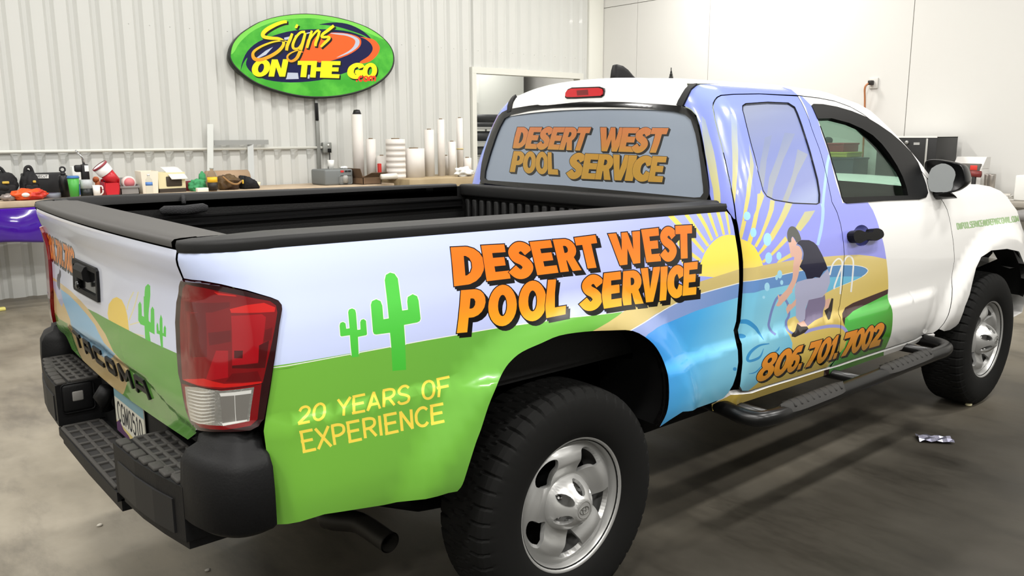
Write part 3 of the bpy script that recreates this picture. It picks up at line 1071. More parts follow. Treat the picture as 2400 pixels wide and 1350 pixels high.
# ------------------------------------------------------------------ cab: side frame, access door, front door, fender
STRIP_R = zz(ZE, [(165, 272), (200, 200), (240, 120), (285, 82)])
WIN_EDGE = zz(ZE, [(405, 1090), (400, 980), (382, 850), (360, 700), (335, 560), (308, 440), (280, 350), (235, 300)])
TOPSIL = [(1640, 197), (1700, 194.5), (1770, 195), (1830, 199.5), (1872, 205), (1920, 212), (1965, 226), (2010, 242), (2040, 259), (2070, 286), (2100, 316), (2130, 349), (2160, 385), (2180, 412), (2200, 440)]
GAPTOP = [(1681, 228), (1690, 223.5), (1720, 221), (1780, 220), (1872, 224), (1920, 230), (1956, 237), (1992, 250), (2022, 267), (2049, 288), (2076, 312), (2106, 342), (2136, 375), (2160, 402), (2172, 417)]
GAPBACK = zz(ZE, [(655, 1330), (640, 1200), (610, 1040), (580, 900), (540, 720), (500, 560), (460, 400), (440, 290), (445, 245), (462, 212)])
frame_px = [(1719, 514), (1700, 487), (1668, 478)] + WIN_EDGE + STRIP_R + TOPSIL + GAPTOP[::-1] + GAPBACK[::-1]
frame_uv = U(CAB, frame_px)
cab_purple = [(1560, 150), (1800, 150), (1830, 197), (1842, 201), (1855, 210), (1869, 222), (1880, 246), (1880, 700), (1560, 700)]
rays_frame = [zz(ZE, [(335, 360), (370, 400), (400, 520), (450, 700), (490, 950), (512, 1215), (455, 1215), (420, 950), (370, 720), (345, 560)])]
panel('cab_frame', CAB, frame_uv, [C_PAINT, C_CABSKY, C_RAY, C_INK], [L(CAB, 1, [cab_purple]), L(CAB, 2, rays_frame)], shrink=.002, depth=.03, parent=truck, flange_mat=3)
panel('cab_frame', CAB, frame_uv, [C_PAINT, C_CABSKY], [L(CAB, 1, [cab_purple])], shrink=.002, depth=.03, parent=truck, mirror=True, step=.05)

GAPMID = [(1869, 225), (1884, 252), (1902, 300), (1920, 348), (1935, 402), (1944, 444), (1950, 474), (1962, 498), (1970, 525), (1975, 555), (1979, 596), (1977, 637), (1973, 681), (1968, 716), (1965, 726), (1970, 746), (1970, 777), (1966, 821), (1958, 843), (1943, 860)]
SEAM_DOOR = [(1733, 906), (1736, 879), (1739, 849), (1738, 821), (1731, 790), (1728, 774), (1734, 753), (1737, 716), (1740, 664), (1740, 613), (1735, 572), (1728, 528)]
acc_px = GAPTOP[:4] + GAPMID + [(1927, 864), (1860, 885), (1793, 905), (1755, 917), (1739, 917)] + SEAM_DOOR + GAPBACK
acc_uv = U(CAB, acc_px)
ACCWIN = zz(ZD, [(200, 225), (225, 208), (400, 196), (560, 203), (610, 235), (650, 330), (700, 480), (750, 650), (790, 800), (808, 920), (805, 985), (780, 997), (600, 990), (450, 965), (390, 935), (360, 890), (320, 740), (270, 540), (225, 360), (200, 260)])
accwin_uv = U(CAB, ACCWIN)
rays_door = [zz(ZD, [(108, 290), (148, 290), (163, 500), (168, 640), (153, 850), (130, 1050), (105, 1060), (120, 850), (122, 650), (115, 500)]),
             zz(ZD, [(252, 520), (290, 690), (270, 850), (245, 1010), (212, 1130), (180, 1330), (150, 1330), (215, 1010), (235, 850), (258, 690)]),
             zz(ZD, [(345, 880), (372, 930), (330, 1050), (310, 1150), (260, 1330), (225, 1330), (290, 1080)]),
             zz(ZQ, [(1615, -40), (1690, -60), (1620, 300), (1580, 550), (1480, 800), (1440, 790), (1530, 540), (1590, 240)]),
             zz(ZQ, [(1840, 60), (1920, 80), (1900, 240), (1800, 500), (1600, 900), (1560, 870), (1730, 500), (1820, 220)]),
             zz(ZQ, [(2110, 110), (2230, 130), (2050, 500), (1900, 750), (1650, 1030), (1620, 1000), (1850, 650), (1990, 400)]),
             zz(ZL, [(1020, 100), (1170, 80), (1080, 230), (960, 380), (880, 340)]), zz(ZL, [(740, 450), (775, 510), (560, 725), (430, 840), (400, 815), (540, 690)]), zz(ZL, [(820, 690), (870, 735), (600, 860), (640, 800)]),
             zz(ZQ, [(1380, 430), (1420, 440), (1345, 740), (1300, 720)]),
             zz(ZQ, [(1320, 560), (1345, 560), (1325, 740), (1300, 720)])]
sand_top = zz(ZL, [(60, 925), (110, 915), (420, 870), (650, 830), (850, 795), (1300, 748), (1450, 735), (1600, 725), (1800, 718), (2000, 740), (2210, 785), (2400, 840)])
sand_door = sand_top + [(2120, 960), (1690, 960)]
rim_edge = zz(ZL, [(0, 1140), (110, 1108), (300, 1087), (600, 1030), (850, 972), (1100, 925), (1340, 885), (1550, 866), (1750, 872), (1880, 900), (1930, 945), (1880, 1010), (1750, 1080), (1600, 1140), (1440, 1205)])
pool_edge = rim_edge + zz(ZM, [(1320, 40), (1240, 115), (1205, 215), (1100, 300), (900, 350), (830, 385), (800, 450), (800, 530), (850, 610), (885, 700), (875, 800), (820, 900), (700, 1000), (500, 1120), (420, 1230), (300, 1330), (0, 1420), (-200, 1200), (-200, 100)])
water_door = zz(ZL, [(0, 1290), (110, 1276), (300, 1262), (400, 1230), (700, 1170), (850, 1140), (1100, 1080), (1390, 1042), (1600, 1030), (1850, 1032), (1750, 1080), (1600, 1140), (1440, 1205)]) + pool_edge[15:]
bub_px = [ellipse(*zz(ZL, [(a, b)])[0], c / 6.137, d / 6.137, 18) for a, b, c, d in ((190, 160, 50, 62), (280, 398, 45, 68), (483, 498, 58, 95), (500, 765, 50, 82), (648, 735, 36, 58), (660, 1000, 35, 60), (615, 1045, 20, 38), (688, 1118, 22, 35), (478, 1180, 38, 62), (430, 1330, 20, 22))]
stream = ribbon(zz(ZD, [(880, 610), (862, 690), (852, 780), (832, 960), (826, 1100), (815, 1200), (788, 1315)]), 6.5)
stream2 = ribbon(zz(ZL, [(1265, -20), (1283, 60), (1275, 220), (1240, 420), (1205, 580)]), 7)
cap_px = zz(ZL, spline([(765, 430), (775, 370), (800, 325), (840, 308), (890, 330), (930, 390), (955, 450), (965, 505), (905, 545), (880, 500), (845, 458), (825, 490), (822, 535), (780, 530)], 3, True))
face_px = zz(ZL, [(785, 545), (825, 535), (830, 480), (845, 460), (870, 500), (908, 550), (890, 600), (900, 760), (820, 740), (800, 620)])
arm_px = zz(ZL, spline([(890, 605), (920, 580), (960, 620), (985, 700), (975, 800), (945, 890), (930, 1000), (880, 1150), (780, 1330), (700, 1400), (640, 1345), (640, 1290), (690, 1350), (770, 1200), (840, 1060), (850, 900), (870, 750)], 4, True))
vest_px = zz(ZL, [(900, 565), (925, 535), (970, 505), (1080, 507), (1150, 540), (1200, 590), (1270, 720), (1330, 860), (1350, 920), (1290, 960), (1235, 1050), (1170, 1040), (1130, 1060), (1050, 1068), (1020, 970), (945, 890), (985, 800), (1000, 690), (965, 600)])
vest2_px = ribbon(zz(ZL, [(900, 568), (955, 600), (992, 690), (982, 790)]), 3.2)
pant_px = zz(ZL, [(1350, 925), (1380, 1000), (1382, 1120), (1330, 1260), (1250, 1350)]) + zz(ZM, [(1320, 40), (1280, 90), (1100, 130), (1060, 230), (1050, 380), (1030, 405), (980, 425), (930, 360), (930, 200), (912, 0)]) + zz(ZL, [(875, 1300), (880, 1180), (910, 1110), (1040, 1070), (1130, 1055), (1235, 1045)])
leg_px = zz(ZM, [(1100, 125), (1280, 90), (1312, 60), (1322, 180), (1290, 270), (1285, 350), (1180, 400), (1085, 475), (1030, 400), (1060, 250)])
foot_px = zz(ZM, [(940, 440), (1030, 385), (1080, 470), (1060, 495), (990, 480)])
heel_px = zz(ZM, [(1320, 130), (1385, 105), (1365, 230), (1310, 255)])
shoe_px = zz(ZM, [(950, 440), (1000, 480), (1080, 478), (1095, 510), (1050, 560), (920, 622), (875, 612), (875, 580), (920, 540)])
shoe2_px = zz(ZM, [(1400, 105), (1425, 112), (1415, 200), (1408, 260), (1380, 380), (1355, 395), (1320, 310), (1305, 270), (1360, 230)])
hose_px = [ribbon(zz(ZM, [(760, 72), (715, 75), (665, 130), (615, 260), (580, 400), (572, 470), (605, 540), (665, 588)]), 5.6), ribbon(zz(ZM, [(790, 120), (828, 200), (838, 330), (800, 420), (820, 520), (890, 575)]), 5.6)]
hose2_px = [ribbon(zz(ZM, [(1040, 560), (1150, 520), (1350, 478), (1500, 478), (1570, 510), (1610, 570)]), 7.5)]
hand_px = [zz(ZM, [(690, 60), (720, 85), (820, -20), (890, 20), (790, 120), (735, 195), (700, 215), (665, 205), (700, 140)]), zz(ZM, [(800, 250), (830, 185), (870, 185), (935, 110), (928, 200), (850, 275), (820, 320)])]
wave_px = [ribbon(zz(ZM, [(185, 415), (290, 420), (390, 490), (440, 560), (505, 655)]), [9, 11, 9, 6, 1]), zz(ZM, ellipse(205, 605, 66, 30, 16, .1)), ribbon(zz(ZM, [(580, 705), (450, 730), (340, 810), (292, 900), (320, 935), (420, 905), (470, 860), (505, 770)]), [2, 5, 7, 7, 6, 6, 4, 1]),
           ribbon(zz(ZM, [(715, 745), (690, 790), (635, 830)]), [1, 4, 2]), ribbon(zz(ZM, [(480, 1000), (400, 1080), (310, 1105)]), [2, 3, 1])]
ladder_px = [ribbon(zz(ZL, [(1380, 1010), (1420, 860), (1490, 780), (1540, 790), (1560, 850), (1550, 1000), (1530, 1285)]), 3.6), ribbon(zz(ZL, [(1440, 1215), (1460, 1130), (1560, 870), (1620, 755), (1680, 745), (1718, 820), (1710, 1000), (1685, 1255)]), 3.8)]
garden_px = zz(ZM, spline([(2140, 30), (1900, 160), (1680, 270), (1590, 360), (1570, 450), (1600, 530), (1625, 570)], 4) + [(1570, 760), (1440, 900), (1300, 1060), (2400, 1060), (2400, -100)])
brown_px = zz(ZM, [(2190, -30), (2060, 20), (1880, 90), (1680, 170), (1580, 230), (1540, 310), (1545, 390), (1570, 470), (1580, 370), (1680, 280), (1900, 170), (2160, 40)])
PH_Q = zz(ZM, [(510, 862), (2120, 415), (2030, 728), (385, 1222)])
PH_S = [(0, .135), (.13, .255), (.245, .335), (.335, .37), (.385, .48), (.478, .575), (.575, .62), (.622, .66), (.672, .768), (.758, .845), (.838, .92), (.915, 1.0)]
phone = heavy('806.701.7002', PH_Q, PH_S)
phone_ink = grown(phone, 1.7) + grown(phone, 1.7, (3, 2.5))

door_mats = [C_CABSKY, C_RAY, C_SUN, C_SAND, C_RIM, C_WHITE, C_POOL2, C_WAVE, C_BUB, C_STREAM, C_HOSE, C_HOSE2, C_SKIN, C_HAIR, C_NAVY, C_PANT, C_LEG, C_SHOE, C_GRASS, C_BROWN, C_INK, C_DIG, C_PAINT]
door_layers = [L(CAB, 1, rays_door), L(CAB, 2, [sun_px]), L(CAB, 3, [sand_door]), L(CAB, 4, [pool_edge]), L(CAB, 5, [ribbon(rim_edge, 1.6, 3)]), L(CAB, 6, [water_door]), L(CAB, 9, [stream, stream2]),
               L(CAB, 18, [garden_px]), L(CAB, 19, [brown_px]), L(CAB, 7, wave_px), L(CAB, 8, bub_px), L(CAB, 10, hose_px), L(CAB, 11, hose2_px), L(CAB, 16, [leg_px]), L(CAB, 12, [foot_px, heel_px]), L(CAB, 17, [shoe_px, shoe2_px]),
               L(CAB, 15, [pant_px]), L(CAB, 12, [face_px, arm_px] + hand_px), L(CAB, 13, [cap_px]), L(CAB, 14, [vest_px]), L(CAB, 10, [vest2_px]), L(CAB, 5, ladder_px), (20, px2uv(CAB, phone_ink)), (21, px2uv(CAB, phone))]
acc = panel('access_door', CAB, acc_uv, door_mats, door_layers, holes=[accwin_uv], shrink=.002, depth=.03, parent=truck, flange_mat=20)
acc_l = panel('access_door', CAB, acc_uv, [C_CABSKY], [], holes=[accwin_uv], shrink=.002, depth=.03, parent=truck, mirror=True, step=.06)
win_rays = [zz(ZD, [(385, 470), (440, 450), (400, 640), (375, 860), (335, 830), (350, 660)]), zz(ZD, [(540, 430), (620, 440), (530, 640), (450, 870), (440, 960), (400, 930), (420, 780)]), zz(ZD, [(640, 560), (720, 600), (640, 760), (560, 980), (520, 970), (600, 760)])]
for par, mir in ((acc, False), (acc_l, True)):
    g = panel('window_pane', CAB, offset_poly(accwin_uv, -.002), [C_SFILM, C_SRAY], [L(CAB, 1, win_rays)], depth=.004, lift=-.006, parent=par, mirror=mir)
    sl = panel('window_seal', CAB, offset_poly(accwin_uv, .001), [C_GLOSS], holes=[offset_poly(accwin_uv, -.0035)], depth=.006, lift=.0005, parent=par, mirror=mir)

FSEAM = [(2202, 461), (2212, 476), (2220, 492), (2230, 540), (2235, 575), (2237, 610), (2232, 677), (2223, 737), (2212, 758), (2200, 772)]
fd_px = GAPTOP[4:] + [(2190, 440)] + FSEAM + [(2187, 781), (2130, 800), (2070, 819), (2000, 842), (1962, 855), (1946, 861)] + GAPMID[::-1][1:]
fd_uv = U(CAB, fd_px)
FDWIN = zz(ZN, [(118, 100), (135, 85), (250, 88), (420, 118), (600, 170), (760, 235), (920, 330), (1080, 440), (1200, 545), (1320, 670), (1400, 790), (1450, 920), (1500, 1060), (1520, 1150), (1500, 1200), (1420, 1225), (1000, 1240), (700, 1262), (540, 1272), (505, 1255), (480, 1200), (430, 1010), (360, 780), (290, 540), (220, 340), (150, 170)])
fdwin_uv = U(CAB, FDWIN)
CLIPW = [(1800, 150), (1872, 224), (1885, 234), (1904, 250), (1904, 500), (2034, 474), (2046, 493), (2056, 518), (2064, 546), (2073, 580), (2080, 630), (2082, 671), (2081, 699), (2091, 726), (2092, 753), (2089, 780), (2082, 801), (2072, 822), (2060, 840), (1900, 900), (1800, 900)]
clip_px = [(1840, 150), (1860, 205), (1880, 226), (1904, 250), (1925, 310), (1960, 430), (1975, 476), (2034, 474)] + spline(CLIPW[6:19], 3) + [(2050, 850), (1900, 900), (1800, 900)]
clip_uv = U(CAB, clip_px)
cup_uv = U(CAB, ellipse(2019, 552, 20, 25, 24, .05))
fd = panel('front_door', CAB, fd_uv, [C_PAINT] + door_mats[1:-1] + [C_CABSKY], [(22, [(clip_uv, [])])] + door_layers, holes=[fdwin_uv, cup_uv], shrink=.002, depth=.03, parent=truck, clip=clip_uv, flange_mat=20)
fd_l = panel('front_door', CAB, fd_uv, [C_PAINT, C_CABSKY], [(1, [(clip_uv, [])])], holes=[fdwin_uv], shrink=.002, depth=.03, parent=truck, mirror=True, step=.05)
# black surround with the rain guard, then the pane
FDGLASS = zz(ZN, [(175, 255), (350, 250), (560, 305), (720, 375), (850, 455), (960, 560), (1060, 690), (1150, 830), (1215, 960), (1260, 1090), (1280, 1185), (900, 1195), (480, 1210), (430, 1010), (360, 780), (290, 540), (220, 350)])
glass_uv = U(CAB, FDGLASS)
for par, mir in ((fd, False), (fd_l, True)):
    panel('window_surround', CAB, offset_poly(fdwin_uv, .003), [C_WBLK], holes=[glass_uv], depth=.02, lift=.004, parent=par, mirror=mir)
    panel('window_pane', CAB, offset_poly(glass_uv, .004), [C_GLASS], depth=.004, lift=-.012, parent=par, mirror=mir, back=True)

# fender: its upper edge is the shoulder of the bonnet
FTOP = zz(ZU, [(560, 860), (740, 800), (900, 745), (1040, 690), (1200, 690), (1350, 715), (1480, 770), (1560, 840), (1620, 930), (1680, 1010), (1720, 1150), (1765, 1290)])
farch = [(2247, 758), (2254, 742), (2262, 718), (2273, 690), (2280, 660), (2288, 628), (2300, 603), (2323, 588), (2360, 584), (2388, 590)]
fu = U(CAB, FTOP[3:])
arch_uv = U(CAB, farch)
uo = CAB.inv([(2237, 610)])[0][0] - 2.695       # u minus x on the lower side
fen_uv = U(CAB, FSEAM[:1]) + [(a, b + .004) for a, b in U(CAB, [(2232, 449)]) + fu] + [(3.86 + uo, .97), (3.90 + uo, .80), (3.86 + uo, .60), (3.77 + uo, .56)] + \
    [(WB + .53 * math.cos(a) + uo, HUB + .525 * math.sin(a)) for a in (.35, .6, .85, 1.1)] + arch_uv[::-1] + U(CAB, [(2240, 765), (2226, 774), (2212, 777)]) + U(CAB, FSEAM[::-1][:-1])
mail = thin('DWPOOLSERVICEANDREPAIR@GMAIL.COM', zz(ZU, [(942, 1155), (1690, 1062), (1705, 1140), (958, 1240)]), None, .12, .17)
fender = panel('fender', CAB, fen_uv, [C_PAINT, C_MAIL, C_INK], [(1, px2uv(CAB, mail))], shrink=.002, depth=.03, parent=truck, flange_mat=2)
panel('fender', CAB, fen_uv, [C_PAINT], shrink=.002, depth=.03, parent=truck, mirror=True, step=.06)

# bonnet, roof and windscreen lofted between the two sides


def loft(name, edge, crown, bulge, m, parent, n=17, lead=None):
    e = np.asarray(edge, float)
    w = np.linspace(-1, 1, n)
    G = []
    for (x, y, z), c, b in zip(e, crown, bulge):
        k = 1 - np.abs(w) ** 2.4
        G.append([(x - b * kk, y * ww if ww != 0 else 0.0, z + c * kk) for ww, kk in zip(w, k)])
    G = [[(p[0], -abs(y0) * ww, p[2]) for p, ww in zip(row, w)] for row, (x0, y0, z0) in zip(G, e)]
    return MB().grid(G).build(name, m, parent)


he = CAB.P(*np.array(U(CAB, [(2232, 449)]) + fu).T)
he = np.vstack([he[:-2], [[3.80, -.80, .99], [3.98, -.62, .95]]])
he[:, 1] += 0.012
loft('bonnet', he, np.linspace(.045, .03, len(he)), np.linspace(.16, -.12, len(he)), C_PAINT, truck)
RVS = np.array([1.60, 1.615, 1.63, 1.645, 1.66, 1.675, 1.69, 1.702, 1.712])
roof_e = np.c_[curve(XC, RVS) + .002, -curve(HC, RVS) - .004, RVS]
top_e = CAB.P(*np.array(U(CAB, TOPSIL[1:7])).T)
top_e[:, 1] += .006
roof_e = np.vstack([roof_e, top_e])
loft('roof', roof_e, [.022, .023, .025, .028, .031, .034, .037, .039, .041] + [.042, .042, .042, .042, .040, .036], [.03] * 9 + [.015, 0, 0, 0, 0, -.05], C_PAINT, truck, 25)
ws_e = CAB.P(*np.array(U(CAB, TOPSIL[6:])).T)
ws_e[:, 1] += .03
loft('windscreen', ws_e, [.036, .036, .036, .035, .03, .025, .02, .02, .02][:len(ws_e)], [-.05 - .02 * i for i in range(len(ws_e))], C_GLASS, truck)
cowl = np.array([ws_e[-1] + [0, 0, -.01], he[0] + [-.02, 0, .0], he[0] + [.03, 0, -.01]])
loft('cowl_panel', cowl, [.02, .035, .04], [-.2, -.18, -.16], C_BLK, truck)

# ------------------------------------------------------------------ rear window, drip mouldings, brake light, antenna
WOUT = [(1662.5, 459), (1661, 427), (1656, 394), (1648, 356), (1642, 321), (1635.5, 291), (1628, 268), (1615, 255.5), (1601, 249.5), (1560, 246), (1522, 243.5), (1466, 240.5), (1409, 239), (1353, 239.5), (1297, 242.5), (1241, 249), (1201, 255.5), (1190, 258.5),
        (1179, 264), (1170.5, 272.6), (1160, 293), (1148, 324.5), (1137, 357.7), (1131, 382.6), (1128, 407.5), (1127, 420), (1131, 429), (1200, 437), (1400, 456), (1600, 475), (1645, 478), (1657, 472)]
WIN = zz(ZW, [(150, 1003), (134, 985), (138, 930), (160, 850), (200, 720), (260, 560), (300, 490), (350, 460), (500, 430), (700, 406), (900, 397), (1100, 395), (1300, 400), (1500, 410), (1700, 430), (1800, 455), (1850, 500), (1890, 620), (1920, 800), (1945, 1000), (1955, 1110), (1930, 1145), (1880, 1148), (1400, 1103), (800, 1048)])
wout_uv, win_uv = U(CABR, WOUT), U(CABR, WIN)
WQ = [('DESERT', [(395, 560), (1010, 562), (945, 757), (355, 735)], [(0, .18), (.17, .335), (.33, .50), (.49, .655), (.65, .835), (.83, 1)]), ('WEST', [(1085, 562), (1655, 568), (1585, 775), (1062, 760)], [(0, .37), (.33, .57), (.54, .77), (.76, 1)]),
      ('POOL', [(365, 760), (722, 772), (735, 958), (330, 933)], [(0, .27), (.25, .53), (.52, .8), (.79, 1)]), ('SERVICE', [(840, 775), (1640, 806), (1600, 1020), (805, 985)], [(0, .16), (.15, .31), (.295, .46), (.44, .63), (.605, .69), (.675, .86), (.85, 1)])]
wl, wll = [], []
for w_, q_, s_ in WQ:
    wl += heavy(w_, zz(ZW, q_), s_)
    for ch, (a, b) in zip(w_, s_):
        g_ = glyph(ch, subquad(zz(ZW, q_), a, b))
        wll += [(1, px2uv(CABR, grown(g_, .6))), (2, px2uv(CABR, g_))]
rw = panel('rear_window', CABR, offset_poly(win_uv, .01), [C_FILM, C_INK, C_WLET], [(1, px2uv(CABR, grown(wl, 1.2) + grown(wl, 1.2, (1.8, 1.8)) + grown(wl, 1.2, (3.8, 3.6))))] + wll, depth=.006, lift=-.004, parent=truck)
panel('window_seal', CABR, wout_uv, [C_GLOSS], holes=[win_uv], depth=.02, lift=.006, parent=rw)
dm = zz(ZE, [(108, 268), (165, 277), (200, 203), (240, 123), (292, 76), (232, 82), (190, 120), (145, 190)])
dmu = U(CAB, dm)
panel('drip_moulding', CAB, dmu, [C_RUB], lift=.008, depth=.02, parent=truck)
panel('drip_moulding', CAB, dmu, [C_RUB], lift=.008, depth=.02, parent=truck, mirror=True)
C_RED = mat('brake_lens', (205, 24, 34), 0.12, 0, 1.0)
C_RED2 = mat('brake_lens_dark', (120, 16, 22), 0.12, 0, 1.0)


class Plane:
    """flat surface; P(u, v) = o + u a + v b"""
    def __new__(cls, o, a, b, out, ur=(-3, 3), vr=(-3, 3)):
        o, a, b, out = [np.asarray(k, float) for k in (o, a, b, out)]

        def P(u, v):
            u, v = np.asarray(u, float), np.asarray(v, float)
            return o + u[..., None] * a + v[..., None] * b
        return Surf(P, ur, vr, lambda u, v: np.tile(out, (len(np.atleast_1d(u)), 1)), 60, 60)


tilt = np.array([.16, 0, .99])
BL = Plane(at(1375, 219, 0, .925), (0, -1, 0), tilt / np.linalg.norm(tilt), (-1, 0, .3), (-.4, .4), (-.3, .3))
blp = zz(ZW, [(812, 318), (815, 280), (835, 250), (870, 235), (1100, 228), (1130, 238), (1138, 262), (1135, 300), (1115, 318), (900, 328), (830, 328)])
bl = panel('brake_light', BL, U(BL, blp), [C_GLOSS], depth=.05, lift=.012, parent=truck)
panel('lens', BL, offset_poly(U(BL, blp), -.006), [C_RED, C_RED2], [L(BL, 1, [zz(ZW, [(915, 262), (1010, 255), (1015, 300), (920, 305)])])], depth=.01, lift=.017, parent=bl)
# shark-fin antenna in the middle of the roof
fx = at(1460, 187, 1, 0.0)
FZ = 1.742
fin = MB()
prof = [(0, 0), (-.012, .0), (-.005, .02), (0.0, .068), (.012, .072), (.05, .066), (.085, .05), (.115, .028), (.15, .006), (.155, 0)]
rows = []
for k, sc in ((-1, .25), (-.7, .6), (0, 1.0), (.7, .6), (1, .25)):
    pass
b2 = bmesh.new()
ring = []
for yy, sc in ((-.024, 0.0), (-.018, .62), (-.009, .96), (0.009, .96), (.018, .62), (.024, 0.0)):
    ring.append([(fx[0] - .06 + a * (0.9 + .1 * sc), yy, FZ + .012 + h * max(sc, .05)) for a, h in prof])
fin.grid(ring)
fin.box((fx[0] - .078, -.03, FZ - .02), (fx[0] + .105, .03, FZ + .016), .008)
fin.build('antenna', C_BLK, truck)

# ------------------------------------------------------------------ tailgate
gate_px = [(418, 586)] + [(413, 597), (412, 608), (415, 623), (421, 638), (428, 654), (425, 668), (419.5, 707), (416.5, 754), (419.5, 814), (424.5, 873), (430, 897), (436, 932), (442, 962), (453, 988), (468, 1004)] + \
    zz(ZH, [(1130, 1242), (1000, 1160), (760, 1000), (540, 850), (230, 590), (130, 470), (30, 350), (0, 200)]) + [(136, 745)]
gr = U(GATE, gate_px)
half = [(u, v) for u, v in gr]
right_edge = [(min(u, .735), v) for u, v in half[:16]]
left_edge = [(-u, v) for u, v in right_edge][::-1]
gate_uv = right_edge + [(.591, .767), (.45, .767), (.25, .766), (0, .763), (-.25, .766), (-.45, .767), (-.591, .767)] + left_edge
gate_green = zz(ZH, [(-60, -60), (240, 85), (330, 130), (600, 275), (750, 352), (1056, 492)]) + [(480, 862), (480, 1080), (100, 1080), (100, 690)]
gate_sun = zz(ZH, [(432, 195), (420, 130), (430, 50), (465, 0), (500, -15), (545, 10), (575, 70), (595, 150), (610, 280)])
gate_sand = zz(ZG, [(70, 590), (120, 600), (200, 625), (300, 700), (430, 800), (560, 930), (640, 1020)]) + zz(ZH, [(330, 205), (400, 310), (475, 470), (590, 590), (605, 660), (590, 750), (560, 835), (530, 855), (230, 600), (170, 480), (100, 300), (70, 220), (0, 180), (-60, 100)])
gate_pool = zz(ZG, [(290, 770), (400, 850), (520, 970), (640, 1110), (740, 1240), (790, 1330)]) + zz(ZH, [(312, 245), (390, 390), (490, 490), (420, 540), (300, 450), (150, 300), (90, 180), (70, 130)]) + zz(ZG, [(330, 950)])
gate_rim = zz(ZG, [(150, 640), (240, 680), (300, 770), (330, 950), (310, 1010), (280, 960), (200, 760)])
gate_man = [zz(ZG, [(282, 508), (297, 540), (299, 600), (286, 640), (286, 760), (276, 792), (246, 722), (243, 640), (255, 575), (270, 570)])]
gate_cact = [zz(Z5, [(1335, 1350), (1345, 1150), (1352, 1100), (1385, 1066), (1412, 1090), (1414, 1200), (1400, 1350)]), zz(ZH, [(738, -20), (788, -20), (780, 150), (786, 285), (800, 380), (752, 355), (745, 240), (738, 100)]),
             zz(ZH, [(690, 190), (690, 50), (705, 24), (718, 50), (722, 150), (750, 165), (750, 240), (710, 225)]), zz(ZH, [(775, 190), (798, 210), (800, 95), (815, 68), (830, 95), (834, 315), (780, 285)]),
             zz(ZH, [(877, 310), (878, 180), (889, 138), (902, 175), (908, 435), (890, 425)]), zz(ZH, [(852, 305), (850, 235), (857, 208), (865, 225), (870, 280), (912, 305), (914, 255), (925, 233), (935, 260), (934, 338)])]
gate_rays = [ribbon(zz(ZH, [(610, 190), (660, 60), (690, -60)]), 3, 3), ribbon(zz(ZH, [(590, 100), (610, 20), (650, -60)]), 3, 3), ribbon(zz(ZH, [(615, 230), (720, 200)]), 3, 1), ribbon(zz(ZH, [(620, 300), (740, 330)]), 3, 1)]
gq = [(-.70, 1.176), (-.225, 1.172), (-.262, 1.086), (-.737, 1.092)]
gphone = heavy('806.701.7002', gq, PH_S)
C_GRAY = wrap('wrap_tailgate_ray', (226, 220, 176))
C_TSUN = wrap('wrap_tailgate_sun', (238, 206, 96)); C_TSAND = wrap('wrap_tailgate_sand', (212, 186, 132)); C_TPOOL = wrap('wrap_tailgate_pool', (136, 186, 220)); C_TGRN = wrap('wrap_tailgate_grass', (96, 156, 66)); C_TRIM = wrap('wrap_tailgate_rim', (176, 178, 206))
g_layers = [L(GATE, 2, gate_rays), L(GATE, 1, [gate_sun]), L(GATE, 3, [gate_green]), L(GATE, 4, [gate_sand]), L(GATE, 10, [gate_rim]), L(GATE, 5, [gate_pool]), L(GATE, 6, gate_man), L(GATE, 7, gate_cact),
            (8, grown(gphone, .0055) + grown(gphone, .0055, (.006, -.005))), (9, gphone), L(GATE, 8, [ribbon(zz(ZH, [(60, 225), (100, 290), (130, 400), (210, 560)]), 1.0, 3)])]
gate = panel('tailgate', GATE, gate_uv, [C_GATESKY, C_TSUN, C_GRAY, C_TGRN, C_TSAND, C_TPOOL, C_NAVY, C_CACT, C_INK, C_DIG, C_TRIM], g_layers, shrink=.001, depth=.035, parent=truck, step=.016, flange_mat=8)
# handle with the reversing camera
hz = zz(ZG, [(490, 400), (512, 378), (795, 488), (815, 515), (800, 948), (495, 770), (480, 700)])
hu = [(-.248, 1.048), (-.235, 1.132), (-.222, 1.142), (.045, 1.142), (.058, 1.134), (.050, 1.042), (-.24, 1.040)]
hb = panel('handle_bezel', GATE, hu, [C_BLK], holes=[offset_poly(hu, -.016)], lift=.008, depth=.02, parent=gate)
panel('handle_recess', GATE, offset_poly(hu, -.014), [C_GLOSS], lift=.0015, depth=0, parent=hb)
ca = GATE.inv(zz(ZG, [(560, 560)]))[0]
P0 = GATE.P(np.array([ca[0]]), np.array([ca[1]]))[0]
m_ = MB()
m_.prism([(P0[0] + .0, P0[2] + .036), (P0[0] - .016, P0[2] + .032), (P0[0] - .024, P0[2] + .018), (P0[0] - .022, P0[2] - .006), (P0[0] - .010, P0[2] - .014), (P0[0] + .0, P0[2] - .014)], P0[1] - .115, P0[1] - .005, 1)
m_.box((P0[0] - .014, P0[1] - .01, P0[2] - .05), (P0[0] + .0, P0[1] + .035, P0[2] + .0), .006)
m_.build('handle', C_BLK, gate)
MB().lathe([(0, 0), (.011, 0), (.011, .012), (.008, .013), (0, .011)], 16, T(P0[0] - .018, P0[1] - .06, P0[2] - .026) @ Rm(-PI / 2, 'Y')).build('camera_lens', C_GLOSS, gate)
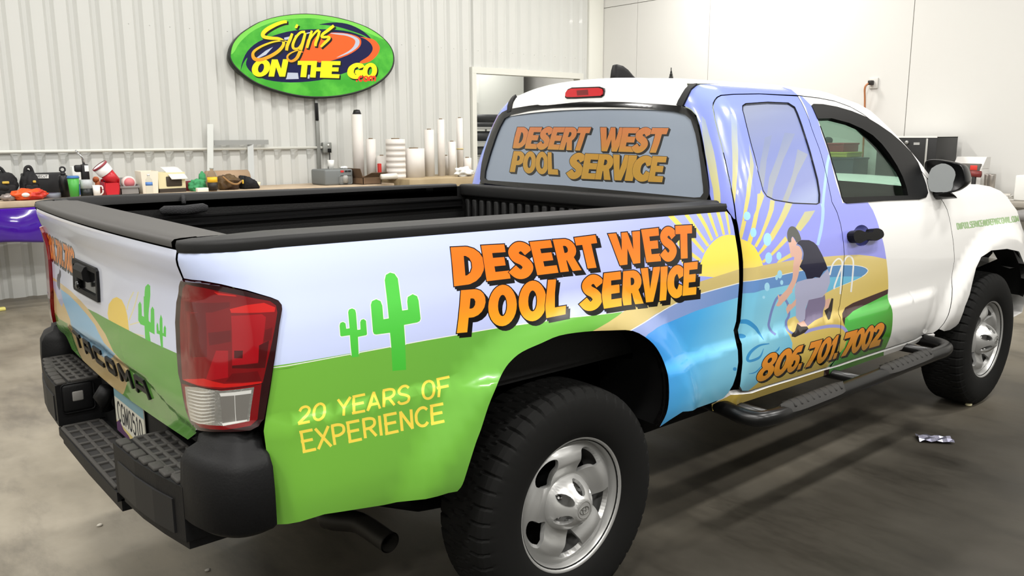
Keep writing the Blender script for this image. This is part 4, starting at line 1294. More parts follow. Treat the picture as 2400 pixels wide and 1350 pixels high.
# raised name letters
for ch, x0_, wd, sts in (('T', -.400, .082, [[(0, .9), (1, .9)], [(.5, .9), (.5, 0)]]), ('A', -.268, .092, [[(0, 0), (.14, .9), (.86, .9), (1, 0)], [(.1, .36), (.9, .36)]]), ('C', -.132, .085, [[(1, .9), (.1, .9), (.04, .45), (.1, .06), (1, .06)]]),
                         ('O', .002, .092, None), ('M', .135, .105, [[(.03, 0), (.08, .9), (.5, .25), (.92, .9), (.97, 0)]]), ('A', .278, .095, [[(0, 0), (.14, .9), (.86, .9), (1, 0)], [(.1, .36), (.9, .36)]])):
    v0, hh_ = .824, .049
    if sts is None:
        o = [(x0_, v0 + .012), (x0_ + .012, v0), (x0_ + wd - .012, v0), (x0_ + wd, v0 + .012), (x0_ + wd, v0 + hh_ - .012), (x0_ + wd - .012, v0 + hh_), (x0_ + .012, v0 + hh_), (x0_, v0 + hh_ - .012)]
        panel('name_letter', GATE, o, [C_WBLK], holes=[offset_poly(o, -.0135)], lift=.006, depth=.009, parent=gate, step=.02)
        continue
    us = []
    for st in sts:
        pts = [(x0_ + a * wd, v0 + .003 + b * hh_) for a, b in st]
        us += [ribbon([a, b], .0135, 1, cap=.004) for a, b in zip(pts, pts[1:])]
    allp = np.array([q for u in us for q in u])
    lo, hi = allp.min(0) - .004, allp.max(0) + .004
    panel('name_letter', GATE, [(lo[0], lo[1]), (hi[0], lo[1]), (hi[0], hi[1]), (lo[0], hi[1])], [C_WBLK], mask=us, lift=.006, depth=.009, parent=gate, step=.02)
# grey plastic cap along the tailgate's top
us_ = np.linspace(-.722, .722, 41)
top = bed_P(us_, np.full_like(us_, 1.270)) + np.array([-.006, 0, 0])
G = []
for p in top:
    G.append([p, p + [-.001, 0, .012], p + [.006, 0, .018], p + [.02, 0, .0195], [-1.045, p[1], 1.2905], [-1.043, p[1], 1.289], [-.995, p[1], 1.2895], [-.993, p[1], 1.288], [-.962, p[1], 1.286], [-.956, p[1], 1.278], [-.956, p[1], 1.24]])
cap = MB().grid(G)
cap.build('tailgate_cap', C_CAP, gate)
MB().box((-1.02, -.735, .74), (-.965, .735, 1.26)).build('inner_panel', C_LINER, gate)

# ------------------------------------------------------------------ tail lamps
lamp_px = LAMP_R[::-1] + zz(ZF, [(740, 1180), (700, 1245), (640, 1270), (420, 1275), (300, 1270), (245, 1262), (190, 1210), (155, 1120), (132, 1020), (112, 900), (92, 820), (78, 620), (68, 420), (78, 260), (97, 130)])
lu = U(BED, lamp_px)
LM = [mat('lamp_rim', (38, 3, 8), 0.1, 0, 1), mat('lamp_red', (120, 3, 11), 0.08, 0, 1), mat('lamp_red_bright', (158, 5, 20), 0.08, 0, 1), mat('lamp_red_deep', (98, 3, 9), 0.08, 0, 1), mat('lamp_glow', (196, 24, 20), 0.08, 0, 1),
      mat('lamp_recess', (74, 3, 8), 0.1, 0, 1), mat('lamp_reflector', (222, 222, 218), 0.14, .85, 1, bump=(60, .5, .003)), mat('lamp_clear', (150, 147, 142), 0.15, .5, 1), mat('lamp_white', (232, 232, 228), .2, .2, 1)]
lamp_layers = [L(BED, 0, []), L(BED, 1, [zz(ZF, [(125, 150), (150, 108), (280, 140), (500, 192), (780, 255), (825, 290), (835, 345), (800, 560), (765, 720), (728, 890), (640, 912), (400, 945), (240, 918), (125, 870), (110, 600), (105, 420), (115, 250)]), zz(ZF, [(120, 900), (400, 950), (720, 900), (690, 1180), (640, 1240), (440, 1262), (260, 1240), (170, 1150)])]),
               L(BED, 3, [zz(ZF, [(185, 350), (300, 330), (312, 690), (180, 690)]), zz(ZF, [(140, 250), (480, 260), (480, 300), (350, 340), (150, 330)]), zz(ZF, [(320, 500), (490, 480), (490, 570), (330, 600)])]), L(BED, 2, [zz(ZF, [(490, 368), (720, 357), (750, 380), (722, 620), (690, 735), (500, 755)]), zz(ZF, [(380, 640), (470, 640), (470, 850), (300, 880)])]),
               L(BED, 4, [zz(ZF, [(480, 315), (600, 285), (735, 268), (820, 305), (815, 340), (490, 345)]), zz(ZF, [(360, 175), (520, 205), (530, 215), (390, 200)]), zz(ZF, [(130, 870), (290, 860), (440, 900), (720, 880), (720, 895), (440, 930), (240, 912)])]),
               L(BED, 5, [zz(ZF, [(700, 600), (775, 560), (745, 775), (500, 778), (500, 758), (695, 738)]), zz(ZF, [(515, 640), (580, 640), (578, 700), (515, 700)])]), L(BED, 3, [zz(ZF, [(500, 820), (690, 800), (720, 880), (450, 885)]), zz(ZF, [(745, 480), (800, 460), (790, 560), (735, 570)])]),
               L(BED, 6, [zz(ZF, [(145, 925), (240, 928), (420, 955), (665, 925), (630, 1200), (440, 1235), (330, 1225), (190, 1185), (160, 1060)])]), L(BED, 7, [zz(ZF, [(405, 975), (640, 950), (612, 1198), (435, 1232), (420, 1100)])]), L(BED, 8, [ribbon(zz(ZF, [(165 + i * 3, 950 + i * 26), (270, 968 + i * 27), (372, 962 + i * 26)]), [1.0, 2.2, .6], 4) for i in range(10)]), L(BED, 7, [ribbon(zz(ZF, [(165 + i * 3, 963 + i * 26), (270, 981 + i * 27), (372, 975 + i * 26)]), [.6, 1.6, .6], 4) for i in range(9)]), L(BED, 8, [zz(ZF, [(405, 975), (645, 948), (642, 975), (415, 1000)]), zz(ZF, [(425, 1215), (615, 1180), (612, 1198), (435, 1234)]), ribbon(zz(ZF, [(520, 990), (530, 1200)]), 1.2, 1)])]
tl = panel('tail_lamp', BED, lu, LM, lamp_layers, lift=.010, depth=.05, parent=truck, step=.02)
panel('tail_lamp', BED, lu, [LM[1]] + LM[1:], lamp_layers, lift=.010, depth=.05, parent=truck, mirror=True, step=.04)

# ------------------------------------------------------------------ bed: rail caps, liner, header
un = np.concatenate([np.linspace(.738, .92, 9), np.linspace(.96, 2.60, 36)])
for s in (1, -1):
    v0 = np.interp(un, [.74, .92, 2.6], [1.270, 1.276, 1.254])
    P, N = bed_P(un, v0), BED.N(un, v0)
    G = []
    for p, n in zip(P, N):
        inn = np.array([max(p[0], -1.0), -.758, 0]) if p[0] > -1.05 else np.array([p[0] + .06, -.745, 0])
        q = [p - [0, 0, .012] + n * .004, p + n * .007 + [0, 0, .004], p + n * .003 + [0, 0, .016], p - n * .012 + [0, 0, .020]]
        q += [np.array([p[0] * .5 + inn[0] * .5, p[1] * .5 + inn[1] * .5, p[2] + .020]), np.array([inn[0], inn[1], p[2] + .020]), np.array([inn[0], inn[1] + .008, p[2] + .012]), np.array([inn[0], inn[1] + .008, p[2] - .04])]
        G.append([(a[0], a[1] * s, a[2]) for a in q])
    rl = MB().grid(G)
    rl.build('rail_cap', C_RAIL, truck)
    MB().box((-.95, s * -.735, 1.165), (.80, s * -.755, 1.205), .004).box((-.95, s * -.725, 1.165), (.80, s * -.735, 1.172)).box((-.95, s * -.725, 1.198), (.80, s * -.735, 1.205)).build('tie_down_rail', mat('rail_metal', (26, 26, 27), .4, .5), truck)
lb = MB()
lb.box((-.97, .75, .79), (.86, .775, 1.262)).box((-.97, -.775, .79), (.86, -.75, 1.262)).box((-.97, -.76, .77), (.86, .76, .80))
lb.box((.84, -.76, .79), (.87, .76, 1.25))
for k in range(26):
    y = -.72 + k * .0576
    lb.box((.815, y - .016, .80), (.842, y + .016, 1.20), .008)
for k in range(16):
    x = -.9 + k * .11
    lb.box((x - .03, -.74, .80), (x + .03, .74, .815))
lb.build('bed_liner', C_LINER, truck)
hd = MB().box((.80, -.765, 1.215), (.875, .765, 1.272), .01)
hd.build('bed_header', C_RAIL, truck)
cl = at(432, 491, 1, .71)
cb = MB()
cb.tube([(cl[0] - .09, cl[1], cl[2] - .004), (cl[0] - .075, cl[1], cl[2] + .002), (cl[0], cl[1], cl[2] - .002), (cl[0] + .075, cl[1], cl[2] + .003), (cl[0] + .09, cl[1], cl[2])], [.012, .017, .019, .018, .012], 14)
cb.tube([(cl[0], cl[1] + .0, cl[2] + .025), (cl[0] + .01, cl[1] + .03, cl[2] + .05), (cl[0] + .02, cl[1] + .05, cl[2] + .02)], .008, 8)
cb.build('tie_down_cleat', mat('fuzzy_black', (44, 44, 46), .95, bump=(240, 1, .006)), truck)

# ------------------------------------------------------------------ rear bumper, step pads, number plate
bp = MB()
for s in (1, -1):
    plan = [(-1.170, .335), (-1.164, .50), (-1.150, .62), (-1.128, .745), (-.99, .745), (-1.00, .335)]
    bp.prism([(x, y * s) for x, y in plan], .575, .713, 2)
    plan2 = [(-1.160, .36), (-1.154, .50), (-1.140, .62), (-1.120, .74), (-1.02, .74), (-1.02, .36)]
    bp.prism([(x, y * s) for x, y in plan2], .553, .58, 2)
    # corner piece: stacked rings following the body corner
    base = spline([(-1.128, .735), (-1.122, .80), (-1.103, .86), (-1.065, .905), (-1.02, .918), (-.975, .912)], 4)
    cen = np.array([-.985, .74])
    rings = []
    for z, ins in ((.615, .10), (.618, .02), (.635, .0), (.72, 0.0), (.775, .004), (.80, .018), (.812, .045), (.83, .05), (.834, .065), (.85, .07), (.855, .10)):
        r = []
        for q in base:
            q = np.array(q); d = cen - q; d /= np.linalg.norm(d)
            q = q + d * ins
            r.append((q[0], q[1] * s, z))
        r += [(-.96, .80 * s, z), (-.96, .735 * s, z)]
        rings.append(r)
    b2 = bmesh.new()
    vs = [[b2.verts.new(p) for p in r] for r in rings]
    n_ = len(vs[0])
    for a, b in zip(vs, vs[1:]):
        for i in range(n_):
            b2.faces.new((a[i], a[(i + 1) % n_], b[(i + 1) % n_], b[i]))
    b2.faces.new(vs[0]); b2.faces.new(vs[-1])
    bp._merge(b2, True)
bp.prism([(-1.172, -.335), (-1.176, 0), (-1.172, .335), (-1.0, .335), (-1.0, -.335)], .545, .572, 2)
bp.prism([(-1.162, -.335), (-1.166, 0), (-1.162, .335), (-1.10, .335), (-1.10, -.335)], .515, .55, 2)
bp.box((-1.03, -.34, .50), (-.98, .34, .74), .01).box((-1.0, -.76, .56), (-.90, .76, .72), .01)
bumper = bp.build('rear_bumper', C_BLK, truck)
C_PAD = mat('step_tread', (52, 50, 47), .75, bump=(90, .4, .003)); C_PADD = mat('step_hollow', (28, 27, 26), .8, bump=(90, .4, .003))


def tread(y0, y1, x0, x1, z, nx, ny):
    m = MB()
    m.box((x0, y0, z), (x1, y1, z + .004))
    m.mi = 1
    for i in range(nx + 1):
        x = x0 + (x1 - x0) * i / nx
        m.box((x - .006, y0, z), (x + .006, y1, z + .010), .003)
    for j in range(ny + 1):
        y = y0 + (y1 - y0) * j / ny
        m.box((x0, y - .006, z), (x1, y + .006, z + .011), .003)
    return m.build('step_pad', [C_PADD, C_PAD], bumper)


tread(-.715, -.350, -1.120, -1.035, .711, 3, 7)
tread(.350, .715, -1.120, -1.035, .711, 3, 7)
tread(-.310, .310, -1.165, -1.05, .571, 3, 9)
for s in (1, -1):
    m = MB()
    for i in range(7):
        y = .36 + i * .056
        xr_ = np.interp(y, [.335, .5, .62, .745], [-1.165, -1.159, -1.145, -1.122])
        m.box((xr_, s * y - .024, .711), (xr_ + .03, s * y + .024, .722), .004)
    m.build('step_pad', C_PAD, bumper)
    m = MB()
    m.prism([(-1.172, s * .37), (-1.168, s * .50), (-1.157, s * .61), (-1.140, s * .70), (-1.12, s * .70), (-1.14, s * .37)], .585, .672, 2)
    m.build('bumper_insert', mat('insert_plastic', (16, 16, 17), .55), bumper)
sk = at(183, 930, 1, .33)
m = MB()
m.box((sk[0] - .05, .325, sk[2] - .05), (sk[0] + .05, .337, sk[2] + .05), .012)
m.build('socket_frame', C_BLK, bumper)
m = MB()
m.box((sk[0] - .018, .322, sk[2] - .012), (sk[0] + .016, .33, sk[2] + .022), .004)
m.build('socket_plug', mat('plug_grey', (120, 118, 114), .5), bumper)
PLX = Plane((-1.04, 0, 0), (0, -1, 0), (0, 0, 1), (-1, 0, 0), (-.5, .5), (.4, .9))
ply = [(-.145, .585), (.160, .585), (.160, .735), (-.145, .735)]
plq = [(-.118, .692), (.135, .692), (.135, .622), (-.118, .622)]
panel('number_plate', PLX, ply, [mat('plate_face', (206, 204, 190), .4), mat('plate_band', (120, 156, 166), .4), mat('plate_hills', (92, 62, 96), .4), mat('plate_ink', (40, 42, 46), .4), mat('plate_yellow', (206, 188, 120), .4)],
      [(1, [([(-.145, .70), (.160, .70), (.160, .735), (-.145, .735)], [])]), (4, [([(-.145, .585), (.16, .585), (.16, .60), (-.145, .62)], [])]), (2, [([(-.145, .585), (-.145, .612), (-.11, .628), (-.07, .606), (-.02, .60), (.02, .585)], [])]), (3, thin('CGM0510', plq, [.8, .8, .9, .8, .8, .5, .8], .3, .13))], depth=.003, parent=bumper)
MB().tube([(-1.05, .19, .72), (-1.06, .2, .69), (-1.05, .2, .64)], [.02, .03, .02], 10).build('plate_lamp', C_BLK, bumper)

# ------------------------------------------------------------------ wheels


def tyre_mesh():
    prof = [(.205, -.095), (.222, -.108), (.250, -.118), (.290, -.1225), (.325, -.119), (.346, -.112), (.352, -.108), (.364, -.100), (.371, -.086), (.3735, -.06), (.3745, -.05)]
    prof = prof + [(.3750, -.028), (.3755, -.018), (.3755, .018), (.3750, .028)] + [(r, -h) for r, h in prof[::-1]]
    n = 336
    V, F = [], []
    K = len(prof)
    for i in range(n):
        a = 2 * PI * i / n
        for k, (r, h) in enumerate(prof):
            rr = r
            ah = abs(h)
            blk = (i + (3 if h > 0 else 0)) % 7
            if r > .345 and ah > .055 and blk == 0:
                rr -= .008 if r > .36 else .005
            if r > .37 and ah < .055 and (i + int(h * 120)) % 7 == 3:
                rr -= .005
            if .0265 < ah < .0525 and r > .37 and k in (9, 10, 11, 13, 14, 15, 12) and (ah > .045 or ah < .03):
                rr -= 0
            V.append((rr * math.cos(a), h, rr * math.sin(a)))
    for i in range(n):
        j = (i + 1) % n
        for k in range(K - 1):
            F.append((i * K + k, j * K + k, j * K + k + 1, i * K + k + 1))
    me = raw_mesh('tyre', V, F, False)
    ps = me.polygons
    for p in ps:
        c = p.center
        p.use_smooth = math.hypot(c.x, c.z) < .345
    return me


def grooves_mesh():
    """dark circumferential grooves: thin rings let into the tread"""
    m = MB()
    for h in (-.045, 0.0, .045):
        m.lathe([(.374, h - .004), (.3765, h - .004), (.3765, h + .004), (.374, h + .004)], 96, Rm(PI / 2, 'X'))
    return m


C_TYRE = mat('tyre_rubber', (16, 16, 15), .78, bump=(60, .15, .002), spec=.22)
C_STEEL = mat('silver_wheel_paint', (172, 172, 170), .38, .55, .2)
C_HUBC = mat('hub_cap_silver', (186, 186, 184), .32, .55, .3)
C_CHROME = mat('lug_chrome', (200, 200, 200), .12, 1.0)
tyre_me = tyre_mesh()
tyre_me.materials.append(C_TYRE)


def disc_y(a, b):
    """rim face: depth (towards +y = inboard) at face coordinates a, b"""
    r = np.hypot(a, b)
    th = np.arctan2(b, a)
    base = curve([(0, .028), (.07, .030), (.095, .034), (.115, .026), (.145, .012), (.165, .014), (.182, .024), (.192, .032), (.200, .034)], r)
    dip = .006 * np.cos(5 * (th - math.radians(58))) * np.exp(-((r - .135) / .035) ** 2)
    return base + dip


def wheel_hole(k):
    c = math.radians(56) + k * 2 * PI / 5
    pts = []
    for r, d in ((.172, -.31), (.181, -.16), (.184, .03), (.182, .20), (.172, .31), (.156, .30), (.128, .25), (.104, .17), (.098, .08), (.108, -.01), (.130, -.14), (.154, -.29)):
        pts.append((r, d))
    p = [(r * math.cos(c + d), r * math.sin(c + d)) for r, d in pts]
    return spline(p, 3, True)


def make_wheel(x, y, side, first=None, spin=0.0):
    """one wheel: tyre > rim, hub cap, lug nuts (sub-parts)"""
    if first is None:
        t = link('wheel', tyre_me, truck)
    else:
        t = first.copy(); COL.objects.link(t)
    t.parent = truck
    t.location = (x, y, HUB)
    t.rotation_euler = (0, spin, 0) if side < 0 else (0, spin, PI)
    if first is not None:
        for ch in first.children:
            c = ch.copy(); COL.objects.link(c); c.parent = t
        return t
    FACE = -.104                       # face plane of the lip, outboard
    rim = MB()
    rim.lathe([(.196, -FACE - .045), (.199, -FACE - .032), (.204, -FACE - .016), (.210, -FACE - .004), (.2165, -FACE + .001), (.2215, -FACE - .002), (.2225, -FACE - .008), (.218, -FACE - .02), (.205, -FACE - .05), (.196, -FACE - .09), (.19, -FACE - .17)], 72, Rm(PI / 2, 'X'), cap=False)
    rm = rim.build('wheel_rim', C_STEEL, t)
    rmx = Surf(lambda u, v: np.stack([np.asarray(u, float), FACE + disc_y(np.asarray(u, float), np.asarray(v, float)), np.asarray(v, float)], -1), (-.2, .2), (-.2, .2), lambda u, v: np.tile([0., -1., 0.], (len(np.atleast_1d(u)), 1)), 8, 8)
    out = ellipse(0, 0, .1985, .1985, 80)
    panel('wheel_disc', rmx, out, [C_STEEL], holes=[wheel_hole(k) for k in range(5)], depth=.016, parent=t, step=.008)
    # brake drum seen through the holes
    MB().lathe([(0, .02), (.165, .02), (.17, .0), (.17, -.08), (0, -.08)], 40, T(0, 0.03, 0) @ Rm(PI / 2, 'X')).build('brake_drum', mat('drum_iron', (16, 16, 16), .9, spec=.1), t)
    hub = Surf(lambda u, v: np.stack([np.asarray(u, float), FACE + curve([(0, -.046), (.034, -.046), (.038, -.042), (.048, -.034), (.068, -.014), (.082, .008), (.089, .028), (.093, .036)], np.hypot(u, v)), np.asarray(v, float)], -1), (-.1, .1), (-.1, .1), lambda u, v: np.tile([0., -1., 0.], (len(np.atleast_1d(u)), 1)), 8, 8)
    hl = []
    for k in range(6):
        c = math.radians(25) + k * PI / 3
        e = ellipse(0, 0, .021, .0175, 14)
        hl.append([(math.cos(c) * (.063 + a) - math.sin(c) * b, math.sin(c) * (.063 + a) + math.cos(c) * b) for a, b in e])
    panel('hub_cap', hub, ellipse(0, 0, .092, .092, 60), [C_HUBC], holes=hl, depth=.012, parent=t, step=.006)
    MB().lathe([(0, .012), (.088, .012), (.088, 0), (0, 0)], 40, T(0, FACE + .045, 0) @ Rm(PI / 2, 'X')).build('hub_plate', mat('hub_shadow', (18, 18, 18), .7), t)
    for k in range(6):
        c = math.radians(25) + k * PI / 3
        MB().lathe([(.009, 0), (.009, .018), (.006, .026), (0, .028)], 6, T(math.cos(c) * .06, FACE + .034, math.sin(c) * .06) @ Rm(PI / 2, 'X'), smooth=False).build('lug_nut', C_CHROME, t)
    em = MB()
    for (rx, rz, oz) in ((.019, .0125, 0), (.0065, .0125, 0), (.0125, .005, .006)):
        pts = [(rx * math.cos(a), FACE - .0465, rz * math.sin(a) + oz) for a in np.linspace(0, 2 * PI, 33)]
        em.tube(pts, .0013, 6, cap=False)
    em.tube([(.027 * math.cos(a), FACE - .046, .027 * math.sin(a)) for a in np.linspace(0, 2 * PI, 41)], .0009, 6, cap=False)
    em.build('hub_emblem', mat('emblem_grey', (120, 120, 116), .35, .7), t)
    return t


wheel = make_wheel(0.0, -.790, -1, None, 0.0)
make_wheel(WB, -.790, -1, wheel, -.262)
make_wheel(0.0, .790, 1, wheel, .5)
make_wheel(WB, .790, 1, wheel, 1.0)

# ------------------------------------------------------------------ wheel-arch liners, chassis, exhaust
RA = bed_P(*np.array(U(BED, spline(ARCH, 2))).T)
FA = cab_P(*np.array(arch_uv).T)
FA = np.vstack([FA, [[WB + .53 * math.cos(a), -.93, HUB + .525 * math.sin(a)] for a in (.85, .6, .35)]])
for cx, A in ((0.0, RA), (WB, FA)):
    for s in (1, -1):
        G = []
        for x, y, z in A:
            dx, dz = x - cx, max(z - .42, 0)
            G.append([(cx + dx * k, s * yy, z + dz * (k - 1)) for k, yy in ((1.0, y + .012), (1.02, -.885), (1.035, -.80), (1.035, -.775 if z > .72 else -.60))])
        MB().grid(G).build('wheel_arch_liner', mat('arch_liner', (8, 8, 8), .8, spec=.2), truck)
        MB().box((cx - .52, s * -.60, .47), (cx + .50, s * -.59, .765)).build('arch_shade_panel', mat('arch_liner', (8, 8, 8), .8, spec=.2), truck)  # dark sheet added behind the wheel to black out the well
ch = MB()
for s in (1, -1):
    ch.box((-.95, s * .46, .44), (3.9, s * .54, .56), .01)
    ch.tube([(-.68, s * .52, .50), (-.35, s * .53, .36), (0, s * .53, .31), (.4, s * .53, .38), (.62, s * .52, .46)], [.022, .026, .03, .026, .022], 8, flat=1.4)
    ch.tube([(.12, s * .58, .34), (.16, s * .55, .75)], .03, 12)
ch.tube([(0, -.66, HUB), (0, .66, HUB)], .045, 14).lathe([(0, -.12), (.1, -.1), (.13, 0), (.1, .1), (0, .12)], 20, T(0, 0, HUB) @ Rm(PI / 2, 'Y'))
ch.box((.9, -.44, .40), (2.9, .44, .60), .03).box((2.9, -.62, .34), (3.6, .62, .62), .04)
ch.box((.88, -.80, .50), (2.75, .80, .60), .02).box((.50, -.72, .42), (1.5, .72, .60), .03)  # extra underbody boxes added to deepen the shade below the truck
ch.tube([(WB, -.66, HUB), (WB, .66, HUB)], .05, 12)
ch.box((-.9, -.60, .58), (.86, .60, .76), .02)
ch.build('chassis', mat('chassis_black', (8, 8, 8), .8, spec=.2), truck)
ex = MB()
ep = spline([(.35, -.26, .46), (-.10, -.28, .46), tuple(at(770, 1192, 1, -.34)), tuple(at(845, 1226, 1, -.48)), tuple(at(914, 1272, 1, -.63))], 6)
b_ = [Vector(p) for p in ep]
ex.tube(ep, .033, 24, cap=False)
ex.tube(ep[::-1], .029, 24, cap=False)
ex.build('exhaust_pipe', mat('dull_exhaust', (54, 52, 48), .5, .7), truck)

# ------------------------------------------------------------------ cab interior
ci = MB()
ci.box((1.0, -.72, .60), (2.75, .72, .68)).box((2.42, -.70, .68), (2.85, .70, 1.12), .05).box((.96, -.66, .68), (1.02, .66, 1.20), .02)
for s in (1, -1):
    ci.box((1.05, s * .79, .62), (2.58, s * .825, 1.20), .01)
ci.build('interior', mat('interior_dark', (14, 14, 15), .8), truck)
for y in (-.38, .38):
    m = MB()
    m.box((1.42, y - .26, .70), (1.95, y + .26, .90), .06, 3)
    m.box((1.22, y - .25, .86), (1.42, y + .25, 1.30), .06, 3)
    m.build('seat', mat('seat_cloth', (40, 40, 42), .9), truck)
    MB().box((1.22, y - .13, 1.31), (1.34, y + .13, 1.44), .05, 3).build('headrest', mat('seat_cloth', (40, 40, 42), .9), truck)
stw = MB()
stw.tube([(.185 * math.cos(a), .185 * math.sin(a), 0) for a in np.linspace(0, 2 * PI, 37)], .016, 10, cap=False, M=T(2.25, .38, 1.04) @ Rm(-1.15, 'Y'))
stw.tube([(0, -.17, 0), (0, .17, 0)], .018, 8, M=T(2.25, .38, 1.04) @ Rm(-1.15, 'Y')).tube([(0, 0, -.02), (.0, 0, -.25)], .03, 8, M=T(2.25, .38, 1.04) @ Rm(-1.15, 'Y'))
stw.build('steering_wheel', mat('steering_black', (22, 22, 22), .6), truck)
hl_ = np.array(roof_e); hl_[:, 2] -= .035; hl_[:, 1] += .02
loft('headliner', hl_[3:], [.02] * len(hl_[3:]), [0] * len(hl_[3:]), mat('headliner_grey', (96, 98, 96), .9), truck)
for s in (1, -1):
    e = ws_e.copy(); e[:, 1] *= s
    MB().tube([(p[0] - .05, p[1] - s * .0 + (.03 if s > 0 else -.03), p[2] - .03) for p in e[1:]], .028, 8, flat=1.6).build('pillar_trim', mat('pillar_trim_grey', (74, 76, 76), .85), truck)

# ------------------------------------------------------------------ door mirror, door handle, side step
MX = 2.44
MIR = Plane((MX, 0, 0), (0, -1, 0), (0, 0, 1), (-1, 0, 0), (.4, 1.5), (.9, 1.6))
hz = zz(ZU, [(548, 470), (560, 412), (610, 385), (720, 388), (860, 413), (960, 438), (1010, 478), (1040, 560), (1050, 640), (1030, 692), (980, 740), (900, 778), (760, 800), (640, 808), (590, 780), (560, 620)])
hz = np.array(spline(U(MIR, hz), 3, True))
cen = hz.mean(0)
rg = []
for dx, sc in ((.012, .93), (.0, .97), (.004, 1.0), (.05, 1.0), (.095, .9), (.125, .68), (.135, .3)):
    q = cen + (hz - cen) * sc
    rg.append([(MX + dx + .0 * 0, -a, b) for a, b in q])
b2 = bmesh.new()
vs = [[b2.verts.new(p) for p in r] for r in rg]
for a, b in zip(vs, vs[1:]):
    for i in range(len(a)):
        b2.faces.new((a[i], a[(i + 1) % len(a)], b[(i + 1) % len(a)], b[i]))
b2.faces.new(vs[0]); b2.faces.new(vs[-1])
mm = MB(); mm._merge(b2, True)
fp = CAB.P(*np.array(U(CAB, [(2150, 455)])).T)[0]
mm.tube([(MX + .05, fp[1] + .03, 1.225), (MX + .06, -.93, 1.225), (MX + .06, cen[0] * -1 + .05, cen[1] - .05)], [.035, .03, .03], 12, flat=1.6)
mirr = mm.build('door_mirror', mat('mirror_housing', (16, 16, 17), .3), truck)
gz = zz(ZU, [(600, 605), (640, 490), (760, 432), (850, 450), (910, 500), (932, 570), (905, 660), (880, 760), (760, 780), (630, 770), (598, 680)])
nm = np.array([-.955, -.297, 0])
MIRG = Plane((MX - .022, -cen[0], cen[1]), (.297, -.955, 0), (0, 0, 1), nm, (-.3, .3), (-.3, .3))
panel('mirror_glass', MIRG, spline(U(MIRG, gz), 2, True), [mat('mirror_silver', (190, 195, 200), .02, 1.0)], depth=.012, parent=mirr)

cu = np.array(cup_uv); cc = cu.mean(0)
G = []
for sc, li in ((1.02, -.001), (.97, -.004), (.85, -.016), (.6, -.026), (.3, -.030), (.02, -.031)):
    q = cc + (cu - cc) * sc
    q = np.vstack([q, q[:1]])
    G.append(CAB.P(q[:, 0], q[:, 1]) + CAB.N(q[:, 0], q[:, 1]) * li)
cupm = MB().grid(G)
cupm.build('handle_cup', C_CABSKY, fd)
hpx = zz(ZL, [(1625, 450), (1640, 400), (1690, 372), (1745, 378), (1800, 398), (1900, 398), (1920, 355), (1980, 345), (2040, 370), (2065, 420), (2050, 465), (1990, 500), (1940, 515), (1860, 495), (1790, 515), (1740, 545), (1690, 548), (1645, 520)])
hh = panel('door_handle', CAB, spline(U(CAB, hpx), 2, True), [C_BLK], lift=.030, depth=.034, parent=fd, step=.02)

st = MB()
SY, SZ = -.985, .470
path = spline([(.86, -.62, .50), (.86, -.80, .49), (.875, -.93, SZ), (.95, SY, SZ), (1.2, SY, SZ), (2.2, SY, SZ), (2.44, SY, SZ), (2.54, -.93, SZ), (2.56, -.80, .475), (2.57, -.62, .5)], 6)
st.tube(path, .031, 18)
for x in (.95, 1.65, 2.35):
    st.tube([(x, -.56, .55), (x, -.78, .47), (x, SY, SZ)], .022, 10)
step_ = st.build('side_step', mat('step_black', (12, 12, 12), .3), truck)
for x0, x1 in ((1.0, 1.46), (1.78, 2.28)):
    m = MB()
    n = 30
    G = []
    for i in range(n + 1):
        t = i / n
        x = x0 + (x1 - x0) * t
        w = .042 * (1 - abs(2 * t - 1) ** 5) ** .5 + .002
        G.append([(x, SY + w * math.sin(a) * 1.0, SZ + .0325 + .007 * math.cos(a * 1.0) - .026 * math.sin(a) ** 2) for a in np.linspace(-1.35, 1.35, 9)])
    m.grid(G)
    for i in range(9):
        x = x0 + .06 + (x1 - x0 - .12) * i / 8
        m.tube([(x, SY - .03, SZ + .026), (x + .012, SY, SZ + .039), (x, SY + .03, SZ + .026)], .005, 6)
    m.build('step_tread', mat('tread_grey', (50, 49, 47), .8, bump=(120, .4, .002)), step_)
m = MB()
for p, q in (((.97, .0), (.99, .0)), ((1.0, 0), (1.02, 0))):
    pass
# front end: bumper, grille, head lamps
fb = MB()
ys_ = np.linspace(-.86, .86, 23)
G = []
for y in ys_:
    xf = 4.16 - .30 * (abs(y) / .86) ** 3.2
    G.append([(xf - .30, y, .42), (xf - .02, y, .44), (xf, y, .50), (xf + .01, y, .62), (xf - .01, y, .70), (xf - .06, y, .735), (xf - .30, y, .74)])
fb.grid(G)
fb.build('front_bumper', C_PAINT, truck)
G = []
for y in np.linspace(-.60, .60, 13):
    xf = 4.10 - .22 * (abs(y) / .86) ** 2.6
    G.append([(xf - .06, y, .735), (xf, y, .76), (xf, y, .92), (xf - .06, y, .985)])
MB().grid(G).build('grille', C_BLK, truck)
for s in (1, -1):
    G = []
    for y in np.linspace(.58, .82, 9):
        xf = 4.08 - .22 * (y / .86) ** 2.6 - .9 * max(y - .74, 0)
        G.append([(xf - .08, s * y, .80), (xf, s * y, .82), (xf - .01, s * y, .92), (xf - .08, s * y, .97)])
    MB().grid(G).build('head_lamp', mat('head_lamp_clear', (210, 212, 214), .1, .3, 1), truck)
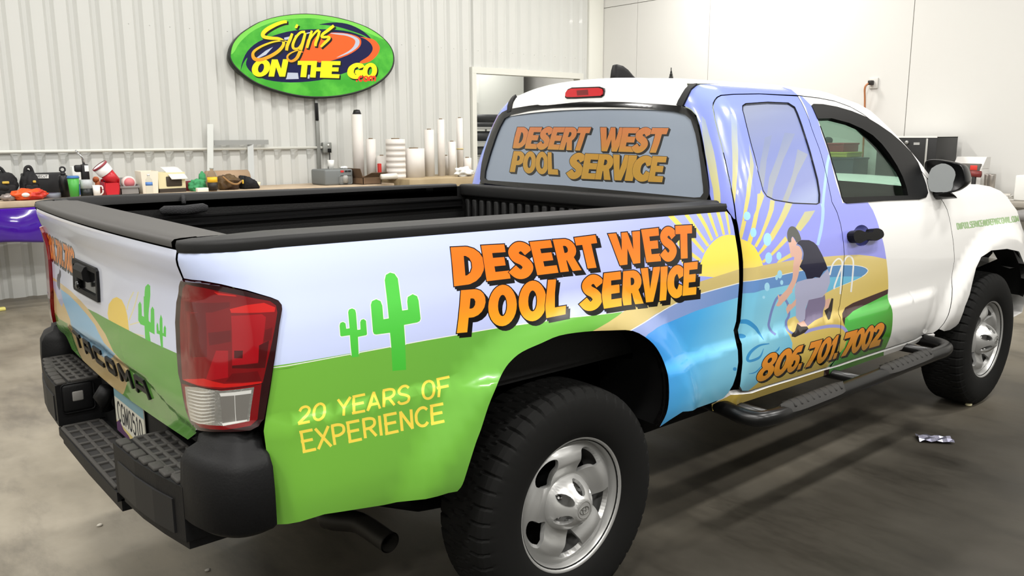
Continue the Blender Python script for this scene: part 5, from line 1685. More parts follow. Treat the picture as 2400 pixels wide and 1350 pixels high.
# lower sill below the doors
sill_px = [(1668, 947), (1690, 936), (1712, 924), (1730, 923), (1760, 920), (1800, 906), (1860, 888), (1927, 867), (1965, 857), (2000, 845), (2072, 822), (2130, 803), (2190, 783), (2187, 792), (2130, 812), (2070, 832), (1990, 860), (1927, 880), (1800, 922), (1727, 946), (1690, 958), (1670, 962)]
su = U(CAB, sill_px)
panel('sill', CAB, su, [C_PAINT, C_SAND, C_GRASS, C_BROWN], [L(CAB, 1, [[(1600, 900), (1700, 880), (1928, 840), (1928, 900), (1700, 980), (1600, 980)]]), L(CAB, 3, [[(1928, 840), (1941, 840), (1941, 900), (1928, 900)]]), L(CAB, 2, [[(1941, 840), (2070, 810), (2070, 850), (1941, 900)]])], lift=.004, depth=.03, parent=truck)
panel('sill', CAB, su, [C_PAINT], lift=.004, depth=.03, parent=truck, mirror=True, step=.06)
# ------------------------------------------------------------------ room beyond the opening in the long wall
structure(MB().box((DX0 - .6, YW + 3.2, 0), (XW + .1, YW + 3.3, 3.2)).box((DX0 - .7, YW + .05, 0), (DX0 - .6, YW + 3.3, 3.2)).box((XW, YW + .1, 0), (XW + .1, YW + 3.3, 3.2)).build('wall_far', C_WALLP))
structure(MB().box((DX0 - .7, YW + .05, 3.2), (XW + .1, YW + 3.3, 3.3)).build('ceiling_far', C_CEIL))
m = MB()
m.box((DX0 - .05, YW - .03, 0), (DX0 + .02, YW + .12, DZ - .021)).box((DX1 - .02, YW - .03, 0), (DX1 + .05, YW + .12, DZ - .021)).box((DX0 - .05, YW - .03, DZ - .02), (DX1 + .05, YW + .12, DZ + .06))
structure(m.build('trim_3', mat('white_door_trim', (214, 214, 206), .5)))
tube_lamp(6.2, YW + .75, 3.1, 1.0, .3, 24)
# a lighter door leaf with its frame standing behind the opening, and a rack of dark rolls
dp = at(1150, 300, 1, YW + 1.3)
m = MB()
for a, b_, c, d in ((5.55, 6.02, 2.16, 2.22), (5.97, 6.02, 0, 2.22), (5.55, 5.6, 0, 2.2)):
    m.box((a, YW + 1.25, c), (b_, YW + 1.33, d), .004)
m.box((5.6, YW + 1.28, 0), (5.97, YW + 1.31, 2.16))
structure(m.build('door_1', mat('inner_door_white', (206, 208, 204), .5)))
m = MB().box((6.1, YW + 1.25, 2.0), (6.3, YW + 1.35, 3.2)).box((5.4, YW + 1.36, 0), (7.3, YW + 1.42, 3.2))
structure(m.build('wall_inner', mat('inner_wall_grey', (196, 198, 192), .6)))
rk = thing('storage_rack', 'shelf rack of dark rolls standing in the doorway of the long wall', 'rack', (5.78, YW + .75, 0))
m = MB()
for z in (1.20, 1.42, 1.62):
    m.box((-.34, -.25, z - .02), (.45, .25, z + .01))
for x in (-.34, .43):
    for y in (-.25, .23):
        m.box((x, y, 0), (x + .02, y + .02, 1.82))
m.build('shelf', mat('rack_grey', (150, 152, 150), .5), rk)
kk = 0
for z, r, c in ((1.29, .06, (88, 90, 90)), (1.29, .055, (120, 122, 122)), (1.50, .07, (46, 48, 50)), (1.66, .035, (60, 62, 64)), (1.70, .05, (38, 40, 42)), (1.76, .05, (44, 46, 48))):
    kk += 1
    y = -.15 + .09 * (kk % 3)
    MB().tube([(-.33, y, z), (.42, y, z)], r, 16).build('material_roll', mat('dark_roll_%d' % kk, c, .5), rk)

# ------------------------------------------------------------------ the shop sign on the long wall
SGN = Plane((0, YW - .10, 0), (1, 0, 0), (0, 0, 1), (0, -1, 0), (1, 5), (1.6, 3.3))
sg_out = U(SGN, zz(ZO, spline([(65, 640), (100, 500), (200, 370), (330, 275), (500, 180), (700, 120), (900, 88), (1130, 75), (1400, 100), (1650, 150), (1900, 230), (2080, 320), (2220, 430), (2310, 540), (2345, 640), (2345, 760), (2300, 870), (2200, 980), (2050, 1080), (1850, 1160), (1600, 1215), (1350, 1235), (1100, 1225), (850, 1180),
                               (600, 1105), (400, 1020), (230, 900), (120, 790), (75, 710)], 3, True)))
sign = thing('shop_sign', 'oval green sign with yellow script lettering on the corrugated wall', 'sign', (0, 0, 0))
S_G = mat('sign_green', (56, 160, 40), .4, noise=(5, (84, 186, 56), .42, .62)); S_LG = mat('sign_light_green', (118, 206, 78), .4)
S_NV = mat('sign_navy', (14, 18, 66), .45, spec=.3); S_OR = mat('sign_orange', (236, 92, 26), .4); S_SV = mat('sign_silver', (180, 188, 206), .4); S_SA = mat('sign_salmon', (246, 130, 84), .35)
S_YE = grad('sign_script', ramp((0, 0, 2.72), (0, 0, 2.25)), [(0, (240, 226, 16)), (.45, (238, 200, 26)), (1, (238, 112, 26))], .35, .2)
S_YL = mat('sign_yellow', (238, 228, 14), .4); S_BK = mat('sign_shadow', (14, 20, 14), .5, spec=.3); S_RO = mat('sign_red_orange', (220, 62, 24), .4)
scr = [ribbon(zz(ZO, p), [q / 6 for q in w], 6) for p, w in (
    ([(855, 185), (800, 190), (700, 225), (580, 290), (520, 350), (530, 395), (620, 415), (740, 425), (805, 465), (795, 530), (720, 610), (600, 680), (480, 720), (400, 705), (375, 650), (400, 595), (500, 530), (640, 475), (760, 455), (840, 460), (890, 480)], [40, 46, 52, 58, 56, 50, 46, 42, 40, 44, 48, 48, 48, 52, 42, 36, 30, 24, 18, 14, 6]),
    ([(930, 350), (900, 430), (860, 520), (850, 590)], [34, 44, 46, 40]), ([(1005, 225), (985, 260), (980, 275)], [32, 36, 30]),
    ([(1110, 330), (1050, 335), (985, 400), (940, 500), (950, 560), (1010, 560), (1060, 500), (1110, 380)], [40, 34, 36, 40, 36, 30, 28, 24]), ([(1115, 340), (1080, 470), (1040, 600), (990, 700), (920, 740), (870, 715), (865, 665), (920, 620), (1000, 590), (1060, 590)], [36, 44, 46, 44, 34, 30, 26, 20, 14, 6]),
    ([(1205, 310), (1180, 400), (1150, 500), (1135, 555)], [30, 40, 42, 36]), ([(1150, 490), (1200, 400), (1270, 320), (1310, 310)], [22, 26, 30, 34]), ([(1315, 310), (1290, 400), (1260, 480), (1255, 530)], [34, 40, 42, 36]),
    ([(1515, 240), (1440, 300), (1360, 360), (1350, 400), (1430, 400), (1450, 420), (1390, 480), (1330, 540)], [40, 42, 40, 36, 36, 38, 40, 30]))]
og = []
for w_, q_, s_ in (('ON', [(385, 720), (880, 712), (830, 958), (340, 955)], [(0, .52), (.52, 1)]), ('THE', [(1010, 735), (1610, 740), (1590, 980), (985, 962)], [(0, .33), (.32, .68), (.68, 1)]), ('GO', [(1735, 765), (2135, 770), (2110, 990), (1690, 985)], [(0, .50), (.50, 1)])):
    og += heavy(w_, zz(ZO, q_), s_)
com = thin('.com', zz(ZO, [(1830, 900), (2110, 905), (2095, 1035), (1825, 1030)]), [.3, .8, .8, 1.3], .22, .20)
swoosh = [(2, [zz(ZO, spline([(205, 870), (225, 760), (300, 600), (450, 470), (700, 370), (950, 310), (1300, 290), (1650, 310), (1900, 380), (2050, 470), (2090, 560), (2050, 660), (1930, 750), (1800, 850), (1600, 930), (1300, 1010), (900, 1040), (560, 1000), (360, 900), (280, 790), (300, 690), (240, 770)], 3, True)),
               zz(ZO, spline([(1310, 225), (1500, 195), (1700, 215), (1880, 290), (2000, 380), (2060, 460), (1960, 390), (1780, 320), (1560, 255), (1400, 232)], 3, True))]),
          (3, [zz(ZO, spline([(980, 740), (1000, 640), (1050, 520), (1200, 400), (1450, 340), (1700, 350), (1860, 400), (1900, 470), (1860, 560), (1700, 660), (1450, 740), (1250, 760)], 3, True)), zz(ZO, spline([(1880, 400), (2060, 430), (2140, 500), (2160, 570), (2120, 660), (2030, 740), (1930, 770), (1880, 750), (2000, 670), (2060, 580), (2040, 500), (1960, 430)], 3, True))]),
          (4, [zz(ZO, spline([(1450, 345), (1650, 350), (1800, 390), (1875, 450), (1850, 540), (1720, 630), (1550, 690), (1720, 600), (1800, 520), (1810, 440), (1700, 385), (1560, 365)], 3, True)), zz(ZO, [(430, 690), (560, 590), (660, 540), (560, 650), (450, 700)]), zz(ZO, [(815, 410), (1180, 330), (1180, 345), (850, 440), (820, 440)]), zz(ZO, [(860, 900), (1010, 905), (1020, 990), (840, 995)]), zz(ZO, [(1110, 930), (1180, 930), (1170, 985), (1110, 985)])])]
sf = panel('sign_face', SGN, sg_out, [S_G, S_LG, S_NV, S_OR, S_SV, S_SA, S_YE, S_YL, S_BK, S_RO],
           [(1, px2uv(SGN, [(zz(ZO, spline([(70, 640), (100, 500), (200, 370), (500, 180), (900, 88), (1130, 75), (1400, 100), (1900, 230), (2220, 430), (2080, 380), (1700, 230), (1300, 145), (1000, 140), (700, 180), (400, 300), (200, 470), (120, 600)], 3, True)), [])]))] + [L(SGN, a, b_) for a, b_ in swoosh] +
           [(8, px2uv(SGN, [(o, []) for o, _ in grown([(s_, []) for s_ in scr], .8, (3.0, 3.5))] + grown(og, .6, (2.5, 3)))), (7, px2uv(SGN, og)), (9, px2uv(SGN, com)), L(SGN, 6, scr)], depth=.004, parent=sign, step=.06)
sgc = np.array(sg_out)
ring = []
cen = sgc.mean(0)
for y, sc, dz in ((YW - .098, 1.0, 0), (YW - .106, 1.006, 0), (YW - .098, 1.018, -.014), (YW - .035, 1.018, -.016), (YW - .03, 1.0, 0)):
    q = cen + (sgc - cen) * sc
    ring.append([(a, y, b_ + dz) for a, b_ in q] + [(q[0][0], y, q[0][1] + dz)])
MB().grid(ring).build('sign_rim', mat('sign_rim_black', (30, 36, 30), .45), sign)
MB().box((2.6, YW - .06, 2.2), (3.3, YW - .005, 2.26)).box((2.6, YW - .06, 2.6), (3.3, YW - .005, 2.66)).build('wall_bracket', C_BLK, sign)
# ------------------------------------------------------------------ conduit, outlet, rulers
C_GALV = mat('galvanised', (150, 152, 148), .45, .6)
pA, pB = at(743, 236, 1, YW - .035), at(748, 425, 1, YW - .035)
cd = thing('wall_conduit', 'thin upright grey conduit running down the wall below the oval sign', 'conduit', (pA[0], YW - .035, 0))
MB().box((-.03, -.012, .99), (.012, .02, pA[2] + .1), .003).build('channel', C_GALV, cd)
zb = at(741, 262, 1, YW - .04)[2]
MB().box((-.04, -.022, zb - .1), (.0, -.012, zb + .1), .003).build('clip', C_BLK, cd)
hp = at(380, 351, 1, YW - .03)
hc = MB()
hc.tube([(-3.0, YW - .03, hp[2]), (3.02, YW - .03, hp[2])], .016, 10)
hcond = hc.build('pipe_conduit', mat('painted_conduit', (214, 214, 206), .45), None)
tag(hcond, 'long white horizontal conduit pipe along the corrugated wall above the bench', 'conduit')
op = at(765, 346, 1, YW - .03)
ob = thing('outlet_box', 'grey outlet box with a black plug at the end of the wall conduit', 'outlet', (op[0], YW - .03, op[2]))
MB().box((-.055, -.03, -.06), (.055, .025, .06), .006).build('box', C_GALV, ob)
MB().lathe([(.012, 0), (.012, .006), (0, .007)], 12, T(.01, -.03, .03) @ Rm(PI / 2, 'X')).build('socket', C_WHITE, ob)
MB().box((.0, -.06, -.055), (.03, -.03, -.01), .005).tube(spline([(.012, -.05, -.05), (.0, -.07, -.14), (-.04, -.1, -.25), (-.05, -.2, -.36)], 5), .006, 8).build('plug', C_BLK, ob)
C_ALU = mat('ruler_aluminium', (166, 168, 166), .45, .5)


def leaning(name, label, px0, px1, w, th=.004):
    a, b_ = at(*px0, 1, YW - .02), at(*px1, 1, YW - .16)
    return a, b_


a, b_ = at(493, 291, 1, YW - .055), at(493, 441, 1, YW - .19)
m = MB()
d = Vector(a) - Vector(b_)
m.box((-.032, -.002, 0), (.032, .002, d.length), M=T(*b_) @ d.to_track_quat('Z', 'Y').to_matrix().to_4x4())
tag(m.build('straight_ruler', mat('steel_ruler', (186, 188, 184), .4, .4)), 'tall plain steel ruler leaning on the wall left of the T-square', 'ruler')
ts = thing('drafting_square', 'large grey metal T-square leaning upside down against the corrugated wall', 'ruler', (0, 0, 0))
a, b_ = at(587, 338, 1, YW - .058), at(590, 436, 1, YW - .19)
d = Vector(a) - Vector(b_)
m = MB(); m.box((-.032, -.002, 0), (.032, .002, d.length), M=T(*b_) @ d.to_track_quat('Z', 'Y').to_matrix().to_4x4()); m.build('blade', C_ALU, ts)
l, r = at(498, 333, 1, YW - .02), at(625, 334, 1, YW - .02)
MB().box((l[0], YW - .072, l[2] - .032), (r[0], YW - .061, r[2] + .03)).build('head', C_ALU, ts)

# ------------------------------------------------------------------ benches
BZ, BY = .97, 5.62
bench = thing('work_bench', 'long wooden workbench under the corrugated wall behind the truck bed', 'bench', (0, BY, 0))
MB().box((-3.2, 0, BZ - .055), (3.47, .72, BZ), .004).build('top', mat('bench_wood', (176, 156, 132), .6, noise=(6, (196, 178, 154), .35, .7)), bench)
for x in (-3.1, -1.9, .6, 1.9, 3.35):
    MB().box((x - .04, .62, 0), (x + .04, .70, BZ - .055)).build('leg', mat('bench_leg', (150, 150, 144), .6), bench)
MB().box((-3.15, .60, .80), (3.4, .64, BZ - .055)).build('apron', mat('bench_leg', (150, 150, 144), .6), bench)
TZ, TY = 1.02, 5.42
tbl = thing('packing_table', 'tan box-fronted table carrying the upright rolls beside the doorway', 'table', (0, TY, 0))
MB().box((3.55, 0, TZ - .16), (5.22, .80, TZ), .01).build('top', mat('tan_board', (158, 140, 108), .65, noise=(4, (172, 154, 122), .4, .7)), tbl)
for x in (3.7, 5.12):
    for y in (.06, .70):
        MB().box((x - .04, y, 0), (x + .04, y + .07, TZ - .16)).build('leg', mat('tan_leg', (120, 104, 80), .7), tbl)
pb = MB()
G = []
for i in range(25):
    x = -1.6 + (1.62 + .12 * 0) * i / 24
    row = []
    for j in range(13):
        t = j / 12
        sag = .05 * math.sin(i * .5) * t
        row.append((x + .05 * t, BY - .012 - .035 * math.sin(t * 2.6) - .02 * math.sin(i * .8) * t, BZ - .058 - t * (.30 - .045 * i / 24 * 0) + sag * .35))
    G.append(row)
pb.grid(G)
pu = pb.build('vinyl_sheet', mat('purple_gloss_vinyl', (62, 16, 140), .12, 0, 1.0))
pu.modifiers.new('thickness', 'SOLIDIFY').thickness = .003
tag(pu, 'glossy purple vinyl sheet hanging from the front edge of the workbench', 'vinyl sheet')


def spot(px, Y, z=BZ):
    p = at(*px, 1, Y)
    return p[0]


def hgt(px, Y):
    return at(*px, 1, Y)[2]


def ppm(px, Y):
    p = at(*px, 1, Y)
    return CAM_F / float((p - CAM_C) @ FW)


def wid(x0, x1, y, Y):
    return at(x0, y, 1, Y)[0], at(x1, y, 1, Y)[0]


# soft bags
def bag(x0, x1, ytop, Y, label, seed, d=.3):
    a, b_ = wid(x0, x1, 440, Y)
    z = hgt(((x0 + x1) / 2, ytop), Y)
    t = thing('tool_bag', label, 'bag', ((a + b_) / 2, Y + d / 2, BZ), 0, 'black tool bags on the left bench end')
    w = (b_ - a) / 2
    h = z - BZ
    MB().blob((0, 0, h * .42), (w * 1.08, d / 2, h * .52), seed, .22, 4, .0, 2.2).build('bag_body', mat('black_nylon', (24, 24, 26), .8, bump=(40, .6, .01)), t)
    MB().tube(spline([(-w * .5, -d * .1, h * .75), (-w * .3, -d * .1, h * 1.0), (w * .2, -d * .1, h * 1.02), (w * .5, -d * .1, h * .72)], 5), .014, 8).build('handle', mat('nylon_strap', (30, 30, 32), .8), t)
    MB().box((-w * .8, -d * .52, h * .12), (w * .8, -d * .42, h * .5), .02).build('pocket', mat('black_nylon', (24, 24, 26), .8, bump=(40, .6, .01)), t)
    MB().box((w * .1, -d * .55, h * .52), (w * .45, -d * .47, h * .6), .006).build('tab', mat('yellow_tab', (200, 170, 70), .6), t)
    return t


bag(-46, 48, 396, 5.84, 'black nylon tool bag with a yellow tab, leftmost on the bench', 1)
bag(54, 98, 394, 5.82, 'black slumped tool bag just left of the white DIECUT label', 5, .2)
a, b_ = wid(60, 158, 435, 6.10)
zt = hgt((110, 406), 6.10)
cs = thing('tool_case', 'black flat case with a white DIECUT label on the bench', 'case', ((a + b_) / 2, 6.10, BZ))
MB().box((-(b_ - a) / 2, 0, 0), ((b_ - a) / 2, .2, zt - BZ), .012).build('case_body', mat('black_case', (28, 28, 30), .6), cs)
LBP = Plane((0, 6.092, 0), (1, 0, 0), (0, 0, 1), (0, -1, 0), (-.5, 1), (.9, 1.4))
lq = [(80, 409), (114, 409), (114, 418), (81, 418)]
lp = panel('label', LBP, U(LBP, lq), [mat('label_white', (226, 226, 222), .5), mat('label_ink', (60, 60, 64), .5)], [(1, px2uv(LBP, thin('DIECUT', [(83, 410.5), (111, 410.5), (111, 416.5), (84, 416.5)], None, .25, .2)))], depth=.006, parent=None)
lp.parent = cs
lp.location = (-(a + b_) / 2, -6.10, -BZ)
# crisp bag
x = spot((75, 460), 5.70)
cb_ = MB()
cb_.blob((0, 0, .045), (.15, .08, .055), 3, .3, 4, .0, 2.5)
sb = thing('snack_bag', 'crumpled orange and red snack bag near the left end of the bench', 'snack bag', (x - .02, 5.71, BZ))
cb_.build('bag_body', mat('orange_foil', (226, 84, 28), .35, noise=(9, (190, 40, 22), .5, .56), bump=(14, .7, .02)), sb)
MB().lathe([(0, 0), (.032, 0), (.030, .004), (0, .006)], 20, T(-.04, -.082, .05) @ Rm(PI / 2, 'X') @ Matrix.Scale(.6, 4, (0, 1, 0))).build('badge', mat('badge_white', (240, 226, 214), .4), sb)
MB().blob((-.16, .0, .03), (.06, .05, .035), 8, .3, 3, 0).build('wrapper_end', mat('silver_foil', (150, 140, 136), .35, .5), sb)
x = spot((142, 461), 5.70)
tp = thing('tape_roll', 'flat grey tape roll lying left of the green tumbler', 'tape', (x - .05, 5.83, BZ))
MB().lathe([(.05, 0), (.08, 0), (.08, .045), (.05, .045), (.05, 0)], 32, cap=False).build('roll', mat('grey_tape', (120, 124, 136), .5), tp)
MB().lathe([(.046, .0), (.05, .0), (.05, .046), (.046, .046), (.046, 0)], 24, cap=False).build('core', mat('tape_core', (70, 62, 80), .6), tp)


def cup(name, label, cat, x0, x1, ytop, Y, taper=.8, parts=(), group=None, base=BZ):
    a, b_ = wid(x0, x1, ytop + 20, Y)
    z = hgt(((x0 + x1) / 2, ytop), Y)
    t = thing(name, label, cat, ((a + b_) / 2, Y, base), 0, group)
    R, H = (b_ - a) / 2, z - base
    for nm, prof, m_ in parts:
        MB().lathe([(r * R, h * H) for r, h in prof], 28).build(nm, m_, t)
    return t, R, H


fl, R, H = cup('flask', 'tall black flask with a looped lid behind the green tumbler', 'bottle', 137, 161, 405, 5.88, parts=[('flask_body', [(0, 0), (1, 0), (1, .84), (.8, .9), (.55, .92), (0, .92)], mat('flask_black', (20, 20, 22), .35)), ('lid', [(0, .9), (.5, .9), (.5, 1.0), (.3, 1.03), (0, 1.03)], mat('lid_black', (30, 30, 32), .4))])
MB().tube([(.022 * math.cos(a_), 0, H * 1.03 + .024 + .022 * math.sin(a_)) for a_ in np.linspace(0, 2 * PI, 21)], .008, 8, cap=False).build('loop', mat('lid_black', (30, 30, 32), .4), fl)
cup('tumbler', 'green plastic tumbler with a blue lid on the bench', 'cup', 158, 187, 412, 5.72, parts=[('cup_body', [(0, 0), (.72, 0), (.95, .9), (0, .9)], mat('green_plastic', (72, 164, 66), .4)), ('lid', [(0, .89), (1.0, .89), (1.02, .93), (.9, 1), (0, 1)], mat('blue_lid', (58, 110, 170), .4))])
cup('canister', 'round canister with grey top and black lower half right of the green tumbler', 'canister', 188, 218, 421, 5.72, parts=[('upper', [(0, .49), (.98, .49), (1, 1), (0, 1)], mat('canister_grey', (176, 180, 182), .35)), ('lower', [(0, 0), (1.0, 0), (1.0, .5), (0, .5)], mat('canister_black', (22, 26, 26), .4))])
mg, R, H = cup('mug', 'white mug with a side handle standing between the canister and the red bin', 'mug', 218, 236, 434, 5.68, parts=[('mug_body', [(0, 0), (.85, 0), (1, 1), (.88, 1), (.76, .1), (0, .08)], mat('mug_white', (236, 232, 226), .35))])
MB().tube(spline([(R * .9, .02, H * .9), (R * 1.7, .02, H * .85), (R * 1.75, .02, H * .35), (R * .85, .02, H * .12)], 5), .007, 8).build('handle', mat('mug_white', (236, 232, 226), .35), mg)
# torch with a metal nozzle
x = spot((198, 400), 5.9)
zt, zm, zb = hgt((185, 352), 5.9), hgt((197, 385), 5.9), hgt((198, 422), 5.9)
to = thing('heat_torch', 'black hand torch with bent silver nozzle standing behind the grey canister', 'torch', (x, 5.9, BZ))
MB().lathe([(0, 0), (.036, 0), (.036, zb - BZ - .02), (0, zb - BZ)], 20).build('stand', mat('torch_stand', (40, 40, 42), .5), to)
MB().box((-.03, -.03, zb - BZ - .02), (.035, .03, zm - BZ), .012).build('grip', mat('torch_black', (24, 24, 26), .45), to)
MB().box((-.005, -.034, zb - BZ + .08), (.03, -.028, zm - BZ - .01)).build('label', C_WHITE, to)
MB().box((-.085, -.025, zm - BZ - .07), (-.02, .025, zm - BZ - .005), .015).build('valve', mat('torch_black', (24, 24, 26), .45), to)
MB().tube([(0, 0, zm - BZ - .005), (-.005, 0, zm - BZ + .06), (-.06, 0, zt - BZ)], [.012, .01, .008], 10).build('nozzle', C_CHROME, to)
a, b_ = wid(170, 198, 405, 6.1)
zt = hgt((184, 390), 6.1)
m = thing('carton', 'white carton with a blue lower edge against the wall behind the green tumbler', 'carton', ((a + b_) / 2, 6.1, BZ))
MB().box((-(b_ - a) / 2, 0, 0), ((b_ - a) / 2, .1, zt - BZ), .003).build('carton_body', mat('carton_white', (232, 234, 230), .5), m)
MB().box((-(b_ - a) / 2 - .001, -.002, 0), ((b_ - a) / 2 + .001, .1, (zt - BZ) * .38)).build('blue_band', mat('carton_blue', (72, 110, 170), .5), m)
# red scoop bin with the tilted can in it
a, b_ = wid(245, 282, 440, 5.74)
zt = hgt((264, 421), 5.74)
W, H = (b_ - a), zt - BZ
rbn = thing('parts_bin', 'red plastic bin holding the tilted white and red can', 'bin', ((a + b_) / 2, 5.74, BZ))
m = MB()
q = [(-W * .42, 0), (W * .42, 0), (W * .5, H), (W * .46, H), (W * .39, .01), (-W * .39, .01), (-W * .46, H * .85), (-W * .5, H * .85)]
m.prism(q, 0, .16, 1)
m.box((-W * .42, 0, 0), (W * .42, .005, H * .8)).box((-W * .42, .155, 0), (W * .42, .16, H))
m.build('bin_body', mat('red_plastic', (196, 36, 44), .35), rbn)
p0, p1 = Vector(at(270, 428, 1, 5.80)), Vector(at(233, 388, 1, 5.80))
d = p1 - p0
Mx = T(*p0) @ d.to_track_quat('Z', 'Y').to_matrix().to_4x4()
cn = thing('tilted_can', 'white and red can tilted on its side in the red bin', 'can', (0, 0, 0))
MB().lathe([(0, 0), (.055, 0), (.062, .12), (0, .12)], 24, Mx).build('lower', mat('can_red', (190, 32, 42), .35), cn)
MB().lathe([(.066, .115), (.07, .13), (.07, d.length), (.062, d.length), (.058, .15), (0, .15)], 24, Mx, cap=False).build('upper', mat('can_white', (236, 232, 230), .35), cn)
MB().lathe([(.071, d.length - .012), (.074, d.length - .012), (.074, d.length + .004), (.066, d.length + .006)], 24, Mx, cap=False).build('rim', mat('can_rim', (150, 60, 70), .35), cn)
for px, r, c, lb in (((225, 421), .03, (196, 104, 58), 'small orange ball toy behind the white mug'), ((242, 425), .026, (46, 50, 84), 'small dark blue ball toy left of the red bin')):
    p = at(*px, 1, 5.99 if r == .03 else 5.92)
    o = MB().blob((0, 0, 0), (r, r, r), r * 99, .15, 3).blob((.02, 0, -.06), (r * .8, r * .8, .05), 2, .1, 3).lathe([(0, 0), (.03, 0), (.02, p[2] - BZ), (0, p[2] - BZ)], 12, T(.01, 0, -(p[2] - BZ))).build('ball_toy', mat('toy_%d' % c[0], c, .5))
    o.location = p
    tag(o, lb, 'toy', 'small ball toys')
# grey bin with a tape roll
a, b_ = wid(283, 326, 440, 5.80)
zt = hgt((305, 436), 5.80)
W, H = b_ - a, zt - BZ
gb = thing('parts_bin', 'grey plastic bin holding a pink and white tape roll', 'bin', ((a + b_) / 2, 5.8, BZ))
m = MB()
m.box((-W / 2, 0, 0), (W / 2, .22, .006)).box((-W / 2, 0, 0), (W / 2, .006, H)).box((-W / 2, 0, 0), (-W / 2 + .006, .22, H * 1.2)).box((W / 2 - .006, 0, 0), (W / 2, .22, H * 1.2)).box((-W / 2, .214, 0), (W / 2, .22, H * 1.9)).box((-W / 2 - .008, -.008, H - .02), (W / 2 + .008, 0.0, H), .003)
m.build('bin_body', mat('bin_grey', (132, 130, 128), .5), gb)
p = at(301, 428, 1, 5.88)
tr = thing('tape_roll', 'pink and white tape roll standing in the grey bin', 'tape', tuple(p))
MB().lathe([(.03, -.03), (.062, -.03), (.062, .03), (.03, .03), (.03, -.03)], 32, Rm(PI / 2, 'X'), cap=False).build('roll', mat('white_tape', (226, 216, 210), .5), tr)
MB().lathe([(0, .0), (.048, .0), (.048, .032), (0, .034)], 28, Rm(PI / 2, 'X')).build('core', mat('pink_tape', (214, 120, 124), .5), tr)
MB().box((-.05, -.02, -(p[2] - BZ - .006)), (.05, .02, -.055)).build('stand', mat('white_tape', (226, 216, 210), .5), tr)
# white bucket-like box and bottle in front of it
a, b_ = wid(328, 371, 430, 5.86)
zt = hgt((350, 401), 5.86)
W, H = (b_ - a) * .95, zt - BZ
wb = thing('waste_bin', 'cream tapered plastic bin behind the clear water bottle', 'bin', ((a + b_) / 2, 5.92, BZ))
m = MB()
b2 = bmesh.new()
rg = []
for z, s in ((0, .86), (.02, .88), (H, 1.0), (H, .96), (.03, .84)):
    rg.append([b2.verts.new((sx * W / 2 * s, sy * .1 * s, z)) for sx, sy in ((-1, -1), (1, -1), (1, 1), (-1, 1))])
for r0, r1 in zip(rg, rg[1:]):
    for i in range(4):
        b2.faces.new((r0[i], r0[(i + 1) % 4], r1[(i + 1) % 4], r1[i]))
b2.faces.new(rg[0]); b2.faces.new(rg[-1])
m._merge(b2, False)
m.build('bin_body', mat('cream_plastic', (234, 226, 208), .45), wb)
CLR = mat('clear_plastic', (236, 240, 240), .05, trans=1.0, ior=1.1)
wbt, R, H = cup('water_bottle', 'clear plastic water bottle with a blue label in front of the cream bin', 'bottle', 341, 357, 408, 5.70, parts=[('bottle_body', [(0, 0), (.95, 0), (1, .05), (1, .62), (.85, .74), (.35, .86), (.33, .92), (0, .92)], CLR), ('label', [(.98, .44), (1.03, .44), (1.03, .60), (.98, .60)], mat('label_blue', (86, 132, 200), .45)), ('cap', [(0, .92), (.4, .92), (.4, 1.0), (0, 1.0)], mat('cap_white', (220, 224, 226), .4))])
# cream carton with open flap and a window
a, b_ = wid(370, 433, 425, 5.86)
zt, zf = hgt((400, 404), 5.86), hgt((400, 392), 5.86)
W, H = b_ - a, zt - BZ
bx = thing('product_box', 'cream product box with its white flap hanging open over a dark window', 'box', ((a + b_) / 2, 5.84, BZ))
CC = mat('cream_card', (224, 214, 172), .6)
MB().box((-W / 2, 0, 0), (W / 2, .24, H)).build('box_body', CC, bx)
MB().box((-W * .22, -.003, H * .30), (W * .36, .004, H * .80), .008).build('window', mat('box_window', (58, 50, 40), .5), bx)
MB().box((-W / 2, -.004, 0), (W / 2, .004, H * .2)).box((-W / 2 - .002, -.004, 0), (-W / 2 + .004, .24, H * .2)).build('print_band', mat('box_print', (56, 48, 40), .6), bx)
BXP = Plane((0, 5.835, 0), (1, 0, 0), (0, 0, 1), (0, -1, 0), (0, 3), (.9, 1.4))
G = [[(-W * .30 + W * .62 * i / 6 + .06 * j / 5, .12 - .17 * j / 5, H + .055 - .0 * i - .12 * (j / 5) ** 1.5) for j in range(6)] for i in range(7)]
fo = MB().grid(G).build('flap', mat('white_card', (222, 222, 218), .6), bx)
fo.modifiers.new('thickness', 'SOLIDIFY').thickness = .003
# things round the green cloth
a, b_ = wid(436, 458, 436, 5.98)
o = MB().box((-.09, 0, 0), (.09, .12, hgt((445, 425), 5.98) - BZ), .01).build('card_box', mat('dark_red_card', (112, 30, 40), .6))
o.location = ((a + b_) / 2, 5.98, BZ)
tag(o, 'small dark red box right of the cream product box', 'box')
x = spot((463, 435), 5.86)
m = MB().blob((0, 0, .05), (.085, .055, .07), 12, .45, 4, 0.0, 2.6).blob((.06, .02, .12), (.035, .03, .07), 4, .3, 3)
o = m.build('work_glove', mat('green_fabric', (66, 150, 98), .8, bump=(20, .6, .02)))
o.location = (x, 5.86, BZ)
tag(o, 'crumpled green work glove between the red box and the brown bag', 'glove')
o = MB().box((-.055, -.03, 0), (.055, .03, .042), .006).build('soap_block', mat('soap_white', (232, 226, 212), .5))
o.location = (spot((474, 448), 5.68), 5.68, BZ)
tag(o, 'small white block lying in front of the green glove', 'block')
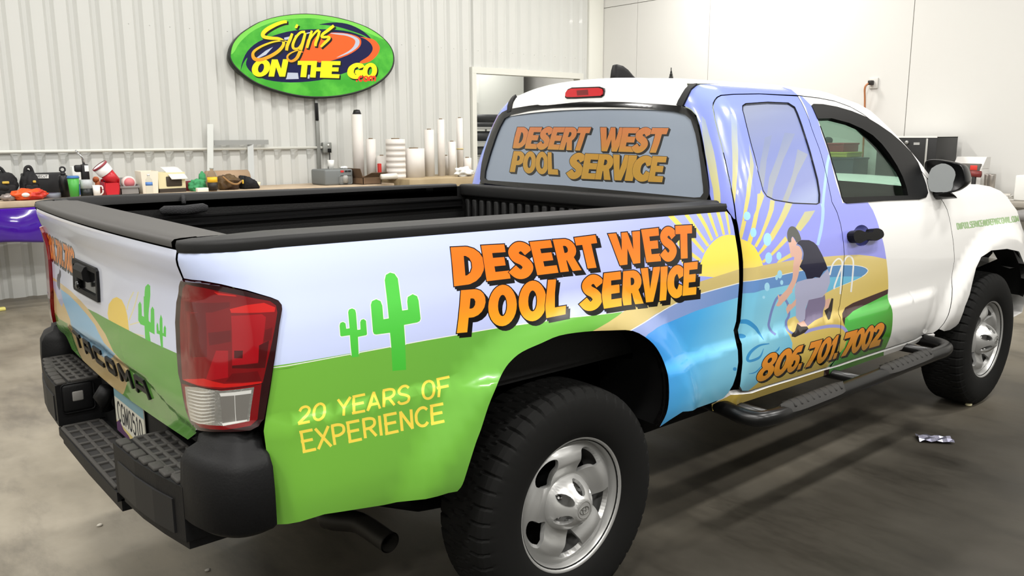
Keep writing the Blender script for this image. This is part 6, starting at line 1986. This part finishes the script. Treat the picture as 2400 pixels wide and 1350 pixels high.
cup('sauce_bottle', 'clear bottle with yellow and black label left of the brown bag', 'bottle', 486, 508, 393, 5.74, parts=[('bottle_body', [(0, 0), (.95, 0), (1, .05), (1, .66), (.7, .8), (.36, .9), (.36, .95), (0, .95)], CLR), ('lower_label', [(.97, .06), (1.02, .06), (1.02, .38), (.97, .38)], mat('label_black', (36, 30, 26), .5)), ('upper_label', [(.98, .38), (1.03, .38), (1.03, .60), (.98, .60)], mat('label_yellow', (240, 186, 40), .5)), ('cap', [(0, .95), (.42, .95), (.42, 1.0), (0, 1.0)], mat('cap_grey', (170, 174, 170), .4))])
a, b_ = wid(478, 574, 415, 6.15)
o = MB().tube([(a, 6.085, BZ + .096), (b_, 6.085, BZ + .096)], .094, 24).build('cardboard_tube', mat('tan_cardboard', (164, 138, 112), .7))
tag(o, 'thick tan cardboard tube lying behind the brown bag', 'tube')
x0_, x1_ = wid(508, 560, 430, 5.88)
zt = hgt((545, 408), 5.9)
lb_ = thing('leather_bag', 'open brown leather bag lying between the bottle and the black cloth', 'bag', ((x0_ + x1_) / 2, 5.87, BZ))
MB().blob((0, 0, (zt - BZ) * .45), ((x1_ - x0_) / 2, .1, (zt - BZ) * .58), 21, .28, 4, 0, 2.4).build('bag_body', mat('brown_leather', (92, 70, 40), .55, bump=(16, .6, .02), noise=(7, (58, 38, 24), .45, .6)), lb_)
MB().tube(spline([((x0_ - x1_) * .4, -.10, .14), ((x0_ - x1_) * .1, -.125, .075), ((x1_ - x0_) * .2, -.12, .06), ((x1_ - x0_) * .45, -.10, .09)], 5), .010, 8).build('strap', mat('tan_strap', (146, 110, 66), .6), lb_)
MB().box(((x1_ - x0_) * .46, -.11, .06), ((x1_ - x0_) * .52, -.09, .10), .004).build('tag', mat('tag_yellow', (236, 190, 60), .5), lb_)
x0_, x1_ = wid(566, 606, 430, 5.86)
zt = hgt((568, 410), 5.86)
b2 = bmesh.new()
A = [b2.verts.new((x, 5.86 + y, z)) for y in (-.06, .10) for x, z in ((x0_, BZ), (x0_ + .01, zt), (x0_ + .06, zt - .03), (x0_ + .14, BZ + .09), (x1_, BZ))]
for i in range(5):
    b2.faces.new((A[i], A[(i + 1) % 5], A[5 + (i + 1) % 5], A[5 + i]))
b2.faces.new(A[:5]); b2.faces.new(A[5:])
bmesh.ops.bevel(b2, geom=b2.edges[:], offset=.012, segments=3, affect='EDGES')
m = MB(); m._merge(b2, True)
tag(m.build('folded_cloth', mat('black_cloth', (22, 22, 26), .75, bump=(22, .5, .02))), 'black sloping folded cloth at the right end of the brown bag', 'cloth')
cup('paper_cup', 'small cream paper cup right of the black folded cloth', 'cup', 592, 611, 427, 5.98, parts=[('cup_body', [(0, 0), (.7, 0), (1, 1), (.92, 1), (.64, .05), (0, .04)], mat('cream_paper', (236, 222, 184), .6))])

# ------------------------------------------------------------------ grey machine, foam cup, open carton
a, b_ = wid(762, 828, 415, 5.78)
zt = hgt((795, 397), 5.78)
W, H = b_ - a, zt - BZ
gm = thing('coffee_machine', 'grey boxy drinks machine with a red badge at the right end of the bench', 'machine', ((a + b_) / 2, 5.78, BZ))
CG = mat('machine_grey', (112, 116, 116), .5)
MB().box((-W / 2, 0, 0), (W / 2, .34, H), .02, 3).build('machine_body', CG, gm)
MB().box((-W * .02, -.008, H * .04), (W * .44, .004, H * .62), .02, 3).build('front_hatch', mat('hatch_grey', (126, 128, 126), .4), gm)
MB().lathe([(0, 0), (.03, 0), (.036, .05), (.036, .07), (.02, .085), (0, .085)], 20, T(W * .2, -.005, H * .12)).build('jug', mat('jug_glass', (160, 160, 156), .2), gm)
MB().box((W * .05, -.004, H * .80), (W * .16, .004, H * .93)).build('red_badge', mat('badge_red', (200, 50, 50), .5), gm)
MB().box((W * .20, -.004, H * .82), (W * .30, .004, H * .92)).box((W * .32, -.004, H * .82), (W * .42, .004, H * .92)).build('display', mat('display_black', (36, 36, 38), .4), gm)
cup('foam_cup', 'white foam cup standing on the grey machine', 'cup', 769, 783, 375, 5.90, base=zt, parts=[('cup_body', [(0, 0), (.72, 0), (1, 1), (.93, 1), (.66, .04), (0, .03)], mat('foam_white', (222, 222, 218), .6))])
x = spot((808, 396), 5.90)
o = MB().blob((0, 0, .012), (.05, .04, .015), 5, .4, 3, 0).build('crumpled_paper', mat('paper_white', (236, 236, 232), .7))
o.location = (x, 5.92, zt)
tag(o, 'crumpled white paper scrap on the grey machine right of the foam cup', 'paper')
a, b_ = wid(843, 886, 425, 5.62)
zt = hgt((858, 416), 5.62)
W, H = b_ - a, zt - BZ
cbx = thing('cardboard_box', 'open brown cardboard box in front of the tallest roll', 'box', ((a + b_) / 2 + .05, 5.63, BZ))
CB = mat('brown_card', (118, 94, 72), .75); CBI = mat('brown_card_inside', (92, 72, 54), .8)
m = MB()
m.box((-W / 2, 0, 0), (W / 2, .006, H)).box((-W / 2, .30, 0), (W / 2, .306, H)).box((-W / 2, 0, 0), (-W / 2 + .006, .30, H)).box((W / 2 - .006, 0, 0), (W / 2, .30, H)).box((-W / 2, 0, 0), (W / 2, .30, .006))
m.build('box_body', CB, cbx)
for vs_ in ([(-W / 2, 0, H), (W / 2, 0, H), (W / 2 + .06, -.05, H + .05), (-W / 2 + .08, -.06, H + .05)], [(-W / 2, 0, H), (-W / 2, .3, H), (-W / 2 - .03, .3, H + .10), (-W / 2 - .03, 0, H + .10)], [(W / 2, 0, H), (W / 2, .3, H), (W / 2 + .10, .3, H + .03), (W / 2 + .10, 0, H + .03)]):
    fo = link('flap', raw_mesh('flap', vs_, [(0, 1, 2, 3)]), cbx, [CBI])
    fo.modifiers.new('thickness', 'SOLIDIFY').thickness = .005

# ------------------------------------------------------------------ upright rolls on the packing table
C_ROLL = mat('white_roll', (214, 209, 203), .55)
C_CORE = mat('roll_core', (120, 104, 84), .8)
rolls = [(828, 850, 268, 6.10, 'tallest white roll, with a black end, behind the cardboard box', 1), (860, 880, 326, 6.12, 'white roll right of the tallest roll, behind the cardboard box', 0), (886, 904, 365, 6.02, 'short white roll between the cardboard box and the ribbed roll', 0),
         (908, 947, 326, 5.78, 'thick white roll wound in ribbed layers', 2), (949, 991, 348, 5.80, 'widest plain white roll, right of the ribbed roll', 0), (997, 1016, 304, 5.84, 'slim white roll right of the widest roll', 0), (1027, 1041, 280, 5.82, 'tall thin white tube with a dark edge, third from the doorway side among tall ones', 3),
         (1041, 1051, 365, 6.0, 'short thin white roll behind the tall thin tube', 0), (1052, 1067, 332, 5.82, 'medium thin white roll right of the tall thin tube', 0), (1072, 1084, 277, 5.9, 'tall thin white roll with a rubber band, second from the doorway', 4), (1087, 1103, 370, 5.9, 'short white roll nearest the doorway', 0)]
for x0, x1, yt, Y, lb, kind in rolls:
    a, b_ = wid(x0, x1, (yt + 410) / 2, Y)
    z = hgt(((x0 + x1) / 2, yt), Y)
    R, H = (b_ - a) / 2, z - (TZ if x0 > 880 else BZ)
    t = thing('vinyl_roll', lb, 'roll', ((a + b_) / 2, Y, TZ if x0 > 880 else BZ), 0, 'upright rolls on the packing table')
    if kind == 2:
        pr = [(0, 0)]
        for k in range(14):
            pr += [(R * (.985 if k % 2 else 1.0), H * k / 14), (R * (.985 if k % 2 else 1.0), H * (k + 1) / 14 - .001)]
        pr += [(R * .35, H), (R * .35, H - .05), (0, H - .05)]
    else:
        pr = [(0, 0), (R, 0), (R, H), (R * .4, H), (R * .4, H - .05), (0, H - .05)]
    MB().lathe(pr, 28).build('sheet', C_ROLL, t)
    MB().lathe([(R * .38, H - .06), (R * .42, H - .06), (R * .42, H + .012), (R * .36, H + .012)], 20, cap=False).build('core', C_CORE, t)
    if kind == 1:
        MB().lathe([(0, H), (R * .9, H - .01), (R * .55, H + .05), (0, H + .055)], 20).build('end_cap', mat('roll_end_black', (24, 24, 26), .5), t)
    if kind == 3:
        MB().box((R * .8, -.004, 0), (R * 1.05, .01, H), .001).build('edge_strip', mat('edge_dark', (70, 66, 64), .6), t)
    if kind == 4:
        MB().lathe([(R, H * .45), (R + .004, H * .45), (R + .004, H * .47), (R, H * .47)], 24, cap=False).build('band', mat('band_tan', (196, 178, 120), .6), t)
a, b_ = wid(881, 889, 390, 5.9)
o = MB().box((-.018, -.02, 0), (.018, .02, hgt((885, 383), 5.9) - TZ), .004).build('marker_box', mat('marker_red', (196, 50, 44), .5))
o.location = ((a + b_) / 2, 5.86, TZ)
tag(o, 'small upright red box beside the short roll', 'box')
o = MB().blob((0, 0, .05), (.13, .07, .065), 9, .5, 4, 0.0, 2.2).build('white_rag', mat('rag_white', (214, 214, 210), .8))
o.location = (spot((1090, 424), 5.52), 5.53, TZ)
tag(o, 'crumpled white rag on the packing table beside the cab', 'rag')
o = MB().tube([(-.10, 0, .035), (.10, 0, .035)], [.03, .035], 16).build('short_tube', mat('tube_white', (232, 226, 214), .6))
o.location = (spot((896, 408), 5.6) + .06, 5.56, TZ)
tag(o, 'short white tube lying left of the ribbed roll', 'tube')

# ------------------------------------------------------------------ bench, safe and tools at the end wall
RX, RZ = 6.98, .868
rb_ = thing('side_bench', 'grey-topped bench along the end wall beyond the truck bonnet', 'bench', (RX, 0, 0))
MB().box((0, -2.5, RZ - .05), (.70, 5.1, RZ), .005).build('top', mat('bench_grey', (150, 144, 134), .55), rb_)
for y in (-2.3, -.4, 1.6, 4.4):
    MB().box((.60, y, 0), (.66, y + .06, RZ - .05)).build('leg', mat('bench_leg', (150, 150, 144), .6), rb_)
    MB().box((.05, y, 0), (.11, y + .06, RZ - .05)).build('leg', mat('bench_leg', (150, 150, 144), .6), rb_)


def yat(px, X):
    return at(*px, 0, X)


X0 = 7.10
tr_, bl_ = yat((2197, 320), X0), yat((1990, 330), X0)
sf_ = thing('black_cabinet', 'black metal cabinet with white top edge on the end wall bench', 'cabinet', (X0, tr_[1], RZ))
Hs = tr_[2] - RZ
MB().box((0, 0, 0), (.5, .62, Hs), .004).build('cabinet_body', mat('cabinet_black', (24, 24, 25), .45), sf_)
MB().box((-.004, 0.0, Hs - .012), (.5, .62, Hs + .004)).build('top_edge', mat('cabinet_edge', (226, 226, 222), .5), sf_)
MB().box((-.012, .085, .02), (-.002, .105, Hs - .02), .003).build('door_edge', mat('cabinet_trim', (176, 176, 172), .4, .5), sf_)
MB().lathe([(0, 0), (.022, 0), (.018, .02), (0, .022)], 20, T(0, .30, Hs - .06) @ Rm(-PI / 2, 'Y')).build('knob', mat('knob_grey', (150, 150, 148), .4, .5), sf_)
MB().box((-.006, .17, Hs - .085), (0, .23, Hs - .06)).build('badge', mat('badge_grey', (170, 170, 168), .5), sf_)
MB().lathe([(.055, 0), (.06, 0), (.06, .008), (.055, .008), (.055, 0)], 28, T(0, .34, Hs - .21) @ Rm(-PI / 2, 'Y'), cap=False).tube([(-.006, .31, Hs - .18), (-.006, .37, Hs - .24)], .004, 6).tube([(-.006, .37, Hs - .18), (-.006, .31, Hs - .24)], .004, 6).build('dial', mat('dial_grey', (110, 110, 110), .4, .5), sf_)
MB().box((-.02, .02, .02), (.0, .07, .12), .008).build('latch', mat('knob_grey', (150, 150, 148), .4, .5), sf_)
# crates seen through the cab
for x0, x1, yt, yb, c, lb in ((1934, 1976, 335, 357, (150, 44, 52), 'red crate on top of the stack seen through the cab window'), (1941, 1984, 356, 370, (188, 186, 66), 'yellow-green crate in the middle of the stack seen through the cab window'), (1944, 1998, 369, 412, (28, 42, 62), 'dark blue crate under the stack seen through the cab window')):
    pa, pb_ = yat((x0, yt), 7.15), yat((x1, yb), 7.15)
    zb = RZ if yb > 400 else pb_[2] + .004
    t = thing('storage_crate', lb, 'crate', (7.15, pb_[1], zb), 0, 'crates stacked on the end wall bench')
    w, h = pa[1] - pb_[1], pa[2] - zb
    MB().box((0, 0, 0), (.34, w, h), .008).build('crate_body', mat('crate_%d' % c[0], c, .5), t)
    MB().box((-.008, -.006, h - .02), (.348, w + .006, h - .002), .003).build('rim', mat('crate_%d' % c[0], c, .5), t)
pa = yat((1940, 330), 7.2)
o = MB().blob((0, 0, .025), (.06, .05, .04), 4, .2, 3, 0).build('dark_cap', mat('cap_dark', (30, 40, 44), .7))
o.location = (7.3, yat((1941, 330), 7.3)[1], yat((1941, 335), 7.15)[2])
tag(o, 'dark cap lying on the red crate', 'cap')
# charger, drill, tumblers, papers, white box
a, b_ = yat((2302, 385), 7.25), yat((2232, 385), 7.25)
ch_ = thing('battery_charger', 'white and dark battery charger with a red panel behind the door mirror', 'charger', (7.25, a[1], RZ))
zt = yat((2265, 368), 7.25)[2] - RZ
w = b_[1] - a[1]
MB().box((0, 0, 0), (.2, w, zt * .72), .01).build('base', mat('charger_white', (214, 212, 208), .5), ch_)
MB().prism([(0, zt * .72), (.2, zt * .72), (.2, zt), (.10, zt)], 0, w, 1).build('sloping_top', mat('charger_white', (224, 222, 216), .5), ch_)
MB().box((-.006, w * .05, zt * .66), (.06, w * .80, zt * .84), .01).build('dock', mat('charger_dark', (96, 92, 88), .5), ch_)
MB().box((-.010, w * .14, zt * .68), (.02, w * .38, zt * .80), .004).build('red_panel', mat('charger_red', (214, 60, 50), .5), ch_)
p = yat((2282, 425), 7.12)
dr = thing('cordless_drill', 'dark red and grey cordless drill standing in front of the charger', 'drill', (7.12, p[1], RZ))
zt = yat((2280, 403), 7.12)[2] - RZ
MB().box((-.03, -.03, 0), (.04, .03, .05), .008).build('battery', mat('drill_black', (40, 38, 38), .5), dr)
MB().box((-.018, -.018, .04), (.022, .018, zt - .03), .01).build('grip', mat('drill_black', (40, 38, 38), .5), dr)
MB().tube([(0, -.06, zt - .02), (0, .05, zt - .02)], .032, 16).build('drill_body', mat('drill_red', (120, 44, 42), .45), dr)
MB().tube([(0, .05, zt - .02), (0, .085, zt - .02), (0, .10, zt - .02)], [.022, .018, .006], 14).build('chuck', mat('drill_grey', (130, 126, 122), .4, .5), dr)
for x0, x1, lb in ((2303, 2318, 'left one of two brushed steel tumblers on the end bench'), (2316, 2333, 'right one of two brushed steel tumblers on the end bench')):
    a, b_ = yat((x1, 425), 7.2), yat((x0, 425), 7.2)
    zt = yat(((x0 + x1) / 2, 408), 7.2)[2] - RZ
    R = (b_[1] - a[1]) / 2
    t = thing('steel_tumbler', lb, 'tumbler', (7.2 + (.03 if x0 < 2310 else 0), (a[1] + b_[1]) / 2, RZ), 0, 'steel tumblers')
    MB().lathe([(0, 0), (R * .8, 0), (R, zt * .96), (R * .95, zt), (R * .9, zt * .9), (0, zt * .88)], 24).build('cup_body', mat('brushed_steel', (176, 170, 164), .35, .8), t)
p = yat((2360, 445), 7.2)
for k in range(4):
    o = MB().box((-.13, -.11, 0), (.13, .11, .014 - .001 * k), .002).build('paper_stack', mat('paper_%d' % (k % 2), ((230, 228, 222), (200, 196, 188))[k % 2], .7))
    o.location = (7.2, p[1] + .05 + .01 * k, RZ + .016 * k)
    o.rotation_euler = (0, 0, .2 * (k - 1.5))
    tag(o, ['lowest sheaf of papers on the end bench', 'grey sheaf second from the bottom of the paper pile', 'white sheaf second from the top of the paper pile', 'topmost sheaf of the paper pile beside the steel tumblers'][k], 'papers', 'paper pile on the end bench')
p = yat((2400, 410), 7.2)
wb_ = thing('white_device', 'white box-shaped device at the right edge of the end bench', 'device', (7.2, p[1] - .18, RZ))
zt = yat((2390, 411), 7.2)[2] - RZ
w = yat((2378, 430), 7.2)[1] - (p[1] - .18)
MB().box((0, 0, 0), (.25, w, zt), .012).build('device_body', mat('device_white', (226, 226, 222), .45), wb_)
MB().box((-.004, .03, .04), (.002, .10, .055)).build('slot', mat('slot_dark', (60, 60, 62), .5), wb_)
# folding chair-like grey seat under the bench end
p = yat((2396, 515), 6.7)
gc = thing('shop_stool', 'grey padded stool below the end bench at the right edge', 'stool', (6.75, p[1] - .12, 0))
zt = yat((2390, 492), 6.75)[2]
MB().box((-.2, -.2, zt - .09), (.2, .2, zt), .04, 3).build('seat', mat('stool_grey', (126, 124, 122), .6), gc)
for s1 in (-1, 1):
    for s2 in (-1, 1):
        MB().tube([(s1 * .16, s2 * .16, 0), (s1 * .14, s2 * .14, zt - .08)], .014, 8).build('leg', C_GALV, gc)
# outlet with an orange cord on the end wall
p = yat((2044, 195), XW - .03)
oc = thing('wall_outlet', 'small wall outlet with a black plug and hanging orange cord on the end wall', 'outlet', (XW - .0, p[1], p[2]))
MB().box((-.02, -.06, -.06), (0, .04, .06), .006).build('outlet_plate', mat('outlet_white', (206, 204, 198), .5), oc)
MB().box((-.08, -.02, -.02), (-.02, .03, .03), .008).build('plug', mat('plug_black', (40, 34, 30), .5), oc)
MB().tube(spline([(-.07, .02, .0), (-.09, .05, -.05), (-.06, .055, -.2), (-.04, .05, -.5), (-.04, .04, -1.1)], 6), .011, 8).build('cord', mat('orange_cord', (176, 116, 76), .55), oc)
# lattice tip rising behind the cab roof
p = yat((1573, 160), 7.35)
fl_ = thing('lattice_flag', 'small black pointed lattice pennant on a thin pole beyond the cab roof', 'pennant', (7.35, p[1], RZ))
zt = p[2] - RZ
MB().tube([(0, 0, 0), (0, 0, zt)], .006, 8).lathe([(0, 0), (.09, 0), (.09, .02), (0, .03)], 20).build('pole', C_BLK, fl_)
m = MB()
for k in range(7):
    z0 = zt - .04 - k * .035
    w0 = .012 + k * .011
    for j in range(-1, 2):
        m.box((-.004, j * w0 * .66 - w0 * .26, z0 - .024), (.004, j * w0 * .66 + w0 * .26, z0), .001)
m.box((-.003, -.004, zt - .05), (.003, .004, zt + .01))
m.build('pennant', mat('pennant_black', (36, 36, 36), .6), fl_)
MB().prism([(-.01, zt - .03), (.01, zt - .03), (.085, zt - .28), (-.085, zt - .28)], .004, .006, 0).build('backing', mat('pennant_grey', (120, 120, 116), .6), fl_)

# ------------------------------------------------------------------ litter on the floor
m = MB()
G = [[(.16 * (i / 6 - .5), .09 * (j / 5 - .5), .006 + .022 * abs(math.sin(i * 1.7 + j * .9)) * (1 - abs(2 * j / 5 - 1) * .5)) for j in range(6)] for i in range(7)]
m.grid(G, smooth=False)
o = m.build('foil_scrap', mat('foil_scrap', (150, 150, 170), .25, .8))
p = at(2190, 1033, 2, 0)
o.location = (p[0], p[1], 0.0); o.rotation_euler = (0, 0, -.9)
tag(o, 'crinkled silver foil scrap on the floor right of the truck', 'scrap')
for px, r, c, lb in (((2270, 951), .018, (216, 208, 168), 'small cream crumb on the floor by the front tyre'), ((234, 1233), .008, (196, 190, 178), 'tiny pale chip on the floor left of the bumper'), ((487, 1338), .007, (150, 146, 138), 'tiny grey chip on the floor below the bumper corner')):
    p = at(*px, 2, 0)
    o = MB().blob((0, 0, r * .5), (r * 1.5, r, r * .6), r * 999, .35, 2).build('floor_crumb', mat('crumb_%d' % c[2], c, .7))
    o.location = (p[0], p[1], 0)
    tag(o, lb, 'crumb', 'crumbs on the floor')
p = at(4, 728, 2, 0)
o = MB().box((-.06, -.03, 0), (.06, .03, .03), .008).build('chalk_block', mat('block_yellow', (206, 196, 110), .6))
o.location = (p[0] - .03, p[1], 0)
tag(o, 'small pale yellow block on the floor at the left edge', 'block')
